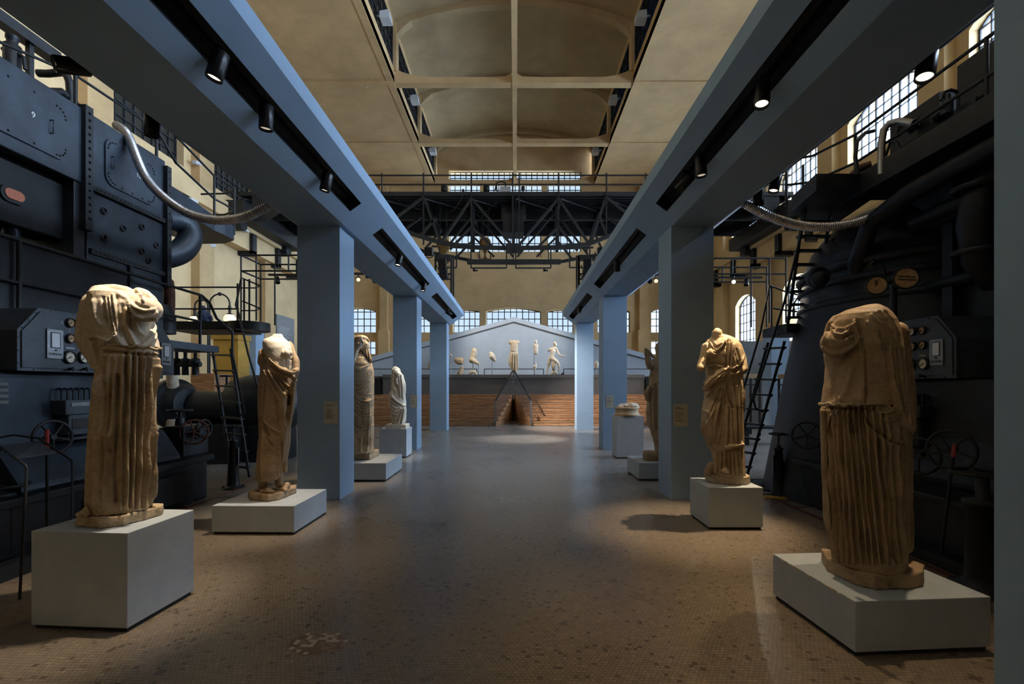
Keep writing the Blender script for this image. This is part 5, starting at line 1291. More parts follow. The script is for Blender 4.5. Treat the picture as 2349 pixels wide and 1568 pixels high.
# railing on top of the engine
t = thing('engine_top_railing', (XE - .1, 4.0, 4.7), 'thin pipe railing standing on top of the left engine casing', 'railing')
b = MB(); b.tube([(XE - .05, 2.0, 4.8), (XE - .05, 4.6, 4.86), (XE - .05, 5.4, 5.06), (XE - .05, 6.62, 5.1), (XE - .05, 7.0, 4.8)], .016, 8); b.build('rail', M['iron'], parent=t)
for y in (5.4, 6.62): b = MB(); b.cyl((XE - .05, y, 4.68), (XE - .05, y, 5.08), .02, n=8); b.build('post', M['iron'], parent=t)

# flexible hoses
def hose(pxs, r, label, ribn, shade):
    pts = [P(*p) for p in pxs]; q = []
    for i in range(len(pts) - 1):
        for k in range(8): q.append(pts[i].lerp(pts[i + 1], k / 8))
    q.append(pts[-1])
    for _ in range(14): q = [q[0]] + [(q[i - 1] + q[i] * 2 + q[i + 1]) / 4 for i in range(1, len(q) - 1)] + [q[-1]]
    # resample evenly
    L = [0]
    for i in range(1, len(q)): L.append(L[-1] + (q[i] - q[i - 1]).length)
    n = int(L[-1] / (ribn / 4)); o = []; k = 0
    for i in range(n + 1):
        t = L[-1] * i / n
        while k < len(L) - 2 and L[k + 1] < t: k += 1
        p = q[k].lerp(q[k + 1], (t - L[k]) / max(L[k + 1] - L[k], 1e-6)); o.append((p, r * (1 + .15 * math.sin(2 * PI * i / 4 + .8))))
    b = MB(); b.rings(o, 14); return tag(b.build('flexible_hose', M['hose']), label, 'hose')
hose([(268, 288, 6.2), (290, 300, 6.1), (305, 340, 6.0), (330, 405, 5.95), (370, 450, 5.9), (430, 492, 5.85), (500, 508, 5.8), (565, 500, 5.7), (622, 468, 5.75)], .050, 'shiny corrugated metal hose sagging from the left engine top to the left beam', .026, 0)
hose([(1700, 462, 5.6), (1715, 470, 5.6), (1770, 500, 5.4), (1840, 520, 5.5), (1910, 521, 5.5), (1980, 508, 5.5), (2050, 472, 5.45), (2100, 428, 5.4), (2125, 408, 5.4)], .048, 'dull corrugated metal hose sagging from the right beam to the right engine', .026, 1)

# info stand, lower left
t = thing('info_stand', (-3.55, 3.6, 0), 'thin wire information stand with a slanted clear text panel, at the lower left', 'stand')
k1 = [P(-20, 1030, 3.5), P(0, 1022, 3.5), P(62, 1066, 3.4), P(63, 1075, 3.4)]
b = MB(); b.tube([P(-15, 1340, 3.4), P(-15, 1060, 3.45), P(2, 1028, 3.5), P(58, 1066, 3.35), P(62, 1072, 3.35), (P(62, 1072, 3.35).x, 3.3, 0.0)], .009, 6); b.build('wire_leg', M['iron'], parent=t)
b = MB(); b.tube([P(0, 1003, 3.9), P(30, 997, 3.95), P(90, 1005, 3.95), P(160, 1052, 3.9), P(166, 1058, 3.9), (P(166, 1060, 3.9).x, 3.9, 0.0)], .009, 6); b.build('wire_leg', M['iron'], parent=t)
b = MB(); q = [P(0, 1024, 3.9), P(88, 1013, 3.95), P(130, 1040, 3.7), P(38, 1052, 3.45)]; nn = Vector((0, 0, .008)); b.add(q + [p + nn for p in q], [(0, 1, 2, 3), (7, 6, 5, 4), (0, 4, 5, 1), (1, 5, 6, 2), (2, 6, 7, 3), (3, 7, 4, 0)])
pn = b.build('text_panel', M['console'], parent=t)
b = MB()
for i in range(6):
    f = .15 + i * .12; a = q[0].lerp(q[3], f).lerp(q[1].lerp(q[2], f), .12) + nn; c = q[0].lerp(q[3], f).lerp(q[1].lerp(q[2], f), .8) + nn; b.bar(a, c, .006, .002)
b.build('text_rows', M['steel'], parent=pn)
# fat stool-like valve pedestal lower left
c = P(22, 1262, 4.2); c.z = 0
t = thing('valve_pedestal', (-4.35, 3.95, 0), 'stout dark iron valve pedestal with a flat handwheel, behind the info stand', 'valve stand'); c = Vector((-4.35, 3.95, 0))
b = MB(); b.lathe(c, [(.22, 0), (.22, .03), (.14, .05), (.12, .1), (.11, .55), (.13, .56), (.13, .60), (.05, .61), (.05, .66)], 24); b.build('tapered_body', M['iron'], parent=t)
b = MB(); b.torus(c + Vector((0, 0, .66)), .19, .014, n=30); 
for k in range(5): b.cyl(c + Vector((0, 0, .65)), c + Vector((.18 * math.cos(k * 1.256), .18 * math.sin(k * 1.256), .66)), .01, n=6)
b.build('handwheel', M['iron'], parent=t)
handwheel('handwheel', (-4.05, 4.12, 1.05), .14, (1, -.3, .1), 'spoked iron handwheel with a red grip below the left gauge console')
b = MB(); b.cyl(P(108, 985, 3.98), P(108, 1030, 3.98), .015, n=10); 
t = thing('control_lever', P(108, 1130, 3.98), 'tall control lever with a red grip beside the left handwheel', 'lever'); b.build('red_grip', M['red'], parent=t)
b = MB(); b.cyl(P(108, 1000, 3.98), (P(108, 1000, 3.98).x, 3.98, .3), .011, n=10); b.build('rod', M['iron'], parent=t)
b = MB(); c = Vector((P(108, 1000, 3.98).x, 3.98, 0)); b.torus(c + Vector((0, 0, .05)), .42, .03, (1, 0, 0), 24, 8, math.radians(20), math.radians(160)); b.box(c.x - .06, c.x + .06, 3.5, 4.4, 0, .12); b.build('quadrant', D, parent=t)
# valve group right of the peplos statue
t = thing('valve_chest', P(440, 1030, 6.6), 'dark iron valve chest with three handwheels behind the large left statue', 'valve')
b = MB(); a = P(400, 975, 6.3); c = P(445, 1045, 6.3); b.box(a.x, c.x, 6.1, 6.6, .57, a.z); b.cyl(P(370, 990, 6.3), P(400, 990, 6.3), .06, n=14); b.cyl(P(432, 990, 6.3), P(462, 990, 6.3), .045, n=12); b.lathe(P(413, 975, 6.3), [(.06, 0), (.05, .1), (.02, .12), (.02, .2)], 14); b.build('body', D, parent=t, bevel=.01)
for nm_, cc, R_, ax in (('handwheel', P(446, 990, 6.2), .155, (.8, -1, 0)), ('handwheel', P(468, 983, 6.4), .12, (1, -.2, 0)), ('handwheel', P(413, 941, 6.3), .14, (0, 0, 1))):
    b = MB(); b.torus(cc, R_, .014, ax, 32, 8); axv = Vector(ax).normalized(); u = axv.cross(Vector((0, 0, 1)) if abs(axv.z) < .9 else Vector((1, 0, 0))).normalized(); w_ = axv.cross(u)
    for k in range(5): tt = k * 1.2566; b.cyl(cc, cc + (u * math.cos(tt) + w_ * math.sin(tt)) * R_, .011, n=6)
    b.build('handwheel', M['rust'] if R_ > .15 else M['iron'], parent=t)
valve_stand(-(CX - 535) * 6.9 / F, 6.9, .93, 'slim tapered valve stand with round handwheel, before the left iron ladder', .085, .052)
valve_stand((1786 - CX) * 6.45 / F, 6.45, .86, 'slim tapered valve stand with round handwheel, left of the right engine base', .085, .048)

# ladders ------------------------------------------------------------
def ladder(name, left, right, n, label, y_rail=None, rs=.022, tread=.07):
    """left/right: (bottom, top) stringer points"""
    L0, L1 = [Vector(p) for p in left]; R0, R1 = [Vector(p) for p in right]
    t = thing(name, (L0 + R0) / 2, label, 'ladder')
    for a, c in ((L0, L1), (R0, R1)): b = MB(); b.cyl(a, c, rs, n=8); b.build('stringer', M['iron'], parent=t)
    for i in range(n):
        f = (i + .6) / n; a = L0.lerp(L1, f); c = R0.lerp(R1, f); d = (c - a).normalized() * .03
        b = MB(); b.bar(a - d, c + d, tread, .03); b.box(a.x - .02, a.x + .02, a.y - .02, a.y + .02, a.z - .035, a.z); b.box(c.x - .02, c.x + .02, c.y - .02, c.y + .02, c.z - .035, c.z); b.build('tread', M['iron'], parent=t)
    return t
fl = P(572, 1093, 7.7); fl.z = 0
t = ladder('iron_ladder', (fl + Vector((-.33, .1, 0)), P(487, 800, 8.2)), (fl, P(529, 800, 7.9)), 8, 'black iron ladder leaning between the left valve stand and the torso statue')
b = MB(); b.tube([P(553, 640, 8.2), P(541, 700, 8.2), P(548, 720, 8.1), P(569, 810, 7.9), P(592, 890, 7.8)], .018, 8); b.build('handrail', M['iron'], parent=t)
# landing and cage frame behind
ld = thing('iron_landing', P(500, 757, 8.8), 'dark iron landing with rails and an open tubular frame, behind the left engine', 'platform')
a = P(385, 738, 8.6); c = P(546, 757, 8.6); b = MB(); b.box(a.x, c.x, 8.5, 9.4, c.z, a.z); b.lathe(((c.x + P(587, 0, 8.6).x) / 2 - .05, 8.75, c.z), [(.36, 0), (.36, a.z - c.z)], 24); b.build('deck', M['iron'], parent=ld)
for py in (658.5, 708): b = MB(); b.tube([P(363, py, 8.7), P(548, py, 8.7)], .015, 8); b.build('rail', M['iron'], parent=ld)
for (x, y0, y1) in ((560, 640, 745), (572, 640, 745), (545, 650, 745)): b = MB(); b.tube([P(x, y0, 8.6), P(x, y1, 8.6)], .017, 8); b.build('post', M['iron'], parent=ld)
for py, in ((650,), (702,)): b = MB(); b.tube([P(556, py - 12, 8.6), P(585, py, 8.5), P(597, py + 5, 8.6), P(585, py + 10, 8.8), P(553, py + 10, 8.8)], .013, 8); b.build('hoop', M['iron'], parent=ld)
fr = thing('cable_tray_frame', P(620, 600, 11), 'open black tubular lighting frame beyond the left iron ladder, reaching behind the nearest left column', 'frame')
def cage(par, x0, x1, yf, yb, pz, r=.02):
    # front rectangle at depth yf, back at yb; pz: list of photograph rows
    for py in pz:
        b = MB(); b.tube([P(x0, py, yf), P(x1, py, yf)], r, 6); bk0 = Vector((P(x0, py, yf).x, yb, P(x0, py, yf).z)); bk1 = Vector((P(x1, py, yf).x, yb, bk0.z)); b.tube([bk0, bk1], r, 6); b.tube([P(x0, py, yf), bk0], r, 6); b.build('bar', M['iron'], parent=par)
def cage_posts(par, xs, yf, yb, p0, p1, r=.02):
    for x, f in xs:
        a = P(x, p0, yf); c = P(x, p1, yf)
        b = MB(); y = yf if f else yb
        b.tube([(a.x, y, a.z), (a.x, y, c.z)], r, 6); b.build('post', M['iron'], parent=par)
cage(fr, 553, 700, 10.4, 11.2, (585, 621)); cage_posts(fr, ((553, 1), (588, 1), (553, 0), (588, 0)), 10.4, 11.2, 585, 735); cage_posts(fr, ((662, 1), (680, 0)), 10.4, 11.2, 585, 621)
b = MB(); b.bar(P(616, 630, 10.5), P(730, 631, 10.5), .05, .04); b.build('lamp_rail', M['iron'], parent=fr)
fr2 = thing('cable_tray_frame', P(1740, 600, 11), 'open black tubular lighting frame over the long right ladder, with a glaring lamp below it', 'frame')
cage(fr2, 1640, 1803, 10.4, 11.2, (592, 628)); cage_posts(fr2, ((1803, 1), (1765, 1), (1803, 0), (1765, 0)), 10.4, 11.2, 592, 740); cage_posts(fr2, ((1680, 1), (1694, 0)), 10.4, 11.2, 592, 628)
b = MB(); b.bar(P(1640, 636, 10.5), P(1748, 636, 10.5), .05, .04); b.build('lamp_rail', M['iron'], parent=fr2)
spotlight(P(636, 642, 10.5), P(660, 760, 10), 'small black lamp hanging under the left tubular frame beside the nearest left column', 0, lensm=M['slot'], size=.05, L=.15)
spotlight(P(1712, 647, 10.5), P(1705, 760, 10), 'small dark lamp under the right tubular frame, right of the glaring one', 0, lensm=M['slot'], size=.05, L=.15)
for px, py, l, e in ((822, 640, 'glowing small lamp just right of the nearest left column top', 1), (843, 632, 'dark box lamp right of the nearest left column top', 0), (859, 643, 'small dark lamp right of the nearest left column, the farthest of three', 0), (1491, 644, 'dark lamp left of the nearest right column top', 0), (1505, 643, 'glowing small lamp touching the nearest right column top', 1)):
    spotlight(P(px, py, 12), P(px + (4 if px < 1000 else -4), py + 60, 9), l, 0, lensm=M['globe'] if e else M['slot'], size=.06, L=.2)
# glaring lamp facing the camera
gl = P(1683, 646, 10.4); gm = mat('glare_lens', (1, 1, 1), .3, emit=(1, .93, .8), estr=60)
spotlight(gl, (.3, 0, 1.0), 'small lamp glaring straight at the camera under the right tubular frame', 10, 60, (1, .88, .7), gm, size=.045, L=.1)
b = MB(); b.bar(P(816, 626, 12.1), P(870, 628, 12.1), .05); b.bar(P(1480, 630, 12.1), P(1512, 626, 12.1), .05)
x = thing('lamp_bar', P(843, 628, 12.1), 'short black lamp bar between the nearest and second left columns', 'lamp bar'); bb_ = MB(); bb_.bar(P(700, 626, 12.1), P(872, 628, 12.1), .05); bb_.build('bar', M['iron'], parent=x)
x = thing('lamp_bar', P(1500, 628, 12.1), 'short black lamp bar left of the nearest right column top', 'lamp bar'); bb_ = MB(); bb_.bar(P(1480, 630, 12.1), P(1620, 628, 12.1), .05); bb_.build('bar', M['iron'], parent=x)

# street style lamps with globes
def globe_lamp(px, py_top, px2, py2, d, label, lit=True, r=.20, foot=None):
    base = P(px, py_top, d); t = thing('globe_lamp', (base.x, d, 0), label, 'lamp')
    pole_x = base.x - (P(px2, 0, d).x - base.x); gx = P(px2, 0, d).x; gz = P(0, py2, d).z
    R = (gx - pole_x) / 2; b = MB(); arc = [(base.x - R * math.cos(a), d, gz + .55 + abs(R) * math.sin(a)) for a in [PI * i / 14 for i in range(15)]]
    b.tube([(pole_x, d, 0)] + arc + [(gx, d, gz + .3)], .03, 8); b.sphere(arc[7], .07, 10, 8); b.build('arched_pole', M['iron'], parent=t)
    b = MB(); b.lathe((gx, d, gz + .15), [(.12, 0), (.1, .05), (.04, .08), (.05, .14), (.04, .2), (.06, .25), (.04, .35)], 14); b.build('collar', M['iron'], parent=t)
    b = MB(); b.sphere((gx, d, gz), r, 20, 14); b.build('glass_globe', M['globe'] if lit else M['white'], parent=t)
globe_lamp(504, 688, 527, 732, 17, 'arched black lamp post with a glowing round globe, above the left iron landing')
globe_lamp(462, 697, 447, 736, 17.4, 'arched black lamp post whose glowing globe is half hidden by the left iron landing')
globe_lamp(1844, 699, 1821, 740, 16, 'arched lamp post with a glowing globe before the lower right window', r=.17)

# left background: sacks, panels, turbine machine
def simple(name, m, label, cat, fn, bevel=0, group=None):
    b = MB(); fn(b); o = b.build(name, m, bevel=bevel); tag(o, label, cat, group); return o
s = Sculpt(9.2, .02); s.limb([(463, 706, 0, .05), (466, 725, 0, .11), (472, 738, 0, .10), (470, 752, 0, .06), (470, 764, 0, .04)]); s.limb([(478, 725, 0, .05), (486, 733, 0, .03)])
tag(s.finish('blue_bag', M['cloth'], None, noise_amp=.03, noise_scale=12), 'crumpled dark blue bag hanging on the left iron landing rail', 'bag')
simple('ochre_cabinet', M['ochre'], 'ochre yellow wooden cabinet with a red rim top, behind the left iron ladder', 'cabinet', lambda b: (b.box(P(489, 0, 13.9).x, P(546, 0, 13.9).x, 13.9, 14.5, 0, P(0, 778, 13.9).z), b.box(P(486, 0, 13.9).x, P(548, 0, 13.9).x, 13.85, 14.55, P(0, 778, 13.9).z, P(0, 766, 13.9).z)))
simple('wood_crate', M['wood'], 'brown wooden crate left of the ochre cabinet', 'crate', lambda b: b.box(P(437, 0, 12.6).x, P(492, 0, 12.6).x, 12.6, 13.3, 0, P(0, 856, 12.6).z), .01)
simple('wall_panel', M['poster'], 'dark grey engraved text panel on the left wall beside the nearest left column', 'panel', lambda b: b.box(-XW + .0, -XW + .06, 25.3, 27.3, 2.6, 5.35))
for i in range(12):
    pass
b = MB(); rnd = random.Random(9)
for k in range(16): b.box(-XW + .06, -XW + .066, 25.5, 25.5 + rnd.uniform(.9, 1.6), 4.7 - k * .11, 4.73 - k * .11)
o = b.build('engraved_text', M['steel'], origin=(0, 0, 0)); wp = [x for x in COL.objects if x.name.startswith('wall_panel')][0]; o.parent = wp; o.matrix_parent_inverse = Matrix.Translation(-wp.location)
tm = thing('turbine_machine', (-5.6, 9.6, 0), 'dark round turbine machine with a bolted flange wheel, behind the left handwheels', 'machine')
b = MB(); c = P(424, 925, 9.2); b.lathe(c - Vector((.3, 0, 0)), [(.3, 0), (.48, .05), (.48, .2), (.42, .22), (.38, .3), (.3, .45)], 32, (1, -.25, 0)); b.build('flange_wheel', D, parent=tm)
b = MB(); b.cyl(P(440, 930, 9.3), P(560, 935, 9.3), .30, n=28); b.cyl(P(430, 978, 9.3), P(640, 978, 9.3), .12, n=16); b.build('drum', D, parent=tm)
b = MB(); b.lathe(P(530, 925, 9.6), [(.3, 0), (.5, .1), (.58, .4), (.58, .9), (.5, 1.25), (.3, 1.45), (.1, 1.5)], 32, (1, 0, 0)); b.box(P(560, 0, 9.6).x, P(660, 0, 9.6).x, 9.2, 10.0, 0, 1.1); b.build('rounded_casing', D, parent=tm)
b = MB(); b.torus(P(556, 880, 9.4), .1, .02, (0, 0, 1)); b.cyl(P(520, 905, 9.4), P(520, 880, 9.4), .03, n=8); b.torus(P(520, 862, 9.4), .11, .02, (0, 0, 1), 20, 6); b.cyl(P(520, 862, 9.4), P(520, 885, 9.4), .02, n=8); b.build('top_valve', D, parent=tm)
b = MB()
for x in (405, 425, 448): b.lathe(P(x, 860, 8.8), [(.06, 0), (.05, .2), (.08, .22), (.08, .3), (.03, .32), (.03, .5)], 12)
b.cyl(P(395, 835, 8.8), P(460, 835, 8.8), .05, n=12); b.build('valve_cluster', D, parent=tm)
b = MB(); b.box(P(400, 0, 9.3).x, P(560, 0, 9.3).x, 9.0, 9.9, 0, .75); b.build('machine_bed', D, parent=tm)
# marble limb seen between console and machine
s = Sculpt(9.0, .016); s.limb([(395, 860, 0, .10), (396, 890, 0, .11), (400, 915, 0, .12), (404, 936, 0, .06)]); s.b.cyl(P(400, 960, 9), (P(400, 960, 9).x, 9, 0), .13, n=16)
tag(s.finish('marble_figure', M['marble_pale'], None, noise_amp=.01, noise_scale=9), 'pale pitted marble body fragment seen between the left console and the turbine machine', 'statue')

# ================= right engine
XR = 4.7
er = thing('diesel_engine', (5.6, 4.3, 0), 'huge dark diesel engine filling the right side behind the large right statue', 'engine')
b = MB(); b.box(3.66, 7.4, 1.6, 6.05, 0, .50); b.box(3.58, 7.4, 1.55, 6.12, .50, .56); b.build('base_plinth', D, parent=er, bevel=.01)
b = MB(); b.lathe((3.95, 5.75, .56), [(.17, 0), (.17, .012), (.15, .014)], 24); b.lathe((3.95, 4.6, .56), [(.17, 0), (.17, .012), (.15, .014)], 24); b.build('round_covers', D, parent=er)
# bell shaped frame
b = MB(); rows = []
prof = [(1141, 1797, 6.3), (1000, 1822, 6.3), (850, 1848, 6.3), (740, 1870, 6.3), (700, 1880, 6.3), (640, 1885, 6.3), (600, 1890, 6.3), (560, 1905, 6.3), (520, 1935, 6.3), (490, 1975, 6.3), (478, 2020, 6.3)]
cx = 5.55; rr = []
for py, px, d in prof:
    z = EYE + (CY - py) * d / F; rr.append((max(cx - (px - CX) * d / F, .05) , max(z, 0)))
b.lathe((cx, 6.35, 0), rr, 56); b.build('bell_frame', D, parent=er)
b = MB(); 
for py, k in ((700, .05), (655, .04), (622, .06)):
    z = EYE + (CY - py) * 6.3 / F; b.torus((cx, 6.35, z), cx - 4.08, k, (0, 0, 1), 56, 10)
b.build('collar_rings', D, parent=er)
b = MB(); b.sphere(P(1880, 640, 5.9), .10, 14, 10); b.lathe(P(1876, 636, 6.0), [(.12, -.06), (.14, 0), (.12, .06)], 20, (0, 1, 0)); b.build('bolted_cap', D, parent=er)
b = MB(); b.box(XR, 7.4, 1.5, 6.4, .56, 3.7); b.build('crankcase', D, parent=er, bevel=.02)
b = MB()
for y in (3.1, 4.0, 5.0): b.box(XR - .12, XR, y - .06, y + .06, .56, 3.7)
for z in (2.6, 3.3): b.cyl((XR - .1, 1.8, z), (XR - .1, 5.9, z), .06, n=12)
for y in (3.3, 4.35): b.cyl((XR - .12, y, .8), (XR - .12, y, 3.5), .05, n=12)
b.build('frame_ribs', D, parent=er)
# walkway on top
b = MB(); b.box(4.15, 7.2, 1.5, 5.9, 3.82, 4.0); b.box(4.1, 4.2, 1.5, 5.95, 3.78, 4.03); b.build('walkway_beam', D, parent=er, bevel=.006)
b = MB(); a = P(1836, 450, 6.1); c = P(1960, 450, 6.1); b.prism([(a.x, 6.3, 3.82), (P(1860, 0, 5.7).x, 5.6, 3.82), (c.x, 5.6, 3.82), (c.x + .2, 6.7, 3.82), (P(1850, 0, 6.7).x, 6.7, 3.82)], (0, 0, .2)); b.build('end_platform', D, parent=er, bevel=.006)
b = MB(); b.tube([(4.25, 2.3, 3.62), (4.25, 4.2, 3.62), (4.2, 5.0, 3.55), (4.15, 5.5, 3.4), (4.2, 5.8, 3.0), (4.3, 5.9, 2.8)], .10, 14); b.tube([(4.4, 2.0, 3.35), (4.4, 5.2, 3.3)], .08, 12); b.build('exhaust_pipes', D, parent=er)
b = MB(); b.tube([(4.5, 4.3, 3.5), (4.32, 4.4, 3.3), (4.28, 4.4, 3.0), (4.38, 4.45, 2.7), (4.6, 4.5, 2.5)], .13, 16)
b.tube([(4.5, 4.0, 3.5), (4.32, 4.0, 3.3), (4.28, 4.0, 3.0), (4.38, 4.0, 2.7), (4.6, 4.0, 2.5)], .05, 12)
for z in (3.35, 2.75): b.torus((4.32, 4.42, z), .16, .03, (0, 0, 1), 20, 8)
b.build('curved_manifold', D, parent=er)
# machinery silhouettes on the walkway, in front of the upper window
b = MB(); rnd = random.Random(5)
for k in range(14):
    y = 2.7 + k * .23; b.box(4.45 + rnd.uniform(0, .3), 5.3, y, y + rnd.uniform(.12, .22), 4.0, 4.35 + rnd.uniform(0, .25) + (.1 if k % 4 == 0 else 0))
b.box(4.5, 5.3, 2.5, 5.6, 4.0, 4.28)
for y in (3.0, 3.9, 4.8): b.lathe((4.7, y, 4.3), [(.12, 0), (.12, .2), (.09, .24), (.09, .3), (.13, .31), (.13, .37), (.05, .4)], 16)
for k in range(26):
    y = 2.7 + rnd.uniform(0, 2.9); c_ = Vector((4.42 + rnd.uniform(0, .2), y, 4.15 + rnd.uniform(0, .25)))
    if k % 3 == 0: b.cyl(c_, c_ + Vector((0, rnd.uniform(.08, .25), rnd.uniform(-.05, .1))), rnd.uniform(.03, .07), n=10)
    elif k % 3 == 1: b.tube([c_, c_ + Vector((0, .05, .12)), c_ + Vector((0, .14, .16)), c_ + Vector((0, .2, .05))], .016, 6)
    else: b.sphere(c_, rnd.uniform(.04, .08), 10, 8)
b.tube([P(1968, 400, 5.5), P(1962, 360, 5.5), P(1966, 325, 5.5), P(1985, 305, 5.5), P(2005, 300, 5.5)], .022, 8); b.box(4.5, 4.8, 5.0, 5.5, 4.2, 4.62); b.box(4.5, 4.9, 4.3, 4.8, 4.3, 4.75)
b.build('valve_gear', D, parent=er)
b = MB(); b.tube([P(2022, 400, 5.3), P(2022, 330, 5.3), P(2027, 298, 5.3), P(2040, 283, 5.25), P(2060, 278, 5.2), P(2098, 282, 5.0)], .038, 12); lab(b.build('steel_pipe', M['steel'], parent=er), 'bright bent steel pipe')
b = MB(); b.tube([P(2198, 262, 4.6), P(2198, 225, 4.6), P(2194, 210, 4.6), P(2180, 206, 4.6), P(2165, 212, 4.6), P(2158, 230, 4.6)], .015, 8); b.lathe(P(2172, 262, 4.6), [(.05, 0), (.05, .12), (.03, .14), (.03, .19)], 12); b.box(4.3, 4.5, 4.4, 4.62, 4.0, 4.2); b.build('governor', M['engine'], parent=er)
b = MB(); sp = [P(1945, 455, 5.9), P(1948, 425, 5.9), P(1958, 400, 5.9), P(1975, 385, 5.85), P(1998, 378, 5.8)]; b.rings([(p, .05) for p in sp], 12); b.build('rusty_bend', M['rust'], parent=er)
tr = thing('walkway_railing', (4.15, 4, 4.0), 'thin black pipe railing on the walkway above the right engine', 'railing')
for dz in (.22, .56): b = MB(); b.tube([(4.15, 1.6, 4.0 + dz), (4.15, 5.2, 4.0 + dz), (4.12, 5.7, 3.98 + dz), (3.9, 6.2, 3.96 + dz), (3.62, 6.3, 3.96 + dz)], .017, 8); b.build('rail', M['iron'], parent=tr)
for x, y in ((4.15, 2.9), (4.15, 4.15), (4.15, 5.75), (3.62, 6.3), (4.0, 6.55)): b = MB(); b.cyl((x, y, 3.9), (x, y, 4.57), .018, n=8); b.build('post', M['iron'], parent=tr)
# right gauge console
XK = 4.1
def ky(px): return XK * F / (px - CX)
def kz2(px, py): return EYE + (CY - py) * ky(px) / F
con = console(er, XK, -1, 4.38, 6.2 - .25, 1.57, 2.18, .55, M['console'], None)
for px, py, r, m in ((2077, 762, .036, M['dial']), (2098, 760, .036, M['dial']), (2121, 757, .036, M['dial_old']), (2077, 795, .036, M['dial_old']), (2099, 794, .036, M['dial_old']), (2122, 791, .036, M['dial_old']), (2093, 836, .05, M['dial']), (2124, 834, .05, M['dial'])):
    gauge(con, ky(px), kz2(px, py), XK - .012, -1, r, m, seed=px)
plate(con, XK - .012, -1, ky(2153), kz2(2153, 808), .145, .255, 'FERMARE')
for px in (2090, 2120):
    b = MB(); y = ky(px); z = kz2(px, 815); b.box(XK - .018, XK - .012, y - .04, y + .04, z - .007, z + .007); b.build('name_strip', M['brass'], parent=con)
    b = MB(); z = kz2(px, 862); b.cyl((XK, y, z), (XK - .05, y, z), .014, n=10); b.cyl((XK - .05, y, z - .02), (XK - .05, y, z + .02), .008, n=8); b.build('small_cock', M['iron'], parent=con)
b = MB(); b.box(XK + .1, XR + .1, 3.9, 5.9, .56, 1.56); b.prism([(XK + .1, 3.9, 1.0), (XK - .1, 3.9, .62), (XK - .1, 3.9, .56), (XK + .1, 3.9, .56)], (0, 2.0, 0)); b.build('console_pedestal', D, parent=er, bevel=.02)
b = MB(); yb = ky(2092); b.box(XK - .05, XK + .15, yb - .15, yb + .3, 1.16, 1.3); b.box(XK - .02, XK + .15, yb - .1, yb + .25, .86, 1.16)
lub = b.build('lubricator_box', M['engine_dark'], parent=er, bevel=.03)
b = MB(); b.box(XK - .026, XK - .02, yb - .05, yb + .1, 1.0, 1.1); b.build('box_window', M['brass'], parent=lub)
b = MB()
for k in range(6):
    y = yb - .12 + k * .06; b.tube([(XK, y, 1.3), (XK, y, 1.38), (XK + .03, y + .01, 1.41), (XK + .08, y + .02, 1.4), (XK + .1, y + .02, 1.3)], .008, 6)
b.build('bent_tubes', M['iron'], parent=lub)
# twin face gauges on an arm
tg = thing('twin_gauges', P(2050, 650, 4.9), 'pair of large aged round gauges on a pipe arm above the large right statue', 'gauge')
for px, py, r, stripe in ((2012, 654, .085, 0), (2080, 637, .10, 1)):
    c = P(px, py, 4.7); n = Vector((-.45, -1, -.05)).normalized(); b = MB(); b.lathe(c + n * -.06, [(r * .9, 0), (r * 1.1, .01), (r * 1.1, .05), (r * 1.0, .06), (r * .95, .05)], 30, n); b.build('case', M['iron'], parent=tg)
    b = MB(); b.lathe(c - n * .012, [(r * .97, 0), (r * .97, .003)], 30, n); dl = b.build('dial', M['dial_old'], parent=tg)
    u = Vector((0, 0, 1)); w_ = n.cross(u).normalized(); b = MB()
    if stripe:
        for dz in (-.018, .012): b.bar(c - w_ * r * .7 + u * (dz - .01), c + w_ * r * .7 + u * (dz + .012), .012, .006)
    else: b.bar(c - n * .0, c + u * r * .5 + w_ * r * .2, .006); b.bar(c + u * r * .5 + w_ * r * .2, c + u * r * .6 - w_ * r * .1, .006)
    b.build('scale_marks', M['black'], parent=dl)
b = MB(); b.cyl(P(2012, 654, 4.8), P(2080, 637, 4.8), .02, n=10); b.cyl(P(2050, 645, 4.85), P(2050, 760, 4.85), .03, n=10); b.tube([P(2030, 640, 4.8), P(2028, 610, 4.7), P(2018, 600, 4.7), P(2003, 602, 4.7)], .008, 6); b.cyl(P(2003, 602, 4.7), P(1996, 611, 4.68), .02, .03, 12); b.build('pipe_arm', M['iron'], parent=tg)
handwheel('handwheel', P(1851, 998, 5.75), .16, (-.6, -1, 0), 'upright spoked handwheel left of the large right statue, above the engine base', spokes=5)
handwheel('handwheel', P(2108, 1045, 4.3), .16, (-1, -.5, 0), 'upright dark handwheel just right of the large right statue skirt', spokes=5)
handwheel('handwheel', P(2182, 1032, 4.1), .17, (-1, -.6, 0), 'upright dark handwheel at the right, by the red lever grip', spokes=5)
t = thing('control_lever', P(2180, 1200, 3.9), 'long slanted control lever with a red grip beside the right handwheels', 'lever')
b = MB(); b.cyl(P(2190, 1018, 3.9), P(2186, 1048, 3.9), .016, n=10); b.build('red_grip', M['red'], parent=t)
b = MB(); e = P(2165, 1230, 3.9); b.cyl(P(2187, 1040, 3.9), (e.x - .03, 3.9, .05), .012, n=8); b.build('rod', M['iron'], parent=t)
b = MB(); b.torus((e.x, 3.9, .05), .42, .03, (1, 0, 0), 24, 8, math.radians(15), math.radians(165)); b.box(e.x - .06, e.x + .06, 3.45, 4.35, 0, .1); b.build('quadrant', D, parent=t)
t = thing('valve_pedestal', (3.25, 3.3, 0), 'stout dark valve pedestal at the far right, beside the cut-off grey column', 'valve stand'); c = Vector((3.42, 3.45, 0))
b = MB(); b.lathe(c, [(.2, 0), (.2, .03), (.12, .05), (.10, .1), (.095, .62), (.115, .63), (.115, .66), (.04, .67), (.04, .86)], 24); b.build('tapered_body', M['iron'], parent=t)
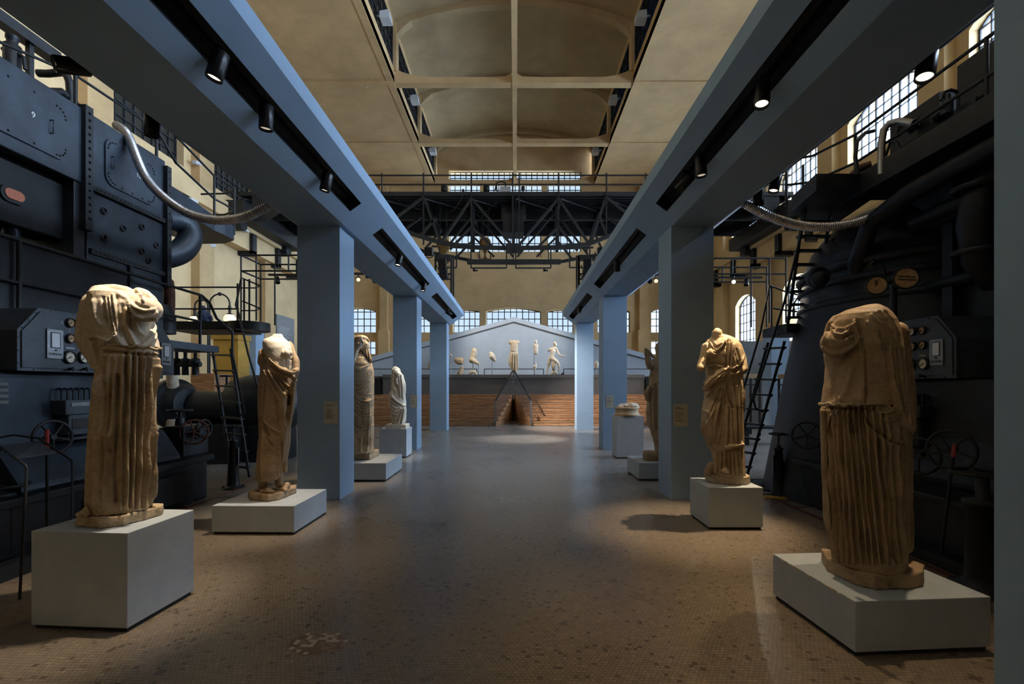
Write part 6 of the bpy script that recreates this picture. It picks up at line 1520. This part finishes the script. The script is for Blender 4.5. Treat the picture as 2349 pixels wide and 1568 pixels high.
b = MB(); b.torus(c + Vector((0, 0, .86)), .18, .014, n=30)
for k in range(5): b.cyl(c + Vector((0, 0, .85)), c + Vector((.17 * math.cos(k * 1.256), .17 * math.sin(k * 1.256), .86)), .01, n=6)
b.build('handwheel', M['iron'], parent=t)
# right stairs: lower flight, landing, upper flight
lo = ladder('iron_ladder', (Vector((P(1690, 1087, 7.9).x, 8.1, 0)), P(1762, 785, 7.5)), (Vector((P(1714, 1087, 7.9).x, 7.9, 0)), P(1800, 782, 7.1)), 9, 'black iron ladder, lower flight from the floor up to the right landing', tread=.08)
b = MB(); b.tube([P(1770, 660, 7.5), P(1765, 655, 7.5), P(1745, 760, 7.5), P(1700, 910, 7.7), P(1690, 950, 7.8)], .017, 8); b.build('handrail', M['iron'], parent=lo)
b = MB(); b.tube([P(1850, 440, 6.2), P(1842, 520, 6.3), P(1800, 690, 6.8), P(1765, 800, 7.1), P(1728, 915, 7.4), P(1733, 935, 7.4), P(1750, 944, 7.4)], .017, 8); b.build('handrail', M['iron'], parent=lo)
up_ = ladder('iron_ladder', (P(1807, 745, 6.9), P(1846, 462, 6.3)), (P(1868, 745, 6.9), P(1908, 462, 6.3)), 9, 'black iron ladder, upper flight from the right landing to the engine walkway', tread=.08)
b = MB(); b.prism([(P(1757, 0, 7.3).x, 7.0, P(0, 770, 7.2).z), (P(1800, 0, 6.8).x, 6.75, P(0, 770, 7.2).z), (P(1885, 0, 6.8).x, 6.75, P(0, 770, 7.2).z), (P(1885, 0, 7.4).x, 7.5, P(0, 770, 7.2).z), (P(1757, 0, 7.4).x, 7.5, P(0, 770, 7.2).z)], (0, 0, .13))
l2 = tag(b.build('iron_landing', M['iron']), 'dark iron landing halfway up the right ladders', 'platform')
t = thing('landing_railing', P(1770, 700, 7.4), 'thin railing around the right landing', 'railing')
b = MB(); b.tube([P(1768, 655, 7.4), P(1800, 668, 7.6), P(1830, 676, 7.6), P(1880, 677, 7.6)], .013, 6); b.build('rail', M['iron'], parent=t)
b = MB(); b.tube([P(1775, 707, 7.4), P(1820, 714, 7.6), P(1880, 715, 7.6)], .013, 6); b.build('rail', M['iron'], parent=t)
b = MB(); b.tube([P(1770, 655, 7.4), P(1770, 760, 7.4)], .013, 6); b.build('post', M['iron'], parent=t)

# right background
simple('grey_screen', M['poster'], 'plain grey partition screen behind the short right blue column', 'partition wall', lambda b: b.box(P(1690, 0, 17).x, P(1880, 0, 17).x + 1.5, 17, 17.15, 0, P(0, 782, 17).z))
simple('low_bench', M['iron'], 'low dark bench before the short right blue column', 'bench', lambda b: (b.box(P(1700, 0, 12).x, P(1810, 0, 12).x, 11.8, 12.3, P(0, 982, 12).z, P(0, 977, 12).z), b.box(P(1792, 0, 12).x, P(1808, 0, 12).x, 11.85, 12.25, 0, P(0, 981, 12).z), b.box(P(1702, 0, 12).x, P(1712, 0, 12).x, 11.85, 12.25, 0, P(0, 981, 12).z)))
for x0, x1, l in ((1703, 1746, 'left'), (1809, 1829, 'right')):
    t = thing('display_table', (P((x0 + x1) / 2, 0, 14).x, 14.3, 0), 'dark iron display table with a weathered stone slab, %s of the short right blue column' % l, 'table')
    a = P(x0, 868, 14); c = P(x1, 857, 14); b = MB(); b.box(a.x, c.x, 14, 14.6, a.z, c.z); b.build('stone_slab', M['marble_brown'], parent=t, bevel=.01)
    for x in (a.x + .03, c.x - .03):
        for y in (14.03, 14.57): b = MB(); b.box(x - .025, x + .025, y - .025, y + .025, 0, a.z); b.build('leg', M['iron'], parent=t)
    b = MB(); b.box(a.x, c.x, 14.0, 14.6, P(0, 882, 14).z - .02, P(0, 882, 14).z + .02); b.build('shelf', M['iron'], parent=t)
b = MB(); c = P(1765, 1108, 7.2)
for k in range(26): b.box(P(1715, 0, 7.2).x + k * .026, P(1715, 0, 7.2).x + .012 + k * .026, 6.75, 7.5, .0, .01)
b.box(P(1715, 0, 7.2).x - .02, P(1715, 0, 7.2).x + .69, 6.72, 6.75, 0, .012); b.box(P(1715, 0, 7.2).x - .02, P(1715, 0, 7.2).x + .69, 7.5, 7.53, 0, .012)
tag(b.build('floor_grate', M['grate']), 'dark slotted steel grate in the floor by the right valve stand', 'grate')
b = MB(); b.box(3.3, 3.62, 6.22, 6.4, 0, .012); tag(b.build('yellow_floor_plate', M['yellowtag']), 'small worn yellow plate on the floor at the foot of the right engine', 'plate')
# floor steel frames along the engines
for s_, x0 in ((-1, -4.02), (1, 3.42)):
    b = MB(); b.box(x0 - .025, x0 + .025, 1.5, 7.0, 0, .01)
    for y in (2.2, 3.4, 4.6, 5.8): b.box(min(x0, x0 + s_ * .14), max(x0, x0 + s_ * .14), y - .02, y + .02, 0, .008)
    tag(b.build('floor_edge_strip', M['rust']), 'brown metal edging strip let into the floor along the %s engine base' % ('left' if s_ < 0 else 'right'), 'floor strip')
# ------------------------------------------------------------------ travelling crane bridge
CRD = 20.7; CRB = 24.7
def cx_(px, d=CRD): return (px - CX) * d / F
def cz_(py, d=CRD): return EYE + (CY - py) * d / F
cr = thing('travelling_crane', (0, 22.7, 8.8), 'wide black lattice travelling crane bridge spanning the hall under the ceiling', 'crane')
zd = cz_(449); K = M['crane']
b = MB(); b.box(-12.2, 12.2, CRD - .03, CRD + .05, zd, cz_(440)); b.box(-12.2, 12.2, CRD, CRB, zd + .02, zd + .08); deck = b.build('deck', K, parent=cr)
b = MB()
for k in range(18): y = CRD + .15 + k * .225; b.box(-12.1, 12.1, y, y + .05, zd - .05, zd + .02)
b.build('deck_planks', M['iron'], parent=deck)
b = MB(); b.box(-12.2, 12.2, 22.4, 22.55, zd - .45, zd + .05); b.box(-12.2, 12.2, CRB - .1, CRB + .05, zd - .5, zd + .1); b.build('girder_web', K, parent=cr)
# railing near side
for py in (402, 423):
    b = MB(); b.bar((-12.1, CRD, cz_(py)), (12.1, CRD, cz_(py)), .05); b.build('railing_bar', M['iron'], parent=cr)
for px in (876.6, 972, 1081.5, 1176, 1191, 1281, 1390.7, 1480, 1570, 1660, 1750, 800, 700, 600):
    lowp = {972: 562, 1081.5: 566, 1176: 566, 1191: 560, 1281: 566, 1390.7: 548}.get(px, 449)
    b = MB(); b.bar((cx_(px), CRD - .04, cz_(lowp)), (cx_(px), CRD - .04, cz_(398)), .05 if lowp < 500 else .065); b.build('railing_post', M['iron'], parent=cr)
# far railing
b = MB(); 
for z in (.45, .95): b.bar((-12.1, CRB, zd + z), (12.1, CRB, zd + z), .04)
for k in range(13): x = -12 + k * 2; b.bar((x, CRB, zd), (x, CRB, zd + .95), .04)
b.build('far_railing', M['iron'], parent=cr)
# fish belly trusses, near and far
def chord(ps, d, w, name='lower_chord'):
    b = MB(); q = [(cx_(px), d, cz_(py)) for px, py in ps]
    for a, c in zip(q, q[1:]): b.bar(a, c, w, w)
    b.build(name, K, parent=cr)
C1 = [(760, 470), (860, 500), (948, 537), (1010, 556), (1082, 567), (1178, 569), (1280, 567), (1350, 560), (1400, 540), (1500, 505), (1620, 470)]
chord(C1, CRD, .16); chord([(700, 455), (860, 515), (955, 552), (1082, 577), (1178, 582), (1290, 579), (1390, 560), (1500, 520), (1640, 460)], CRD + 1.6, .13)
chord([(976, 540), (1082, 545), (1178, 547), (1280, 547), (1375, 543)], CRD + 1.6, .07)
nodes_t = [(790, 452), (972, 452), (1082, 455), (1281, 455), (1390, 452), (1560, 452)]
def diag(a, c, d, w, name='diagonal'):
    b = MB(); b.bar((cx_(a[0]), d, cz_(a[1])), (cx_(c[0]), d, cz_(c[1])), w, w * .8); b.build(name, K, parent=cr)
for d, w in ((CRD, .12), (CRD + 1.6, .10)):
    o = 0 if d == CRD else 9
    for a, c in (((1082, 455), (1012 - o, 556)), ((1082, 455), (1177, 566)), ((1281, 455), (1187, 566)), ((1281, 455), (1352 + o, 560)), ((972, 452), (1008, 552)), ((972, 452), (890, 512)), ((790, 452), (885, 510)), ((1390, 452), (1356, 556)), ((1390, 452), (1470, 515)), ((1560, 452), (1475, 512)),
                 ((1082, 520), (1032, 572)), ((1082, 520), (1130, 566)), ((1281, 520), (1235, 566)), ((1281, 520), (1325, 575)), ((1000, 500), (960, 545)), ((1375, 500), (1395, 545))):
        diag(a, c, d, w)
for px in (1082, 1177.5, 1281): diag((px, 452), (px, 566), CRD + .8, .14, 'hanger')
# plan bracing under the deck
b = MB()
for k in range(12):
    x = -12 + k * 2; b.bar((x, CRD + .1, zd - .1), (x + 2, 22.4, zd - .1), .05); b.bar((x + 2, 22.6, zd - .1), (x, CRB - .1, zd - .1), .05); b.bar((x, CRD, zd - .12), (x, CRB, zd - .12), .08)
b.build('plan_bracing', K, parent=cr)
b = MB(); b.box(cx_(1154, 22), cx_(1201, 22), 21.5, 22.5, cz_(540, 22), cz_(498, 22)); b.box(cx_(1150, 22), cx_(1206, 22), 21.6, 22.4, cz_(500, 22), cz_(460, 22)); b.build('motor_box', K, parent=cr, bevel=.01)
b = MB(); b.box(cx_(1160), cx_(1196), CRD - .1, CRD + .1, cz_(580), cz_(560)); b.build('centre_gusset', K, parent=cr)
for s in (-1, 1):
    b = MB(); x0, x1 = sorted((s * 11.5, s * 12.5)); b.box(x0, x1, 19.9, 25.4, 8.72, 9.35); 
    for y in (20.6, 24.7): b.cyl((s * 11.9, y, 8.55), (s * 12.3, y, 8.55), .28, n=20)
    b.build('end_carriage', K, parent=cr, bevel=.01)
    b = MB(); x0, x1 = sorted((s * 9.4, s * 11.6)); b.prism([(s * 9.2, CRD, zd), (s * 11.6, CRD, zd), (s * 11.6, CRD, 8.7), (s * 11.0, CRD, 8.7)], (0, .06, 0)); rivets(b, (s * 10.6, CRD, 9.2), (s * 11.4, CRD, 9.2), 6, .04, (0, -1, 0), .03); b.build('end_gusset', K, parent=cr)
# festoon cables
for (x0, x1, y0, sag) in ((990, 1062, 452, 40), (1076, 1138, 468, 22), (1190, 1202, 470, 36), (905, 985, 450, 30), (1235, 1273, 462, 32), (1340, 1400, 455, 25)):
    q = [Vector((cx_(x0 + (x1 - x0) * i / 10), CRD - .15, cz_(y0 + sag * (1 - (2 * i / 10 - 1) ** 2)))) for i in range(11)]
    b = MB(); b.tube(q, .009, 6); b.build('festoon_cable', M['iron'], parent=cr)
# crab machinery on the deck
def on_deck(name, m, label, cat, fn):
    b = MB(); fn(b); return tag(b.build(name, m), label, cat)
z0 = zd + .08
def winch(px, l):
    x = cx_(px, 21.5)
    t = thing('winch', (x, 21.5, z0), l, 'winch')
    b = MB(); b.cyl((x - .3, 21.5, z0 + .12), (x + .3, 21.5, z0 + .12), .16, n=20); b.build('drum', K, parent=t)
    for s in (-1, 1): b = MB(); b.cyl((x + s * .30, 21.5, z0 + .10), (x + s * .37, 21.5, z0 + .10), .21, n=20); b.box(x + s * .30 - .1, x + s * .30 + .1, 21.2, 21.8, z0, z0 + .12); b.build('side_gear', K, parent=t)
winch(1000, 'black winch drum on the left of the crane deck'); winch(1096, 'black winch drum on the crane deck just left of centre')
for px, l in ((1019, 'left'), (1116, 'centre')):
    x = cx_(px, 21.0); t = thing('crane_motor', (x, 21.0, z0), 'upright black motor beside the %s winch on the crane deck' % l, 'motor')
    b = MB(); b.lathe((x, 21.0, z0), [(.07, 0), (.07, .25), (.05, .3)], 14); b.build('stem', K, parent=t)
    b = MB(); b.lathe((x, 21.0, z0 + .24), [(.12, 0), (.14, .02), (.14, .22), (.12, .25), (.12, .28)], 18); b.build('hood', K, parent=t)
x = cx_(1200, 21); t = thing('crane_motor', (x, 21, z0), 'small upright black brake motor right of the crane centre post', 'motor'); b = MB(); b.lathe((x, 21, z0), [(.06, 0), (.04, .1), (.04, .3)], 12); b.build('stem', K, parent=t); b = MB(); b.lathe((x, 21, z0 + .3), [(.08, 0), (.08, .14), (.05, .17)], 14); b.build('hood', K, parent=t)
x = cx_(1160, 21); on_deck('control_box', M['speaker'], 'pale grey control box on the crane deck left of the centre post', 'box', lambda b: b.box(x - .25, x + .22, 20.9, 21.3, z0, z0 + .42))
t = thing('brake_linkage', (cx_(1148, 21), 21, z0), 'black lever linkage above the pale control box on the crane', 'linkage')
b = MB(); q = [(cx_(px, 21), 21, cz_(py, 21)) for px, py in ((1135, 438), (1140, 418), (1152, 416), (1160, 420), (1160, 428))]
b.tube(q, .035, 6); b.bar((cx_(1142, 21), 21, z0), (cx_(1138, 21), 21, cz_(420, 21)), .06); b.build('arms', K, parent=t)
on_deck('gear_case', K, 'long low black gear case on the crane deck between the two winches', 'gear case', lambda b: (b.box(cx_(1030, 21), cx_(1056, 21), 21, 21.5, z0, z0 + .2), b.box(cx_(1060, 21), cx_(1064, 21), 21, 21.5, z0, z0 + .35), b.box(cx_(1128, 21), cx_(1142, 21), 21.1, 21.6, z0, z0 + .18)))
# hooks
for px, py, R, l in ((1017, 562, .30, 'left'), (1113, 558, .26, 'right')):
    d = 21.6; c = Vector((cx_(px, d), d, cz_(py, d))); t = thing('crane_hook', (c.x, d, c.z - .8), 'ochre pulley block and hook hanging from the crane, the %s one' % l, 'crane hook')
    b = MB(); b.lathe(c - Vector((0, .15, 0)), [(R * .6, 0), (R, .06), (R, .24), (R * .6, .3)], 26, (0, 1, 0)); b.prism([(c.x - R, d - .12, c.z - .05), (c.x + R, d - .12, c.z - .05), (c.x + .08, d - .12, c.z - R * 1.5), (c.x - .08, d - .12, c.z - R * 1.5)], (0, .24, 0)); b.build('pulley_block', M['hook'], parent=t)
    for s in (-1, 1):
        b = MB(); h = c - Vector((0, 0, R * 1.5)); b.tube([h, h - Vector((0, 0, .2)), h + Vector((s * .06, 0, -.33)), h + Vector((s * .2, 0, -.36)), h + Vector((s * .28, 0, -.25)), h + Vector((s * .26, 0, -.14))], .045, 8); b.build('hook', M['hook'], parent=t)
    b = MB(); 
    for s in (-1, 1): b.cyl((c.x + s * R * .5, d, c.z), (c.x + s * R * .5, d, zd), .015, n=6)
    b.build('hoist_rope', M['iron'], parent=t)
# hung light bars and pipe frames below the crane
t = thing('hanging_light_bar', (cx_(1179), CRD, cz_(606)), 'long black light bar hanging below the middle of the crane', 'light bar')
b = MB(); b.box(cx_(1072), cx_(1286), CRD - .14, CRD + .02, cz_(606.5), cz_(596)); b.build('bar', K, parent=t, bevel=.01)
for px in (1100, 1178, 1258): b = MB(); b.cyl((cx_(px), CRD, cz_(600)), (cx_(px), CRD, cz_(570)), .02, n=6); b.build('rod', K, parent=t)
for x0, x1, py0, py1, l in ((1081, 1162, 590, 616, 'left of centre under the crane'), (1183, 1263, 590, 616, 'right of centre under the crane'), (1009, 1048, 575, 615, 'at the left under the crane'), (1306, 1352, 575, 615, 'at the right under the crane')):
    t = thing('pipe_hanger_frame', (cx_((x0 + x1) / 2), CRD - .3, cz_(py1)), 'thin black U shaped pipe frame ' + l, 'frame')
    for a, c in (((x0, py1 - 0), (x1, py1)), ((x0, py1), (x0, 566)), ((x1, py1), (x1, 566))):
        b = MB(); b.bar((cx_(a[0]), CRD - .12, cz_(a[1])), (cx_(c[0]), CRD - .12, cz_(c[1])), .055); b.build('pipe', K, parent=t)
for px, l in ((1089, 'left'), (1249, 'right')):
    x = cx_(px); zz = cz_(616); on_deck('pipe_clamp', K, 'small black clamp under the %s pipe frame' % l, 'clamp', lambda b: (b.box(x - .06, x + .02, CRD - .16, CRD - .08, zz - .14, zz), b.box(x - .06, x + .14, CRD - .16, CRD - .08, zz - .14, zz - .08)))
# lighting towers with floodlights
for (xa, xb, l) in ((999, 1035, 'left'), (1328, 1366, 'right')):
    d = 19.0; q = lambda px, py: (cx_(px, d), d, cz_(py, d)); inn = xb if l == 'left' else xa
    t = thing('lighting_tower', q((xa + xb) / 2, 690), 'open black lamp frame hanging by the far end of the %s beam' % l, 'frame')
    for px in (xa, inn, inn + (5 if l == 'left' else -5)):
        b = MB(); b.bar(q(px, 586), q(px, 742), .07); b.build('post', K, parent=t)
    for py in (586, 628, 640): b = MB(); b.bar(q(xa, py), q(xb, py), .06); b.build('rung', K, parent=t)
    b = MB(); b.box(cx_(xa + 1, d), cx_(xb - 1, d), d - .15, d + .15, cz_(597, d), cz_(588, d)); b.build('head_box', K, parent=t)
    for px, py, n_ in ((xa - 12 if l == 'left' else xb + 10, 582, 'upper'), (1018 if l == 'left' else 1345, 612, 'middle'), (1020 if l == 'left' else 1343, 632, 'lower')):
        c = Vector(q(px, py)); c.y -= .3; f = thing('floodlight', c, 'black theatre floodlight in the %s lamp frame, the %s one' % (l, n_), 'floodlight')
        b = MB(); b.obox(c, (.16, .16, .17 if n_ != 'middle' else .26), Matrix.Rotation(.2, 3, 'X')); b.build('housing', M['lamp'], parent=f, bevel=.03)
        b = MB(); b.torus(c, .24, .018, (0, 1, 0), 20, 6, 0, PI); b.build('yoke', K, parent=f)
        if n_ == 'middle':
            Lg = bpy.data.lights.new('stage_beam', 'SPOT'); Lg.energy = 560; Lg.color = (1, .88, .74); Lg.spot_size = 1.5; Lg.spot_blend = .6; Lg.shadow_soft_size = .06
            lo_ = bpy.data.objects.new('stage_beam', Lg); COL.objects.link(lo_); lo_.location = c + Vector((0, .35, -.15)); lo_.rotation_euler = (Vector((-.1 + (.8 if l == 'left' else -.8), 22.0, 2.9)) - lo_.location).to_track_quat('-Z', 'Y').to_euler()
        b = MB(); b.cyl(c + Vector((0, -.17, -.12)), c + Vector((0, -.19, -.12)), .07, n=14); b.build('lens', M['lamp'], parent=f)
# white speakers in the lantern
for sx, l in ((-1, 'left'), (1, 'right')):
    for d, w in ((18.4, 'nearest'), (23.7, 'middle'), (28.9, 'farthest')):
        x = (LX0 + .35) if sx < 0 else (LX1 - .35); z = 15.85
        t = thing('lantern_floodlight', (x, d, z), 'white box floodlight at the %s lantern window, %s bay' % (l, w), 'floodlight')
        b = MB(); b.prism([(x - .2, d - .2, z - .12), (x + .2, d - .2, z - .12), (x + .16, d - .2, z + .2), (x - .2, d - .2, z + .14)], (0, .45, .0)); b.build('housing', M['speaker'], parent=t, bevel=.01)
        b = MB(); b.bar((x, d, z), (x + sx * .35, d, z + .1), .06); b.build('bracket', M['speaker'], parent=t)
# emergency lights on the runway bands
for sx, l, ys in ((-1, 'left', ((10.0, 'nearest'), (17.6, 'middle'), (21.0, 'farthest'))), (1, 'right', ((20.1, 'nearer'), (25.5, 'farther')))):
    for y, w in ys:
        x = sx * (XW - .78); b = MB(); b.box(x - .13, x + .13, y - .2, y + .2, 8.38, 8.46); b.box(min(x, x + sx * .25), max(x, x + sx * .25), y - .03, y + .03, 8.44, 8.48)
        tag(b.build('emergency_light', M['speaker']), 'small white emergency light on the %s crane runway, the %s one' % (l, w), 'light')
for y, z, w in ((19.6, 7.3, 'below the runway'), (18.7, 10.3, 'between the dark upper windows')):
    x = -XW + .3; t = thing('wall_camera', (x, y, z), 'small white security camera on the left wall ' + w, 'camera')
    b = MB(); b.cyl((-XW, y, z), (x, y, z), .03, n=8); b.build('arm', M['speaker'], parent=t)
    b = MB(); b.cyl((x, y + .1, z + .05), (x, y - .25, z - .04), .08, n=12); b.build('housing', M['speaker'], parent=t)

# ------------------------------------------------------------------ pediment sculptures on the stage
D0 = 21.0; ST = 1.90
def stone_on(name, label, build, m, vox=.022, rod=None, noise_=.012, cat='statue', smooth=2, strokes=(), d=D0):
    t = thing(name, (cx_(rod[0][0] if rod else label_px[0], d), d, ST), label, cat)
    s = Sculpt(d, vox); build(s)
    for q in strokes: s.S(*q)
    s.finish('marble', m, t, smooth=smooth, noise_amp=noise_, noise_scale=6)
    for px, py in rod or (): 
        b = MB(); b.cyl(P(px, py, d), (cx_(px, d), d, ST), .022, n=8); b.build('support_rod', M['steel'], parent=t)
label_px = [1180]
W = M['marble_white']; T_ = M['marble_pale']
stone_on('armless_torso', 'tall headless armless draped torso standing in the centre of the stage', lambda s: (s.loft([(781, 1170, 1178, .6), (785, 1169, 1190, .9), (790, 1171, 1188), (806, 1170, 1188), (820, 1167, 1189, 1.05), (832, 1166, 1189, 1.1), (840, 1169, 1189), (852, 1175, 1187, .8), (856, 1176, 1187, .6)], .17), s.blob(1172, 785, 0, .11), s.blob(1187, 785, 0, .10), s.blob(1180, 783, 0, .08)), T_, .018, [(1178, 850), (1183, 850)],
    strokes=[([(1176 + 2.2 * k, 812), (1175 + 2.6 * k, 850)], 1.0, .035 if k % 2 else -.03) for k in range(6)] + [([(1168, 805), (1180, 808), (1188, 805)], 1.2, -.04)])
stone_on('twisted_torso', 'twisted headless torso with a raised thigh on thin rods, left on the stage', lambda s: (s.limb([(1088, 804, 0, .13), (1087, 813, 0, .14), (1084, 822, 0, .13), (1081, 827, 0, .11)]), s.limb([(1082, 824, -.05, .12), (1090, 829, -.1, .10), (1097, 834, -.12, .06)])), T_, .02, [(1085, 828), (1098, 834)])
stone_on('leaning_fragment', 'small leaning torso fragment on a single rod, between the twisted torso and the centre torso', lambda s: (s.limb([(1126, 811, 0, .10), (1129, 817, 0, .15), (1134, 824, 0, .09)]), s.blob(1135, 826, 0, .07)), W, .02, [(1129, 823)])
stone_on('chest_fragment', 'broad chest fragment on a rod above a crouching figure, left on the stage', lambda s: (s.limb([(1047, 826, 0, .12), (1058, 826, 0, .13)]), s.limb([(1051, 830, 0, .11), (1058, 830, 0, .12)])), M['marble_tan'], .02, [(1056, 834)])
stone_on('crouching_figure', 'small crouching golden figure low on the stage below the chest fragment', lambda s: (s.blob(1060, 843, -.1, .07), s.limb([(1060, 848, -.1, .07), (1056, 853, -.1, .10), (1053, 858, -.1, .10)]), s.limb([(1061, 850, -.1, .05), (1062, 856, -.1, .04)])), M['marble_tan'], .016, [(1056, 857)], d=20.6)
stone_on('drapery_fragment', 'low crumpled drapery fragment lying on the stage under the twisted torso', lambda s: (s.limb([(1076, 857, 0, .05), (1082, 853, 0, .08), (1090, 853, 0, .07), (1092, 858, 0, .05)])), T_, .018, [(1084, 857)], d=20.7)
stone_on('round_fragment', 'pale rounded fragment peeking out left of the farthest left column', lambda s: s.blob(989, 838, 0, .15, (.9, 1, 1.4)), T_, .02, [(989, 845)])
stone_on('small_fragment', 'tiny marble fragment tip just right of the farthest left column', lambda s: s.limb([(1033, 813, 0, .04), (1037, 816, 0, .03)]), T_, .014, [(1034, 815)])
stone_on('round_fragment', 'pale rounded fragment peeking out right of the farthest right column', lambda s: s.blob(1368, 836, 0, .13, (.8, 1, 1.4)), T_, .02, [(1368, 843)])
stone_on('head_and_bust', 'small head above an armless bust on a tall rod, right of the centre torso', lambda s: (s.blob(1229.5, 784, 0, .07, (.85, 1, 1.3)), s.b.cyl(P(1229.5, 784, D0), P(1229.5, 796, D0), .012, n=8), s.limb([(1224.5, 793, 0, .05), (1234.5, 793, 0, .05)]), s.limb([(1229, 793, 0, .11), (1229, 803, 0, .11), (1229, 809, 0, .09)])), W, .015, [(1225.5, 810)], noise_=.006)
stone_on('limb_fragment', 'small pale limb fragment fixed halfway up the rod under the bust', lambda s: (s.limb([(1230, 833, -.06, .02), (1229, 840, -.06, .05), (1228, 846, -.06, .03)]), s.blob(1224, 840, -.04, .05)), W, .014, [(1226, 842)], noise_=.004, d=20.8)
# striding nude youth
t = thing('striding_youth', (cx_(1268, D0), D0, ST), 'nude marble youth striding right with an outstretched arm, on the stage', 'statue')
s = Sculpt(D0, .015)
s.limb([(1268, 800, 0, .09), (1269, 806, 0, .12), (1267, 814, 0, .10), (1265, 821, 0, .10)]); s.limb([(1262, 801, 0, .075), (1275, 799, 0, .07)]); s.limb([(1271, 797, 0, .05), (1272.5, 793, 0, .045)])
s.limb([(1262, 801, 0, .06), (1259, 803, .03, .055), (1258, 804, .03, .045)]); s.limb([(1276, 800, 0, .055), (1280, 808, -.03, .045), (1283, 814, -.06, .04), (1291, 816, -.1, .03), (1295, 816, -.12, .022)])
s.limb([(1262, 823, .05, .10), (1259, 834, .08, .08), (1257.5, 842, .10, .05), (1255.5, 850, .12, .045), (1254.5, 857, .12, .03)])
s.limb([(1269, 823, -.06, .095), (1276, 828, -.12, .08), (1281, 834, -.14, .06), (1283, 842, -.12, .05), (1282, 849, -.10, .035)])
s.finish('body', W, t, smooth=2, noise_amp=.003)
s = Sculpt(D0, .012); s.blob(1273.5, 789.5, 0, .085, (.85, 1, 1.15)); s.limb([(1277, 790, 0, .02), (1278, 792, 0, .018)]); s.blob(1272.5, 787, .0, .085, (1, 1.05, .9)); s.finish('head', W, t, smooth=1, noise_amp=.003)
s = Sculpt(D0, .010)
s.limb([(1295, 816, -.12, .022), (1297, 815.6, -.12, .024)])
for k in range(3): s.limb([(1297, 815.2 + k * .5, -.12 + k * .01, .009), (1299, 815 + k * .8, -.12 + k * .01, .007)], 8)
s.finish('hand', W, t, smooth=0, noise_amp=.0)
s = Sculpt(D0, .014); s.limb([(1270, 832, -.05, .09), (1270, 840, -.05, .10), (1271, 847, -.05, .06)]); s.limb([(1265, 857, 0, .05), (1272, 853, 0, .08), (1278, 857, 0, .05)])
s.S([(1268, 835), (1268, 848)], .8, .03); s.S([(1272, 835), (1272, 848)], .8, .03); s.finish('drapery_support', T_, t, smooth=1, noise_amp=.01)
b = MB(); a = P(1282, 849, D0 - .1); b.cyl(a, (a.x, a.y, ST), .015, n=6); b.build('support_rod', M['steel'], parent=t)
simple('wedge_block', M['iron'], 'small dark wedge block on the stage right of the striding youth', 'block', lambda b: b.prism([(cx_(1280, 20.6), 20.6, ST), (cx_(1294, 20.6), 20.6, ST), (cx_(1294, 20.6), 20.6, cz_(852, 20.6))], (0, .2, 0)))
